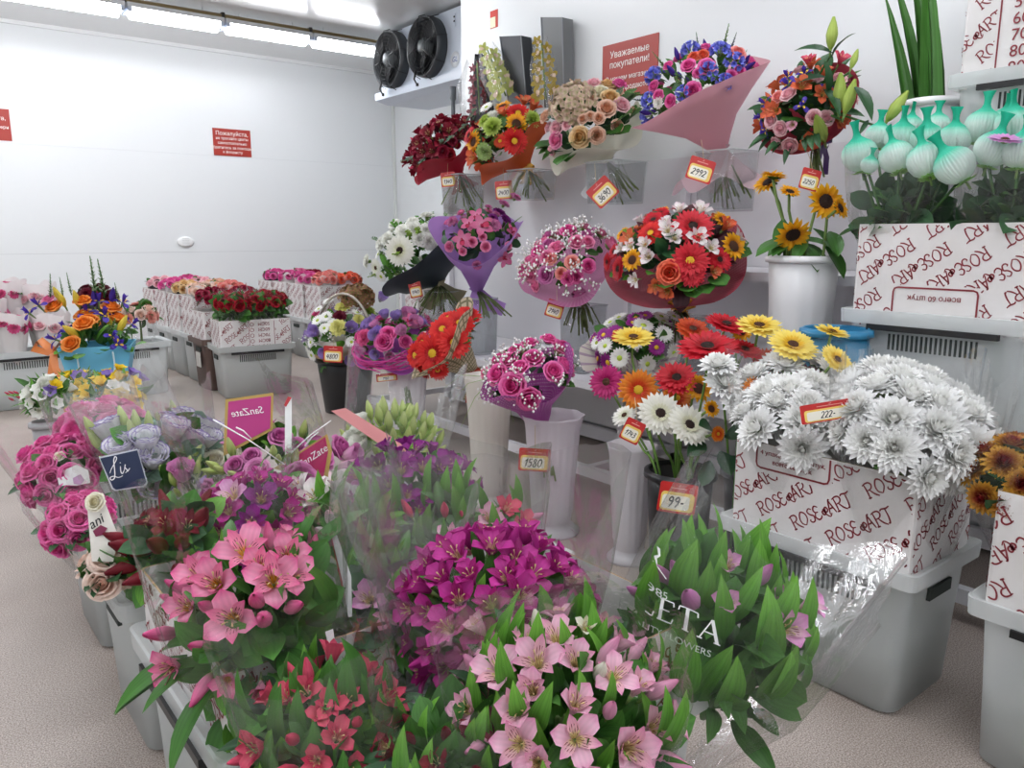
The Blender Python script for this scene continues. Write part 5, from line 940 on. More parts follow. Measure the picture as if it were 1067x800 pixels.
head_set(ba, dm, rng, [('daisy_white', 340, 330, 7), ('daisy_white', 347, 338, 7), ('daisy_white', 331, 334, 7), ('daisy_white', 338, 342, 6), ('carn_yellow', 357, 321, 8), ('carn_yellow', 353, 342, 9), ('carn_burg', 354, 330, 7), ('hydra_rust', 372, 311, 15), ('lis_lilac', 366, 342, 6), ('lis_lilac', 383, 341, 6), ('lis_lilac', 328, 346, 6), ('daisy_white', 342, 314, 6), ('carn_yellow', 374, 333, 6), ('mum_green', 384, 325, 7), ('daisy_white', 332, 322, 5), ('lis_lilac', 398, 310, 5), ('carn_pink', 329, 328, 5)], [('daisy_white', .045, 10), ('lis_lilac', .04, 8), ('mum_green', .05, 4)], 0, .3)
leaves(ba, dm, rng, [('broad', 'bright', .1, 40, 'in'), ('round', 'mid', .08, 16, 'rim'), ('ruscus', 'mid', .16, 6, 'out')]); gyp(ba, dm, rng, 60, .05, .007)
mb = MB(); q = bk.x, bk.y
mb.grid([[V((math.cos(a)*r_, math.sin(a)*r_, z_)) for a in [2*PI*k/40 for k in range(41)]] for r_, z_ in ((.10, .0), (.245, .004), (.27, .03))]); part('kraft_liner', mb, ba, None, [paper('kraft liner', '#b79a6c')])
price_tag('yellow price tag 4800 hanging on the basket arrangement', 347, 369, 20, 17, atx(347, 369, 2.5), '4800', -.05)
v0 = atx(425, 420, 2.62); vase('white fluted vase under the pink sisal bouquet', v0.x, v0.y, 0, .62, .15)
B = bq('sisal_bouquet', 'pink and lilac bouquet wrapped in magenta sisal and paper', (408, 345), 2.58, 38, (418, 384), .08, .75,
  [('carn_pink', 380, 352, 9), ('rose_hot', 400, 356, 9), ('rose_hot', 404, 348, 8), ('lis_pink', 425, 328, 7), ('lis_pink', 432, 337, 7), ('orchid_pink', 428, 335, 9), ('lis_lilac', 384, 339, 6), ('lis_lilac', 391, 350, 6), ('lis_lilac', 401, 328, 5), ('lis_lilac', 412, 330, 5), ('spire_green', 432, 320, 9), ('spire_green', 440, 324, 9), ('lis_lilac', 430, 326, 5), ('orchid_pink', 445, 333, 7), ('fre_lilac', 394, 344, 6)], [('lis_pink', .035, 8), ('lis_lilac', .03, 8), ('rose_hot', .04, 4)], [('broad', 'bright', .10, 30, 'in'), ('round', 'bright', .08, 10, 'rim'), ('lance', 'mid', .1, 10, 'out')], 221, zmin=.0)
cone(B, paper('magenta lilac paper', '#b85cc0', .5), 1.08, -.02, (4, .3), None, .05); mb = MB(); rg = random.Random(9)
for k in range(90):
    a0 = rg.random()*6.28; ln = rg.uniform(.8, 2.2); rr = B.R*rg.uniform(.95, 1.2); zz = rg.uniform(-.03, .045)-.02
    mb.tube([B.c-V(B.root.location)+B.dm.u*math.cos(a0+ln*t)*rr*(1+.05*math.sin(7*t+k))+B.dm.w*math.sin(a0+ln*t)*rr+B.n*(zz+.02*math.sin(5*t+k)) for t in [i/7 for i in range(8)]], .0035, 4, cap=False)
part('sisal_wreath', mb, B.root, None, [mat('sisal pink', '#d6409a', .6)])
stems_to(B, (424, 420), 8, .1); price_tag('red price tag lying edge on below the pink sisal bouquet', 403, 393, 22, 8, atx(403, 393, 2.42), '1980', .1)
v1 = atz(510, 522, 0); vase('white fluted vase in front of the shelf under the red gerbera bouquet', v1.x, v1.y, 0, .66, .125, col='#f1ede6', clear=.05)
B = bq('gerbera_bouquet', 'scarlet gerbera bouquet in checked kraft wrap leaning over the vase', (462, 354), 2.42, 36, (493, 388), .12, .8,
  [('gerb_scarlet', 451, 368, 18), ('gerb_scarlet', 473, 357, 16), ('gerb_scarlet', 479, 337, 15), ('gerb_scarlet', 461, 343, 14), ('gerb_scarlet', 433, 370, 13), ('gerb_scarlet', 488, 328, 13), ('gerb_scarlet', 440, 357, 11), ('gerb_scarlet', 467, 331, 10), ('gerb_scarlet', 456, 385, 11)], [('gerb_scarlet', .06, 4)], [('broad', 'dark', .08, 26, 'in'), ('broad', 'mid', .08, 8, 'rim')], 222, face=.4, zmin=.05, gap=.6)
PLD = paper('checked kraft', '#cdbfa2', .65, ('plaid', '#7f7a5c', 14, 26), .25); cone(B, PLD, 1.34, .02, (4, .15), (3, .04), .08, (RT+ZUP*.8, .10), low=-.02); skirt(B, PLD, .14, .07, -ZUP+RT*.1, (4, .3))
bow(B, '#b03a2a', .05, .16); stems_to(B, (505, 430), 8, .1)
v2 = atz(575, 553, 0); vase('milky vase with wavy mouth holding the dotted pink bouquet', v2.x, v2.y, 0, .555, .135, col='#f3eef3', clear=.18)
B = bq('rose_bouquet', 'hot pink rose and gypsophila bouquet in dotted magenta paper with spikes', (548, 384), 2.26, 45, (562, 442), .10, .72,
  [('rose_hot', 534, 402, 13), ('rose_hot', 518, 390, 11), ('rose_hot', 530, 375, 9), ('rose_hot', 556, 373, 10), ('rose_hot', 577, 387, 10), ('rose_hot', 586, 363, 12), ('rose_hot', 552, 357, 8), ('rose_hot', 572, 353, 8), ('rose_pink', 505, 388, 6), ('rose_hot', 538, 364, 8)], [('rose_hot', .045, 6)], [('broad', 'dark', .06, 30, 'in'), ('broad', 'mid', .08, 6, 'rim')], 223, zmin=.05)
gyp(B.root, B.dm, B.rng, 380, .035, .0075); MDT = paper('dotted magenta', '#b657ac', .45, ('dots', '#ecd0e6', 26, 70), .35); cone(B, MDT, 1.14, .01, (3, .12), (3, .09), .05, (RT+ZUP*.6, .07), .04, low=.12)
mb = MB()
for q in ((505, 395, 470, 420), (510, 398, 480, 445), (500, 392, 462, 405), (522, 405, 535, 440)): mb.tube([atx(q[0], q[1], 2.15)-V(B.root.location), atx((q[0]+q[2])/2, (q[1]+q[3])/2-8, 2.10)-V(B.root.location), atx(q[2], q[3], 2.10)-V(B.root.location)], [.0016, .0012, .0006], 4)
part('bear_grass', mb, B.root, None, [leafmat('lime')]); bow(B, '#b05ab0', .02, .08)
stems_to(B, (572, 500), 9, .08, .0, 'stem'); price_tag('large clear price tag 1580 in front of the milky vase', 557, 479, 33, 24, atx(557, 479, 2.12), '1580', -.06)
v3 = atz(655, 582, 0); vase('slim white vase next to the black gerbera bucket', v3.x, v3.y, 0, .50, .10, col='#f2eff2', clear=.05)
B = bq('daisy_bouquet', 'round bouquet of white and purple daisies in striped white wrap', (662, 350), 2.72, 46, (668, 396), .06, .65,
  [('daisy_white', 636, 336, 9), ('daisy_white', 645, 331, 9), ('daisy_white', 692, 348, 10), ('daisy_white', 689, 330, 9), ('daisy_white', 702, 330, 9), ('daisy_magenta', 629, 349, 9), ('daisy_magenta', 641, 346, 9), ('daisy_purple', 662, 331, 9), ('daisy_purple', 672, 329, 9), ('daisy_magenta', 659, 336, 7), ('daisy_orange', 645, 350, 8), ('daisy_magenta', 684, 362, 9), ('daisy_white', 622, 357, 8), ('daisy_magenta', 619, 352, 7)], [('daisy_white', .045, 12), ('daisy_magenta', .045, 8)], [IN], 224, zmin=.0)
cone(B, paper('striped cream wrap', '#e4ded2', .45, ('plaid', '#b9a3b4', 1, 30), .4, .15), 1.32, .0, (5, .2), None, .06, bulge=1.6, low=-.08); cw = B.b; clear_vase(CVL+'daisy bouquet', cw.x+.08, cw.y, .598, max(.06, cw.z-.598-.0), .14)
# --- orchid sprays standing against the wall
def orchid_spray(label, p0, p1, X, key, n, sc, seed, back=None, w=.10):
    rng = random.Random(seed); a, b_ = atx(*p0, X), atx(*p1, X); r = thing('orchid_spray', label, 'orchid', a); O = V(r.location); mb = MB(); pts = [a+(b_-a)*(i/6)+TOW*.03*math.sin(PI*i/6) for i in range(7)]; mb.tube([p-O for p in pts], .006, 6); part('stem', mb, r, None, [leafmat('stem')])
    for i in range(n):
        t = .05+.93*i/(n-1); p = a+(b_-a)*t+TOW*.05+RT*(.05*(1 if i % 2 else -1)*(1-.5*t)); flower(r, key, p, nrm(.5*(1 if i % 2 else -1), .1, 1), sc*(1-.35*t), rng)
    if back:
        m_, w0, w1 = back; up = (b_-a).normalized(); q = V((.05, 0, 0)); sd = V((0, -1, 0)); o0 = a-up*.05; o1 = b_+up*.07; mb = MB()
        R_ = lambda o, ww: [o+q+sd*ww-O, o+q*.0+sd*ww-O, o+q*.6+sd*ww*.9-O, o+q*.6-sd*ww*.9-O, o+q*.0-sd*ww-O, o+q-sd*ww-O]
        mb.loft([R_(o0, w0), R_(o1, w1)], 0, True, True); part('sleeve_back', mb, r, None, [m_], False)
    sleeve(r, a-(b_-a)*.05, b_-a, [(0, w*.9), ((b_-a).length*.6, w), ((b_-a).length*1.1, w*.45)], CEL, rng, spikes=(2, .02)); return r
orchid_spray('wine red orchid spray in a pointed clear sleeve by the cooler', (500, 120), (497, 66), 3.55, 'orchid_wine', 10, .05, 1, (PBK, .13, .02), .15)
orchid_spray('pale green orchid spray in a black backed sleeve', (527, 100), (508, 52), 3.55, 'orchid_green', 9, .075, 2, None, .12)
orchid_spray('golden orchid spray in front of a tall grey box', (569, 104), (564, 44), 3.52, 'orchid_gold', 9, .06, 3, None, .09)
for nm, lb, q, m_ in (('orchid_box', 'black tapering flower box between the green and golden orchids', [(521, 38), (543, 37), (549, 108), (530, 108)], mat('box black', '#1f232b', .35)), ('orchid_box', 'tall grey flower box behind the golden orchids', [(564, 18), (586, 18), (588, 112), (568, 112)], mat('box grey', '#6f7172', .5))):
    pts = [atx(x, y, 3.58) for x, y in q]; r = thing(nm, lb, 'box', (pts[2]+pts[3])/2); O = V(r.location); mb = MB(); f = [p-O for p in pts]; bk_ = [p+V((.09, 0, 0)) for p in f]
    for ix in ((0, 1, 2, 3),): mb.face([f[i] for i in ix]); mb.face([bk_[i] for i in ix[::-1]])
    for i in range(4): mb.face([f[i], bk_[i], bk_[(i+1) % 4], f[(i+1) % 4]])
    part('box_shell', mb, r, None, [m_], False); mb = MB(); mb.tube([f[0]+V((-.002, 0, 0)), f[3]+V((-.002, 0, 0))], .004, 4); mb.tube([f[1]+V((-.002, 0, 0)), f[2]+V((-.002, 0, 0))], .004, 4); part('box_edge', mb, r, None, [mat('box edge grey', '#8d9095', .3)])
# --- sunflowers and tall leaves
sx = 2.95; p = atx(838, 266, sx); bucket('tall white fluted bucket of sunflowers', p.x, p.y, .598, p.z-.598, .138, .10, '#e6e6e8', flute=14)
SUN = [('back-facing sunflower with its twin at the top', 801, 190, 17, (-.5, .6, .3), 0), ('topmost sunflower, tilted away from the lens', 806, 184, 15, (.1, .9, .1), 1), ('open sunflower facing the room with a dark disc', 860, 210, 20, (.1, .15, 1), 2), ('drooping sunflower hanging over the bucket rim', 826, 244, 20, (0, -.55, .8), 3), ('small half hidden sunflower between the stems', 823, 200, 12, (.1, .8, .5), 4), ('low sunflower peeping out behind the open one', 875, 217, 13, (.5, .3, .6), 5)]
rg = random.Random(77)
for lb, px, py, rp, nn, i in SUN:
    q = atx(px, py, sx-.03*(i % 3)-(.12 if i == 3 else 0)); n_ = nrm(*nn); s0 = V((p.x+rg.uniform(-.06, .06), p.y+rg.uniform(-.06, .06), .66)); r = thing('sunflower', lb, 'sunflower', s0, 0, 'sunflowers in the white bucket'); O = V(r.location); sc = rp/pm(q); mid = V((s0.x*.5+q.x*.5, s0.y*.5+q.y*.5, p.z+.04)); e_ = q-n_*sc*.2
    mb = MB(); pl = [s0-O, (s0+mid)*.5-O, mid-O, mid*.3+e_*.7-n_*.03+ZUP*.02-O, e_-O]; mb.tube(pl, .006, 7); part('stem', mb, r, None, [leafmat('stem')]); flower(r, 'sunflower', q, n_, sc, rg)
    mb = MB()
    for k in range(3):
        a = mid*.6+e_*.4 if k % 2 else mid+ZUP*.01*k; d = RT*rg.uniform(-1, 1)-ZUP*rg.uniform(.0, 1.)+TOW*rg.uniform(.2, .8); leaf_at(mb, 'broad', a-O, d, ZUP+TOW*.3+d*.1, rg.uniform(.11, .17), rg.random(), .75)
    part('leaf', mb, r, None, [leafmat('mid')])
p = atx(972, 104, 3.27); bucket('white bucket of tall strap leaves under the top carton', p.x, p.y, 1.187, p.z-1.187, .10, .08, '#e9e9ea'); r = thing('strap_leaf_plant', 'tall green strap leaves standing in the white bucket on the shelf', 'plant', (p.x, p.y, 1.2)); O = V(r.location); rg = random.Random(4)
for k, (tx, ty, wd) in enumerate(((930, -30, 1.1), (948, -60, 1.2), (962, -80, 1.4), (973, -90, 1.5), (985, -60, 1.3), (958, -20, 1.0), (940, -70, 1.0), (978, -30, 1.2))):
    a = V((p.x+rg.uniform(-.03, .03), p.y+rg.uniform(-.03, .03), 1.22)); q = atx(tx, ty, 3.25); mb = MB(); leaf_at(mb, 'strap', a-O, q-a, TOW+RT*rg.uniform(-.4, .4), (q-a).length, rg.random(), wd*.45); part('leaf', mb, r, None, [leafmat('mid')])
bl = atx(868, 385, 2.60); bucket('blue plastic bucket behind the yellow gerberas', bl.x, bl.y, 0, atx(868, 341, 2.6).z, .11, .10, '#2f7fa8', name='blue_bucket')
# ------------------------------------------------------------------ gerberas in black buckets
BB = [V((2.30, 1.86, 0)), V((2.52, 1.72, 0))]
bucket('black bucket full of gerberas with its rim in view', 2.30, 1.86, 0, .475, .125, .10, '#1b1c1f', name='black_bucket'); bucket('second black bucket of gerberas, nearer the white chrysanthemum carton', 2.545, 1.70, 0, .47, .115, .09, '#1b1c1f', name='black_bucket')
GB = [('yellow gerbera floating over the purple daisy bouquet', 'gerb_yellow', 660, 352, 23, (-.05, .95, .35), 2.42, 0), ('rust red gerbera seen from its underside', 'gerb_rust', 722, 343, 19, (.1, .8, .5), 2.55, 0), ('crimson gerbera at the top beside the pale yellow one', 'gerb_red', 757, 338, 23, (.15, .92, .35), 2.55, 1), ('pale yellow gerbera, highest of the three by the sunflower bucket', 'gerb_yellow', 791, 340, 25, (0, .93, .36), 2.45, 1), ('largest yellow gerbera below the white fluted bucket', 'gerb_yellow', 826, 360, 27, (.05, .85, .5), 2.36, 1),
 ('yellow gerbera tilted sideways against the tall crate', 'gerb_yellow', 867, 346, 19, (.2, .97, .2), 2.45, 1), ('yellow gerbera drooping before the blue bucket', 'gerb_yellow', 872, 375, 20, (.35, .65, .6), 2.36, 1), ('big crimson gerbera in the middle of the bucket', 'gerb_red', 737, 362, 32, (-.1, .93, .38), 2.28, 0), ('crimson gerbera just behind the big middle one', 'gerb_red', 776, 364, 20, (.2, .9, .35), 2.42, 1), ('magenta gerbera leaning out over the slim white vase', 'gerb_magenta', 632, 398, 19, (-.35, .35, .9), 2.30, 0),
 ('orange and yellow tipped gerbera facing the room', 'gerb_orange', 665, 406, 22, (-.1, .2, 1), 2.22, 0), ('scarlet gerbera above the white ones', 'gerb_red', 705, 394, 23, (-.1, .75, .6), 2.32, 0), ('white gerbera with a dark eye, upper of the pair', 'gerb_white', 688, 431, 25, (0, .6, .8), 2.18, 0), ('white gerbera with a dark eye, lower of the pair', 'gerb_white', 718, 443, 25, (.25, .65, .7), 2.16, 0), ('small white gerbera turned aside by the 1743 price tag', 'gerb_whiteg', 651, 433, 15, (-.5, .7, .4), 2.24, 0),
 ('amber gerbera behind the scarlet one', 'mini_sun', 728, 405, 16, (.1, .5, .8), 2.36, 0), ('orange gerbera half hidden under the scarlet one', 'gerb_orange', 705, 415, 17, (0, .6, .7), 2.38, 0), ('orange gerbera peeping beside the white chrysanthemums', 'gerb_orange', 789, 407, 17, (.1, .5, .8), 2.22, 1), ('coral orange gerbera hanging low by the white chrysanthemums', 'gerb_orange', 785, 424, 15, (.1, -.2, 1), 2.20, 1), ('burgundy gerbera low behind the white chrysanthemums', 'gerb_burgundy', 840, 389, 18, (0, .95, .3), 2.40, 1),
 ('deep red gerbera in shade between the buckets', 'gerb_burgundy', 784, 392, 17, (0, .8, .5), 2.45, 1), ('rust orange gerbera under the pale yellow one', 'gerb_rust', 800, 378, 17, (0, .6, .8), 2.5, 1), ('small amber gerbera among the bucket leaves', 'mini_sun', 741, 426, 10, (.3, .4, .8), 2.2, 0), ('amber gerbera below the pale yellow ones', 'mini_sun', 772, 346, 12, (0, .6, .8), 2.62, 1), ('tiny orange gerbera low beside the chrysanthemum stem', 'gerb_orange', 748, 452, 9, (.4, .2, .9), 2.18, 0)]
rg = random.Random(12)
for lb, k, px, py, rp, nn, X, bi in GB:
    q = atx(px, py, X); n_ = nrm(*nn); sc = rp/pm(q); b_ = BB[bi]+V((rg.uniform(-.06, .06), rg.uniform(-.06, .06), .03)); r = thing('gerbera', lb, 'gerbera', b_, 0, 'gerberas in the black buckets'); O = V(r.location); e_ = q-n_*sc*.2; mid = V((b_.x*.6+e_.x*.4, b_.y*.6+e_.y*.4, .45))
    mb = MB(); c_ = e_-n_*.07-ZUP*.02; pts = [b_, mid, mid*.45+c_*.55, c_, e_]; mb.tube([V((*[smooth_line([(i, p[j]) for i, p in enumerate(pts)], 4)[t][1] for j in range(3)],))-O for t in range(17)], .0048, 7); part('stem', mb, r, None, [petal_mat('gerbera stem', [(0, '#5f8a3a'), (1, '#7fa04e')], .45, .2, .1)]); flower(r, k, q, n_, sc, rg)
ws = thing('chrysanthemum', 'white chrysanthemum stem with three blooms standing in the gerbera bucket', 'chrysanthemum', (2.36, 1.66, .05)); O = V(ws.location); fk = V((2.34, 1.64, .62)); mb = MB(); mb.tube([V((0, 0, 0)), fk-O], .005, 7)
for px, py, rp, nn in ((748, 383, 20, (-.1, .9, .4)), (754, 402, 22, (0, .8, .5)), (766, 420, 17, (.1, .6, .8))):
    q = atx(px, py, 2.16); n_ = nrm(*nn); flower(ws, 'mum_white', q, n_, rp/pm(q), rg); mb.tube([fk-O, (fk+q)*.5+TOW*.01-O, q-n_*.02-O], .003, 6)
part('stem', mb, ws, None, [leafmat('mid')]); mb = MB()
for px, py, d in ((742, 447, (-.5, .3, .6)), (750, 470, (.2, -.5, .6)), (735, 462, (-.6, -.2, .5)), (755, 455, (.6, .3, .4)), (740, 480, (-.3, -.6, .4)), (760, 475, (.5, -.4, .4))): leaf_at(mb, 'broad', atx(px, py, 2.2)-O, RT*d[0]+ZUP*d[1]+TOW*d[2], ZUP+TOW, .10, rg.random())
part('leaf', mb, ws, None, [leafmat('dark')])
price_tag('tilted price tag 1743 clipped on the small white gerbera', 659, 449, 21, 24, atx(659, 449, 2.06), '1743', -.45)
# ------------------------------------------------------------------ big crates by the shelf
XC_, YC_ = 2.27, 1.18
crate('clear plastic crate with a carton of white chrysanthemums, water line showing', XC_, YC_, 'y'); r = carton('printed carton of white chrysanthemums with a framed count of stems', XC_, YC_, 'y', seed=5, z1=.715, skip=(2, .075, .225, .335, 1.)); face_text(r, .575, .375, .40, 2, [('4 упаковки по 15 штук,', .205, .288, .020), ('всего 60 штук', .205, .262, .020)], (.083, .238, .327, .312))
XU, YU = 2.90, 1.165
crate('clear plastic crate on the shelf with vent slots, under the teal netted blooms', XU, YU, 'y', z=.598, H=.495); r = carton('printed carton with upside-down words holding the teal netted blooms', XU, YU, 'y', z=.598, z0=.43, z1=.79, flip=True, seed=2, skip=(2, .14, .0, .42, .155)); face_text(r, .575, .375, .43, 2, [('всего 60 штук', .28, .115, .026)], (.145, .03, .415, .148), True)
crate('clear plastic crate at the picture edge beside the white chrysanthemum crate', 2.27, .42, 'y'); carton('printed carton of bronze chrysanthemums at the picture edge', 2.27, .42, 'y', seed=6, z1=.735, flip=True)
crate('shallow plastic crate hidden under the top crate', 3.33, 1.06, 'y', z=1.187, H=.275, vents=False); crate('clear plastic crate high on the shelf beside the strap leaves', 3.33, 1.06, 'y', z=1.464); ua = 1.3475-atx(1040, 40, 3.14).y; ub = 1.3475-atx(1062, 40, 3.14).y; r = carton('printed carton with a size column, highest of all, beside the strap leaves', 3.33, 1.06, 'y', z=1.464, z0=.40, z1=.92, seed=4, skip=(2, ua-.01, -1, .40, 1)); face_text(r, .575, .375, .40, 2, [(t_, ub, .055+.053*i, .055) for i, t_ in enumerate(('90', '80', '70', '60', '50', '40'))])
mb = MB()
for xx in (ua,): mb.box((.2875-xx, .1895, .66), (.005, .001, .5))
part('printed_frame', mb, r, None, [INKR], False)
# white chrysanthemums
def wb(label, hp, X, Rp, hk, n, base, seed, key='mum_white', hr=.062, cnt=20, zt=.45, sl=CELT, lv=(('broad', 'mid', .08, 14, 'in'),), main=(), name='chrysanthemum_bunch', zmin=.0, gap=.55, slk=1.15, sltop=.06, group=None):
    P_ = atx(*hp, X); R = Rp/pm(P_); h = hk*R; n = nrm(*n); c = P_-n*h*.4; b = V((base[0], base[1], .06 if len(base) < 3 else base[2])); rng = random.Random(seed); r = thing(name, label, 'bunch', b, 0, group); dm = Dome(c, n, R, h); head_set(r, dm, rng, main, [(key, hr, cnt)], zmin, .15, gap); leaves(r, dm, rng, lv); stems(r, c, b-c, (c-b).length, rng, 6, .03, .004, 'stem')
    if sl: D = (c-b).length; sleeve(r, b, (c-b), [(D*.35, R*.35), (D*.7, R*.75), (D*.95, R*1.05), (D+h*.6, R*slk), (D+h+sltop, R*slk*1.02)], sl, rng, spikes=(4, .04))
    return r
wb('white chrysanthemum bunch at the far end of the carton, behind the red tag', (835, 405), 2.36, 62, .55, (-.1, .95, .3), (2.30, 1.30), 301, cnt=22, zmin=-.1); wb('white chrysanthemum bunch overhanging the carton front, under the tag', (832, 432), 2.20, 56, .55, (-.05, .95, .3), (2.20, 1.20), 302, cnt=20, zmin=.08)
wb('white chrysanthemum bunch with green leaves, largest open blooms', (948, 438), 2.16, 66, .6, (.1, .85, .5), (2.2, 1.0), 303, cnt=20, main=[('mum_white', 930, 440, 26), ('mum_white', 975, 425, 25), ('mum_white', 905, 460, 22)], lv=(('broad', 'mid', .09, 12, 'in'), ('lance', 'mid', .09, 5, 'out')), zmin=-.2); wb('white chrysanthemum bunch in a clear sleeve against the tall crate', (950, 415), 2.36, 58, .55, (.2, .9, .3), (2.34, 1.05), 304, cnt=20)
wb('white chrysanthemum bunch leaning over the end of the carton', (1005, 448), 2.26, 40, .6, (.6, .7, .4), (2.3, .98), 305, cnt=12, lv=(('broad', 'mid', .08, 8, 'in'),))
price_tag('wide red tag lying across the white chrysanthemums', 865, 428, 62, 20, atx(865, 428, 1.98), '222-', .16, strap=False, group=None)
wb('bronze and yellow chrysanthemum bunch in the edge carton', (1064, 492), 2.2, 46, .75, (-.1, .8, .5), (2.25, .52), 306, 'mum_bronze', .04, 18, lv=(('broad', 'dark', .1, 24, 'in'), ('lance', 'wine', .1, 8, 'out')))
# teal netted chrysanthemums
def netted(label, heads, cx, X, R, seed, base, extra=()):
    rng = random.Random(seed); b = V(base); r = thing('netted_flower_bunch', label, 'bunch', b); O = V(r.location); c = atx(cx, 182, X)
    for px, py, rp, xx, nn in heads:
        q = atx(px, py, xx); flower(r, 'netted', q, nrm(*nn), rp*1.08/pm(q), rng); mb = MB(); mb.tube([q-nrm(*nn)*rp/pm(q)*.8-O, V((c.x*.5+q.x*.5, c.y*.5+q.y*.5, 1.40))-O, V((.06*rng.random(), .06*rng.random(), 0))], .005, 6); part('stem', mb, r, None, [leafmat('mid')])
    dm = Dome(V((c.x, c.y, 1.37)), (0, 0, 1), R*.9, .17); leaves(r, dm, rng, [('broad', 'dark', .11, 110, 'in'), ('lance', 'mid', .08, 24, 'out'), ('broad', 'mid', .07, 20, 'out')])
    for k, px, py, rp, nn in extra: q = atx(px, py, X-.16); flower(r, k, q, nrm(*nn), rp/pm(q), rng)
    z0 = V((c.x, c.y, 1.30)); sleeve(r, z0, ZUP+TOW*.1, [(0, R*.75), (.10, R*1.02), (.22, R*1.12), (.33, R*1.18)], CEL, rng, spikes=(3, .05), amp=.03, flat=.9); return r
netted('bunch of teal netted chrysanthemum globes in clear sleeve above the upside-down print', [(896, 162, 16, 2.80, (-.25, 1, 0)), (934, 164, 15.5, 2.76, (-.15, .85, -.3)), (965, 168, 17, 2.74, (-.1, .85, -.35)), (995, 173, 18, 2.72, (-.5, .8, -.25)), (906, 172, 8, 2.72, (.1, 1, .2)), (939, 145, 15, 2.88, (.0, 1, .1)), (966, 146, 15, 2.86, (-.15, 1, .1)), (994, 146, 15, 2.86, (0, 1, 0)), (915, 142, 12, 2.98, (.1, 1, 0)), (948, 134, 12, 3.02, (.1, 1, 0)), (976, 132, 12, 3.02, (.1, 1, -.1))], 945, 2.88, .185, 1, (2.90, 1.28, .62))
netted('bunch of teal netted globes with a mauve daisy at the picture edge', [(1024, 132, 16, 2.9, (.1, 1, 0)), (1035, 156, 17, 2.78, (.25, 1, .1)), (1056, 130, 16, 2.88, (-.1, 1, 0)), (1064, 158, 17, 2.78, (.1, 1, 0)), (1046, 128, 13, 3.0, (.1, 1, 0))], 1058, 2.88, .17, 2, (2.90, 1.0, .62), [('daisy_pink', 1047, 146, 19, (0, .95, .35))])
# ------------------------------------------------------------------ front crates and bunches
crate('near crate under the salmon and wine alstroemeria', .57, .91, 'y'); crate('clear crate under the light pink alstroemeria, tall side to the aisle', .575, 1.57, 'y'); crate('clear crate with a rounded lip between the dark red buds and pink roses', .68, 2.215, 'x'); crate('clear crate below the pink spray roses', .70, 2.88, 'x'); crate('grey crate farthest along the front aisle', .80, 3.52, 'x', style='grey')
crate('crate hidden under the magenta alstroemeria', 1.03, 1.20, 'y'); crate('crate under the hazy pink alstroemeria and striped white ones', 1.15, 1.76, 'x'); crate('crate under the green white lisianthus buds', 1.22, 2.32, 'y')
carton('printed carton corner under the light pink alstroemeria', .575, 1.57, 'y', seed=1, z1=.60); carton('plain white carton under the sleeve with big white lettering', 1.03, 1.20, 'y', seed=3, z1=.60)
def bunch(label, hp, z, Rp, hk, n, base, main, fill, lv, seed, sl=None, name='alstroemeria_flower_bunch', zmin=.0, face=.3, gap=.7, group=None, nst=6, upb=0.):
    if 'lisi' in name: upb = .6; face = .05
    if 'alstro' in name and 'leafy pale' not in label: lv = list(lv)+[('broad', 'mid', .10, 40, 'low'), ('broad', 'bright', .09, 14, 'low')]
    """sl: (material, mouth radius / R, rise above the dome, start along the axis, spikes)"""
    B = BQ(); P_ = atz(*hp, z); B.R = Rp/pm(P_); B.h = hk*B.R; B.n = nrm(*n); B.c = P_-B.n*B.h*.45; B.b = V((*base, .07)); B.root, B.dm, B.rng = bouquet(name, label, B.c, B.n, B.R, B.h, main, fill, lv, seed, group, 'bunch', B.b, zmin, face, gap, upb); d = B.b-B.c; B.D = d.length
    stems(B.root, B.c, d, B.D, B.rng, nst, .035, .004, 'stem')
    if sl:
        m_, k, up, s0, spk = sl[:5]; fl_ = sl[5] if len(sl) > 5 else .85; D = B.D; ax = (B.c-B.b).normalized(); R = B.R; B.sl = sleeve(B.root, B.b, ax, [(D*s0, R*.42), (D*(s0*.55+.45), R*.72), (D*.93, R*1.04), (D+B.h*.5, R*(k+1.05)/2), (D+B.h+up, R*k)], m_, B.rng, spikes=spk, flat=fl_)
    return B
AL = lambda a=36, b=26, L=.12: [('lance', 'bright', L*.9, a//2, 'up'), ('lance', 'mid', L*.8, b//3, 'out'), ('broad', 'mid', L*.6, 40, 'in'), ('lance', 'dark', L*.7, 14, 'rim')]
# light pink
bunch('light pink alstroemeria bunch with yellow throats leaning over the aisle crate', (248, 625), .70, 92, .75, (-.35, .8, .5), (.55, 1.5), [('als_pink', 208, 600, 22), ('als_pink', 225, 608, 25), ('als_pink', 242, 645, 27), ('bud_pink', 268, 625, 22), ('als_pink', 285, 605, 25), ('als_pink', 300, 580, 22), ('als_pink', 255, 575, 24), ('bud_pink', 275, 645, 22), ('als_pink', 195, 632, 20), ('bud_pink', 170, 660, 20), ('als_pink', 180, 693, 21), ('als_pink', 305, 600, 20), ('als_pink', 270, 590, 20), ('bud_pink', 215, 632, 16)], [('als_pink', .030, 7), ('bud_pink', .03, 8)], [('lance', 'bright', .11, 8, 'up'), ('lance2', 'mid', .13, 5, 'out'), ('broad', 'mid', .09, 44, 'in'), ('lance', 'mid', .14, 12, 'rim')], 401, (CELT, 1.15, .05, .45, (2, .1)), face=.45)
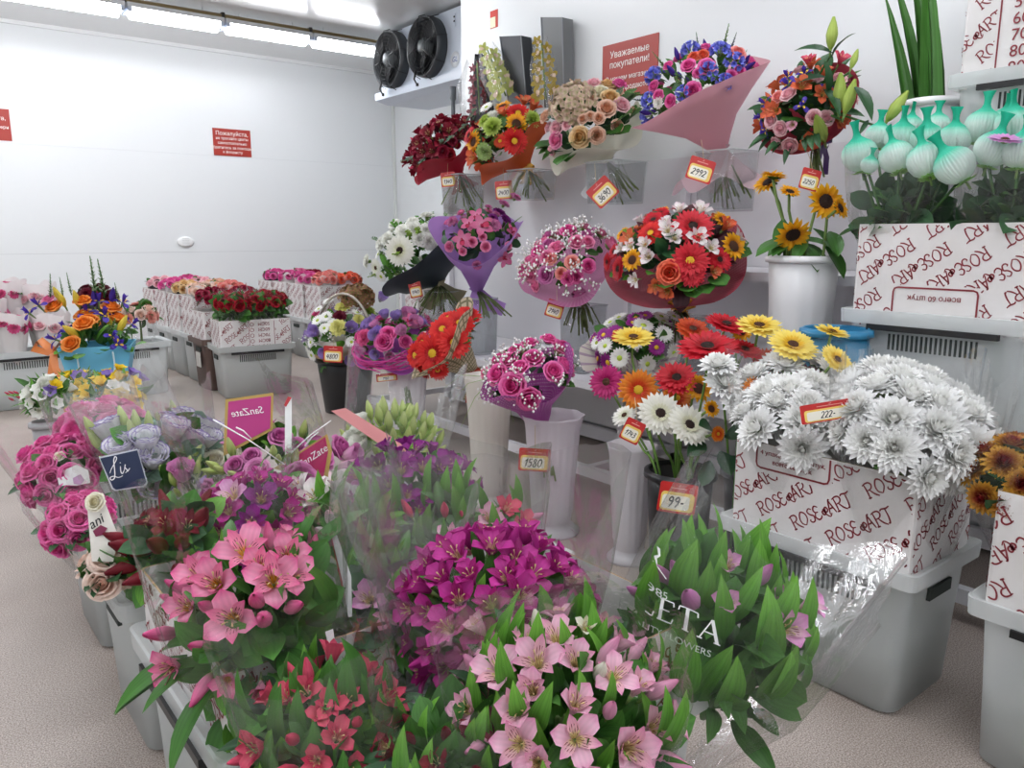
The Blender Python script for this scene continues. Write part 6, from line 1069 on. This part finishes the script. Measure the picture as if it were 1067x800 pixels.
bunch('salmon pink alstroemeria bunch with leafy stems at the bottom edge', (335, 745), .60, 78, .7, (-.1, .9, .4), (.55, 1.0), [('als_salmon', 320, 722, 16), ('als_salmon', 345, 735, 16), ('als_salmon', 362, 730, 15), ('als_salmon', 335, 745, 14), ('bud_salmon', 305, 770, 16), ('als_salmon', 330, 792, 16), ('bud_salmon', 372, 752, 14), ('bud_salmon', 352, 715, 12), ('bud_salmon', 255, 790, 16)], [('als_salmon', .028, 14), ('bud_salmon', .025, 6)], AL(46, 34, .12)+[('lance', 'mid', .11, 18, 'top')], 402, (CEL, 1.2, .05, .4, (2, .08)))
bunch('wine dark alstroemeria buds opening between salmon and pale pink bunches', (470, 785), .60, 62, .7, (0, .9, .4), (.6, .80), [('als_dark', 408, 782, 16), ('als_dark', 492, 770, 17), ('bud_dark', 465, 765, 15), ('als_dark', 455, 795, 15), ('bud_dark', 430, 770, 14)], [('bud_dark', .03, 8), ('als_dark', .03, 4)], AL(40, 26, .10)+[('lance', 'bright', .10, 18, 'top')], 403, (CELT, 1.15, .04, .45, (2, .06)))
bunch('pale pink alstroemeria bunch with upright bright leaves at the bottom edge', (588, 728), .66, 112, .72, (.0, .88, .45), (.95, 1.05), [('als_pale', 520, 700, 24), ('als_pale', 560, 690, 24), ('als_pale', 540, 740, 25), ('als_pale', 600, 690, 20), ('als_pale', 580, 665, 20), ('als_pale', 555, 720, 22), ('als_pale', 655, 780, 30), ('als_pale', 600, 770, 24), ('bud_cream', 560, 650, 16), ('bud_pale', 535, 655, 16), ('als_pale', 500, 655, 16), ('bud_cream', 625, 700, 18), ('als_pale', 640, 705, 20), ('als_pale', 540, 775, 24), ('als_cream', 610, 655, 12), ('als_pale', 560, 795, 22)], [('als_pale', .030, 24), ('bud_pale', .03, 10)], AL(60, 40, .12)+[('lance', 'bright', .12, 34, 'top')], 404, (CELT, 1.12, .03, .45, (2, .05)))
# magenta
bunch('big magenta alstroemeria bunch standing highest in the middle', (520, 622), .68, 98, .85, (.05, .85, .45), (1.02, 1.25), [], [('als_magenta', .034, 64), ('bud_magenta', .028, 10)], [('broad', 'mid', .09, 26, 'in'), ('lance', 'mid', .1, 8, 'out'), ('lance', 'bright', .1, 6, 'up')], 405, (CELH, 1.35, .10, .45, (2, .14)), zmin=-.1, gap=.62)
VB = bunch('leafy pale pink alstroemeria bunch in a clear sleeve printed with white capitals', (758, 630), .60, 97, .9, (.2, .9, .3), (1.06, 1.08), [('bud_lightlilac', 692, 600, 18), ('bud_lightlilac', 720, 625, 25), ('als_lightlilac', 758, 590, 16), ('als_lightlilac', 757, 628, 15), ('bud_lightlilac', 795, 600, 18), ('als_lightlilac', 818, 655, 22), ('als_lightlilac', 842, 630, 17), ('bud_lightlilac', 705, 595, 17), ('als_lightlilac', 812, 625, 15), ('bud_lightlilac', 665, 618, 15)], [], [('mlance', 'bright', .15, 30, 'top'), ('lance', 'bright', .15, 16, 'top'), ('mlance', 'mid', .14, 40, 'up'), ('mlance', 'mid', .12, 22, 'out'), ('broad', 'mid', .10, 60, 'in'), ('mlance', 'mid', .12, 46, 'low')], 406, (CELT, 1.14, .05, .30, (2, .12), 1.3))
# behind
bunch('hazy pink alstroemeria bunch with grey green leaves in a milky sleeve', (478, 548), .60, 82, .7, (-.05, .9, .4), (1.22, 1.76), [('als_salmon', 528, 530, 13), ('als_pale', 510, 540, 14), ('als_salmon', 545, 545, 13), ('bud_pale', 555, 540, 12), ('als_pale', 470, 560, 13), ('als_coral', 500, 560, 11), ('bud_salmon', 488, 575, 12), ('bud_pale', 545, 560, 12)], [('bud_salmon', .025, 5)], [('lance', 'bright', .12, 22, 'up'), ('lance2', 'mid', .11, 12, 'out'), ('broad', 'mid', .08, 34, 'in'), ('lance', 'bright', .12, 18, 'top')], 407, (CELH, 1.15, .05, .45, (2, .1)))
bunch('white alstroemeria striped with pink among bright leaves', (362, 545), .62, 62, .75, (0, .9, .4), (.98, 1.72), [('als_white', 330, 520, 20), ('als_white', 352, 508, 18), ('bud_white', 345, 540, 16), ('als_white', 312, 510, 15), ('bud_white', 335, 555, 15), ('als_pale', 420, 615, 18), ('bud_white', 373, 635, 14)], [], [('lance', 'bright', .12, 24, 'up'), ('lance2', 'bright', .11, 12, 'out'), ('broad', 'mid', .08, 34, 'in'), ('lance', 'bright', .12, 18, 'top')], 408, (CEL, 1.15, .05, .4, (2, .08)))
bunch('striped pale alstroemeria bunch with many leaves beside the folded tag', (405, 622), .62, 62, .7, (0, .9, .4), (.66, 1.35), [('als_lightlilac', 385, 625, 18), ('als_lightlilac', 418, 612, 17), ('als_pale', 405, 640, 14), ('bud_lightlilac', 365, 665, 13), ('bud_pale', 380, 678, 12), ('als_lightlilac', 430, 600, 12)], [], [('lance', 'bright', .11, 22, 'up'), ('lance2', 'mid', .11, 12, 'out'), ('broad', 'dark', .09, 50, 'in'), ('lance', 'mid', .10, 10, 'rim'), ('lance', 'bright', .12, 18, 'top')], 415, (CELH, 1.2, .08, .4, (2, .12)))
bunch('deep purple alstroemeria bunch in front of the tall white vase', (428, 500), .64, 66, .6, (.05, .9, .4), (1.20, 1.70), [('als_purple', 372, 495, 15), ('als_purple', 395, 488, 15), ('als_purple', 418, 490, 15), ('als_purple', 440, 488, 14), ('als_purple', 465, 485, 15), ('als_purple', 474, 505, 14), ('als_purple', 458, 490, 13), ('als_purple', 405, 505, 14), ('als_purple', 385, 508, 13), ('bud_wine', 462, 525, 12)], [('als_purple', .030, 26)], [('lance', 'bright', .11, 10, 'up'), ('lance', 'mid', .09, 6, 'out'), ('broad', 'mid', .07, 24, 'in')], 409, None)
bunch('violet pink alstroemeria bunch between dark red buds and striped white blooms', (258, 530), .66, 56, .75, (-.1, .9, .4), (.72, 1.75), [('als_lightlilac', 243, 517, 16), ('als_purple', 272, 520, 16), ('als_magenta', 300, 535, 16), ('als_magenta', 230, 555, 15), ('als_purple', 262, 545, 16), ('als_magenta', 285, 555, 16), ('als_magenta', 215, 550, 13), ('als_purple', 245, 560, 14)], [('als_magenta', .030, 22)], [('lance', 'bright', .12, 8, 'up'), ('lance2', 'bright', .13, 6, 'rim'), ('broad', 'mid', .08, 24, 'in')], 410, (CELT, 1.1, .04, .45, (2, .06)))
bunch('dark red lily-like buds lying over the crate rim', (170, 560), .64, 48, .7, (-.4, .75, .5), (.62, 2.14), [('bud_redlily', 138, 571, 24), ('bud_redlily', 165, 568, 22), ('bud_redlily', 180, 552, 22), ('als_wine', 195, 548, 16), ('bud_redlily', 190, 565, 20), ('bud_redlily', 208, 542, 22), ('bud_redlily', 128, 562, 18), ('als_dark', 172, 545, 14)], [('bud_redlily', .045, 12), ('als_dark', .03, 4)], [('lance', 'bright', .11, 6, 'up'), ('lance2', 'mid', .11, 6, 'out'), ('broad', 'dark', .08, 24, 'in')], 411, None)
LB = bunch('white lisianthus bunch edged violet in a sleeve with a navy label', (150, 462), .72, 46, 1.0, (-.1, .95, .3), (.74, 2.24), [('lis_edge', 113, 448, 14), ('lis_edge', 152, 460, 14), ('lis_edge', 126, 468, 14), ('lis_edge', 160, 478, 14), ('lis_edge', 162, 508, 16), ('lis_edge', 148, 475, 11), ('bud_green', 95, 446, 12), ('bud_green', 100, 460, 12), ('bud_green', 128, 436, 12), ('bud_green', 142, 440, 12), ('bud_green', 155, 440, 11), ('bud_green', 137, 448, 11), ('bud_green', 173, 490, 12)], [('lis_edge', .045, 3), ('bud_green', .03, 4)], [('round', 'euc', .08, 24, 'in'), ('broad', 'mid', .1, 20, 'in'), ('broad', 'euc', .08, 14, 'out')], 412, (CELH, 1.1, .09, .30, (2, .10)), 'lisianthus_flower_bunch')
bunch('hazy white lisianthus bunch standing behind the navy labelled one', (192, 452), .70, 27, 1.3, (0, .97, .2), (.82, 2.84), [('lis_edge', 188, 441, 14), ('bud_green', 168, 440, 10), ('bud_green', 181, 428, 10), ('lis_white', 183, 460, 10)], [('lis_edge', .04, 4)], [('round', 'euc', .08, 30, 'in'), ('broad', 'mid', .1, 10, 'in')], 413, (CELH, 1.2, .10, .3, (2, .08)), 'lisianthus_flower_bunch')
bunch('lilac and green lisianthus buds in front of the pink labelled sleeve', (190, 492), .66, 24, .8, (0, .9, .4), (.86, 2.2), [('lis_pink', 190, 492, 12), ('bud_green', 180, 500, 10), ('bud_green', 205, 490, 11), ('bud_green', 198, 484, 9), ('bud_lilac', 210, 503, 10)], [('bud_green', .025, 4)], [('broad', 'mid', .09, 14, 'in'), ('lance', 'mid', .1, 8, 'out')], 414, None, 'lisianthus_flower_bunch')
# pink roses at the aisle end
def rosebunch(label, hp, z, Rp, base, key, hr, cnt, seed, sl=(CEL, 1.2, .05, .4, (3, .06)), n=(-.3, .85, .4), extra=()): return bunch(label, hp, z, Rp, .8, n, base, list(extra), [(key, hr, cnt)], [('broad', 'mid', .07, 24, 'in'), ('broad', 'dark', .06, 10, 'rim')], seed, sl, 'rose_flower_bunch', -.1, .2, .7)
S1 = rosebunch('pink spray rose bunch leaning out over the aisle, farthest from the lens', (58, 482), .66, 40, (.56, 2.86), 'rose_hot', .032, 44, 421, extra=[('rose_hot', 26, 473, 10), ('rose_hot', 45, 460, 9), ('rose_cream', 62, 475, 5), ('rose_hot', 48, 483, 10), ('rose_hot', 28, 487, 8)])
rosebunch('hot pink spray rose bunch above the aisle crate rim', (75, 538), .62, 32, (.55, 2.26), 'rose_hot', .030, 40, 422, (CEL, 1.15, .04, .4, (3, .05))); PB = rosebunch('small peach rose bunch under the printed bud label', (112, 585), .56, 26, (.56, 2.12), 'rose_peachpale', .04, 14, 423, (CELT, 1.1, .03, .45, (3, .04)))
rosebunch('hot pink rose bunch behind the navy labelled lisianthus', (102, 440), .68, 42, (.66, 2.95), 'rose_hot', .05, 22, 424, (CELH, 1.1, .05, .4, (3, .06)), (-.1, .95, .2)); rosebunch('cream rose bunch in hazy sleeve next to the pink hanging label', (222, 482), .60, 28, (.92, 2.85), 'rose_cream', .04, 12, 425, (CELH, 1.1, .05, .4, (3, .05)), (0, .95, .3))
KB = bunch('mauve rose bunch with green buds and hanging magenta labels', (278, 476), .70, 62, .6, (0, .95, .3), (1.14, 2.46), [('rose_mauve', 268, 490, 12), ('rose_mauve', 292, 455, 11), ('rose_mauve', 355, 467, 13), ('rose_mauve', 308, 465, 11), ('lis_pink', 362, 490, 13), ('rose_mauve', 245, 485, 10), ('bud_green', 285, 450, 10), ('bud_green', 285, 470, 10), ('bud_green', 230, 490, 11), ('bud_green', 243, 495, 11), ('bud_green', 255, 500, 10), ('bud_green', 223, 485, 10), ('rose_mauve', 262, 475, 9), ('lis_pink', 366, 475, 11), ('bud_green', 290, 478, 9)], [('rose_mauve', .045, 8), ('bud_green', .03, 10)], [('broad', 'mid', .09, 30, 'in'), ('broad', 'bright', .09, 12, 'out')], 426, (CELT, 1.2, .12, .4, (4, .10)), 'rose_flower_bunch')
GBn = bunch('green white lisianthus bud bunch with a pink paper band', (410, 452), .64, 50, .8, (.05, .93, .35), (1.24, 2.36), [('bud_green', 420, 440, 11), ('bud_green', 430, 445, 11), ('bud_green', 440, 450, 11), ('bud_green', 425, 455, 11), ('bud_green', 435, 460, 11), ('bud_green', 405, 440, 12), ('bud_green', 395, 432, 11), ('bud_green', 400, 425, 11), ('bud_green', 410, 455, 10), ('lis_white', 375, 440, 9), ('bud_green', 385, 428, 10), ('bud_green', 447, 460, 10)], [('bud_green', .032, 34), ('lis_white', .03, 3)], [('broad', 'lime', .09, 30, 'in'), ('lance', 'lime', .1, 12, 'out')], 427, (CEL, 1.25, .10, .35, (2, .12)), 'lisianthus_flower_bunch')
# labels on the bunches (parts of the bunch they are tied to)
def quad(B, name, pts, dep_at, m_, rim=None, th=.0012):
    """a flat label whose corners sit at the given pixels on a plane through dep_at facing the room"""
    n = TOW*.97+ZUP*.22; n.normalize(); o = V(dep_at); O = V(B.root.location); w = []
    for x, y in pts: d = ray(x, y); w.append(EYE+d*((o-EYE).dot(n)/d.dot(n)))
    mb = MB(); mb.face([p+n*th-O for p in w[::-1]]); mb.face([p-O for p in w])
    for i in range(len(w)): a, b = w[i], w[(i+1) % len(w)]; mb.face([a-O, b-O, b+n*th-O, a+n*th-O])
    part(name, mb, B.root, None, [m_], False); return w, n
def label_text(B, w, n, word, m_, mirror=False, k=.42, roll=None, font=True, dy=0., name='label_lettering', fit=.75):
    c = sum(w, V())/len(w); x = (w[1]-w[0]).normalized(); y = n.cross(x); W = (w[1]-w[0]).length
    t_ = text_mesh(word, .1, .0004, .25); t_.materials.append(m_); bw = max(v.co.x for v in t_.vertices)-min(v.co.x for v in t_.vertices); s = W*fit/bw
    M = Matrix((x*(-1 if mirror else 1), y, n)).transposed().to_4x4() @ Matrix.Diagonal((s, s, 1, 1)); M.translation = c+n*.0025+y*dy; part(name, t_, B.root, rel(B.root, M))
p0 = EYE+ray(125, 490)*((LB.c-EYE).length-LB.R*1.25); NV = mat('label navy', '#1d2c4c', .4); WH = mat('label white', '#f2f2f2', .4)
quad(LB, 'label_edge', [(103, 476), (143.5, 467.5), (154, 503), (151, 507), (120, 511.5), (116.5, 509)], p0-TOW*.002, mat('label rim', '#c9ccd2', .3)); w, n_ = quad(LB, 'bunch_label', [(104.5, 477.5), (143, 469), (152.5, 502), (149.5, 505.5), (121, 510), (118, 508)], p0, NV)
O = V(LB.root.location); mb = MB(); x_ = (w[1]-w[0]).normalized(); y_ = n_.cross(x_); cc = w[0]*.28+w[1]*.2+w[3]*.24+w[5]*.28+n_*.003; s = (w[1]-w[0]).length*.4
for st_ in ([(-.75, .05), (-.6, .3), (-.3, .65), (-.12, .9), (-.2, 1.05), (-.34, .8), (-.4, .2), (-.5, -.3), (-.72, -.42), (-.8, -.25), (-.55, -.2), (-.25, -.35), (.05, -.3)], [(.02, .35), (-.02, .0), (.06, -.15), (.2, .02)], [(.05, .55), (.07, .6)], [(.2, .0), (.36, .4), (.3, .2), (.42, -.02), (.26, -.15)], [(.42, -.1), (.6, .1)]):
    q = MB(); ribbon(q, smooth_line(st_), .075*s, lambda a, b: (a*s, b*s)); M = Matrix((x_, y_, n_)).transposed().to_4x4(); M.translation = cc-O; mb.put(q, M)
part('label_lettering', mb, LB.root, None, [WH], False)
MG = mat('label magenta', '#b8357f', .4); GD = mat('label gold edge', '#b79a52', .4); MG2 = mat('label crimson', '#b3255f', .4)
p1 = EYE+ray(262, 440)*(KB.c-EYE).length*.985
quad(KB, 'label_edge', [(235, 416), (285, 409), (284, 448), (233, 475)], p1-TOW*.002, GD); w, n_ = quad(KB, 'bunch_label', [(238, 418.5), (282.5, 412.5), (281.5, 446), (236, 470)], p1, MG); label_text(KB, w, n_, 'SanZate', WH, True, dy=.022)
p2 = EYE+ray(325, 475)*(KB.c-EYE).length*.95
quad(KB, 'label_edge', [(285, 488), (341, 452), (346, 470), (341, 503)], p2-TOW*.002, GD); w, n_ = quad(KB, 'bunch_label', [(292, 486), (339, 455), (342, 470), (337, 498)], p2, MG2); label_text(KB, w, n_, 'SanZate', WH, False, dy=.006, fit=.6)
p3 = EYE+ray(300, 450)*(KB.c-EYE).length*.96; quad(KB, 'folded_label', [(297, 420), (304, 414), (304, 470), (297, 482)], p3, WH); quad(KB, 'folded_label', [(296, 422), (300, 413), (304, 414), (298, 424)], p3+TOW*.002, mat('label red', '#b8323a', .4))
p4 = EYE+ray(400, 455)*(GBn.c-EYE).length*.93; quad(GBn, 'paper_band', [(345, 428), (360, 425), (442, 476), (440, 484), (425, 483)], p4, mat('band pink', '#e79a9a', .5)); quad(GBn, 'paper_band', [(440, 478), (455, 465), (455, 470), (441, 484)], p4+TOW*.002, mat('band mint', '#bfe0c8', .5))
FT = BQ(); FT.root = [o for o in bpy.data.objects if o.get('label', '').startswith('striped pale alstro')][0]
p5 = atz(355, 600, .70); quad(FT, 'folded_label', [(346, 560), (351, 557), (366, 600), (367, 642), (363, 643), (357, 605)], p5, WH); quad(FT, 'folded_label', [(345, 561), (348, 558), (360, 603), (364, 640), (360, 628)], p5-TOW*.003, mat('label red', '#b8323a', .4))
p6 = EYE+ray(78, 495)*((S1.c-EYE).length-S1.R*1.2); w, n_ = quad(S1, 'bunch_label', [(66, 490), (80, 484), (92, 490), (94, 503), (80, 506), (68, 505)], p6, mat('label milky', '#dcdcdc', .4)); quad(S1, 'label_print', [(76, 498), (84, 494), (88, 500), (84, 505), (77, 504)], p6+TOW*.003, mat('label mauve print', '#b78fb4', .5)); quad(S1, 'label_code', [(60, 498), (68, 496), (70, 505), (62, 507)], p6+TOW*.002, mat('label pale', '#e6e6e6', .4))
p7 = EYE+ray(105, 545)*((PB.c-EYE).length-PB.R*1.3); w, n_ = quad(PB, 'bunch_label', [(91, 527), (107, 517), (124, 560), (118, 585), (96, 585)], p7, mat('label ivory', '#e8e4dc', .4)); label_text(PB, w, n_, 'ani', mat('ink black', '#161616'), False, dy=.03, fit=.9); quad(PB, 'label_print', [(97, 553), (105, 547), (112, 550), (108, 557), (100, 559)], p7+TOW*.003, mat('label mauve deep', '#7d2348', .5))
flower(PB.root, 'rose_cream', EYE+ray(99, 523)*((PB.c-EYE).length-PB.R*1.4), nrm(0, .5, 1), 10/pm(PB.c), random.Random(1))
# print on the sleeve of the leafy bunch
def sleeve_print(B, me, px, py, roll, m_, name, shift=(0, 0)):
    sl = B.sl.data; bv = BVHTree.FromPolygons([V(v.co)+V(B.root.location) for v in sl.vertices], [tuple(p.vertices) for p in sl.polygons]); d = ray(px, py); hit = bv.ray_cast(EYE, d)[0]; kk = k_/pm(hit)
    n = (-FW).normalized(); x = (RT-n*RT.dot(n)).normalized(); y = n.cross(x); x, y = x*math.cos(roll)+y*math.sin(roll), y*math.cos(roll)-x*math.sin(roll); mb = MB(); O = V(B.root.location); ok = {}
    for v in me.vertices:
        p = hit+x*v.co.x*kk+y*v.co.y*kk; q = bv.ray_cast(p+n*.3, -n, .45)
        if q[0] is not None and (q[0]-p).length < .2: ok[v.index] = q[0]+n*.0012-O
    for f in me.polygons:
        if all(i in ok for i in f.vertices) and max((ok[a]-ok[b]).length for a in f.vertices for b in f.vertices) < .05: mb.face([ok[i] for i in f.vertices])
    part(name, mb, B.root, None, [m_], False)
k_ = pm(atz(700, 650, .6)); WP = mat('sleeve white ink', '#f1f4f2', .5)
k_ = pm(atz(700, 650, .6))
def serif(word, H, w1, w2, adv):   # roman capitals built of thick and thin strokes, subdivided so that they follow the film
    mb = MB(); x = 0.
    def seg(a, b, w, n=6): ribbon(mb, [(a[0]+(b[0]-a[0])*i/n, a[1]+(b[1]-a[1])*i/n) for i in range(n+1)], w, lambda u, v: (x+u*H, v*H), taper=False)
    for c in word:
        if c in 'ILET':
            sx = .12 if c != 'T' else .36
            seg((sx, 0), (sx, 1), w1); seg((sx-.12, 0), (sx+.14, 0), w2); 
            if c != 'T': seg((sx-.12, 1), (sx+.14, 1), w2)
            if c == 'L': seg((sx, 0), (.62, 0), w2); seg((.62, 0), (.66, .24), w2)
            if c == 'E': seg((sx, 0), (.64, 0), w2); seg((.64, 0), (.68, .22), w2); seg((sx, 1), (.6, 1), w2); seg((.6, 1), (.62, .8), w2); seg((sx, .52), (.48, .52), w2)
            if c == 'T': seg((0, 1), (.74, 1), w2); seg((0, 1), (-.02, .8), w2); seg((.74, 1), (.76, .8), w2)
        elif c == 'V': seg((0, 1), (.38, 0), w1); seg((.38, 0), (.74, 1), w2)
        elif c == 'A': seg((.0, 0), (.38, 1), w2); seg((.38, 1), (.74, 0), w1); seg((.16, .36), (.6, .36), w2); seg((-.1, 0), (.12, 0), w2); seg((.6, 0), (.86, 0), w2)
        elif c == 'O':
            n = 28; ribbon(mb, [(.44+.40*math.cos(2*PI*i/n), .5+.52*math.sin(2*PI*i/n)) for i in range(n+1)], w1*.75, lambda u, v: (x+u*H, v*H), taper=False)
        x += adv[c]*H
    me = mb.mesh('print', []); 
    for v in me.vertices: v.co.x -= x
    return me
ADV = {'V': .88, 'I': .42, 'O': 1.04, 'L': .82, 'E': .86, 'T': .9, 'A': 1.0}
sleeve_print(VB, serif('VIOLETA', 22/k_, 3.1/k_, 1.3/k_, ADV), 754, 674, -.22, WP, 'sleeve_lettering'); sleeve_print(VB, text_mesh('QUALITY FLOWERS', 9.5/k_, .0002, 0, align='RIGHT'), 741, 682, -.20, WP, 'sleeve_lettering'); sleeve_print(VB, text_mesh('SINCE 1985', 10/k_, .0002, 0, align='RIGHT'), 696, 622, -.15, WP, 'sleeve_lettering')
def frond(px, py, L, ang):
    mb = MB(); nb = 9
    ribbon(mb, [(0, L*i/14) for i in range(15)], L*.02, lambda a, b: (a, b), taper=False)
    for i in range(2, nb+4):
        for s in (-1, 1):
            y0 = L*i/(nb+4); l = L*.34*(1-.6*i/(nb+4)); ribbon(mb, [(s*l*t*.8, y0+l*t*.75+l*.1*math.sin(6*t)) for t in (0, .33, .66, 1)], L*.028, lambda a, b: (a, b)); ribbon(mb, [(s*l*.4+s*l*.3*t, y0+l*.4+l*.5*t) for t in (0, .5, 1)], L*.02, lambda a, b: (a, b))
    return mb.mesh('frond', [])
sleeve_print(VB, frond(0, 0, 52/k_, 0), 694, 603, .55, WP, 'sleeve_frond')
price_tag('orange red price tag 99 clipped in the mouth of the leafy printed sleeve', 706, 519, 40, 32, VB.c+(atz(706, 519, .72)-VB.c), '99-', -.15, strap=False, group=None)
# freesias
fp = [(atz(48, 438, .50), .50), (atz(86, 430, .50), .50)]
vs = bucket('grey translucent cup vase of freesias nearest the aisle', fp[0][0].x, fp[0][0].y, 0, .50, .062, .05, '#a5a7a8', name='cup_vase'); bucket('dark cup vase of freesias below the blue gift box', fp[1][0].x, fp[1][0].y, 0, .49, .075, .06, '#4a4848', name='cup_vase')
def fre(label, base, c, Rp, key, seed, cnt, main):
    P_ = atd(c[0], c[1], (V((base.x, base.y, .6))-EYE).dot(FW)); R = Rp/pm(P_); rng = random.Random(seed); r = thing('freesia_flower_bunch', label, 'bunch', (base.x, base.y, .02)); dm = Dome(P_-ZUP*R*.3, nrm(0, .9, .4), R, R*.8); head_set(r, dm, rng, main, [(key, .034, cnt*2)], 0, .2, .6); leaves(r, dm, rng, [('lance', 'bright', .10, 30, 'up'), ('lance', 'mid', .10, 26, 'in'), ('strap', 'bright', .16, 14, 'out')]); stems(r, P_-ZUP*R*.3, V((base.x, base.y, .03))-P_, (P_-V((base.x, base.y, .03))).length*.95, rng, 8, .03, .003, 'stem')
    return r
fre('white and violet freesia bunch in the grey cup vase', fp[0][0], (50, 408), 24, 'fre_white', 501, 6, [('fre_white', 43, 412, 9), ('fre_white', 52, 394, 8), ('fre_lilac', 52, 408, 8), ('fre_yellow', 58, 402, 8), ('lis_white', 47, 400, 6)]); fre('yellow freesia bunch with white blooms in the dark cup vase', fp[1][0], (112, 408), 36, 'fre_yellow', 502, 16, [('fre_yellow', 125, 412, 10), ('fre_yellow', 132, 418, 10), ('fre_yellow', 105, 398, 8), ('fre_yellow', 140, 398, 8), ('fre_yellow', 125, 384, 8), ('fre_lilac', 138, 388, 8), ('fre_lilac', 148, 394, 8), ('fre_white', 118, 402, 8), ('fre_white', 128, 405, 8), ('fre_lilac', 112, 390, 7)])
fre('mixed yellow and lilac freesia bunch at the back of the dark cup vase', V((fp[1][0].x+.05, fp[1][0].y+.06, 0)), (82, 402), 26, 'fre_yellow', 503, 10, [('fre_lilac', 82, 393, 9), ('fre_white', 92, 405, 8), ('fre_yellow', 75, 410, 8), ('fre_yellow', 84, 400, 8)])
fs = thing('freesia', 'single freesia with reddish buds bending out over the aisle', 'flower stem', (fp[0][0].x, fp[0][0].y, .3)); O = V(fs.location); dp = (V((fp[0][0].x, fp[0][0].y, .5))-EYE).dot(FW); a, b_, c_ = atd(55, 440, dp), atd(35, 428, dp), atd(18, 414, dp); mb = MB(); mb.tube([V((0, 0, 0)), a-O, b_-O, c_-O, atd(9, 411, dp)-O], [.003, .003, .0025, .002, .0015], 6); part('stem', mb, fs, None, [leafmat('mid')])
for px, py in ((8, 410), (12, 409), (17, 409), (20, 414), (12, 416), (24, 418)): flower(fs, 'bud_salmon', atd(px, py, dp), nrm(-.7, .5, .3), 3.5/pm(a), random.Random(px))

mb = MB(); dK = (KB.c-EYE).length-KB.R*1.15
for q in ((222, 437, 297, 484), (246, 445, 262, 457), (303, 472, 345, 438), (318, 465, 332, 450)):
    a, b_ = EYE+ray(q[0], q[1])*dK-V(KB.root.location), EYE+ray(q[2], q[3])*dK-V(KB.root.location); mb.tube([a, (a+b_)*.5+ZUP*.006, b_], [.0025, .002, .0015], 5)
part('sleeve_glint', mb, KB.root, None, [WH])  # white tubes standing in for glints along the creases of the film
LP = BQ(); LP.root = [o for o in bpy.data.objects if o.get('label', '').startswith('light pink alstro')][0]; quad(LP, 'barcode_sticker', [(339, 658), (347, 655), (349, 668), (342, 671)], atz(344, 663, .66), WH)
# ------------------------------------------------------------------ world and view
w = bpy.data.worlds.new('world'); SC.world = w; w.use_nodes = True; w.node_tree.nodes['Background'].inputs[0].default_value = (.9, .95, 1, 1); w.node_tree.nodes['Background'].inputs[1].default_value = .2
SC.view_settings.view_transform = 'Standard'; SC.view_settings.look = 'None'; SC.view_settings.exposure = EXPO; SC.view_settings.gamma = 1; SC.view_settings.use_curve_mapping = False
SC.cycles.transparent_max_bounces = 24; SC.cycles.max_bounces = 8; SC.cycles.diffuse_bounces = 4; SC.cycles.use_denoising = True; SC.cycles.sample_clamp_indirect = 6
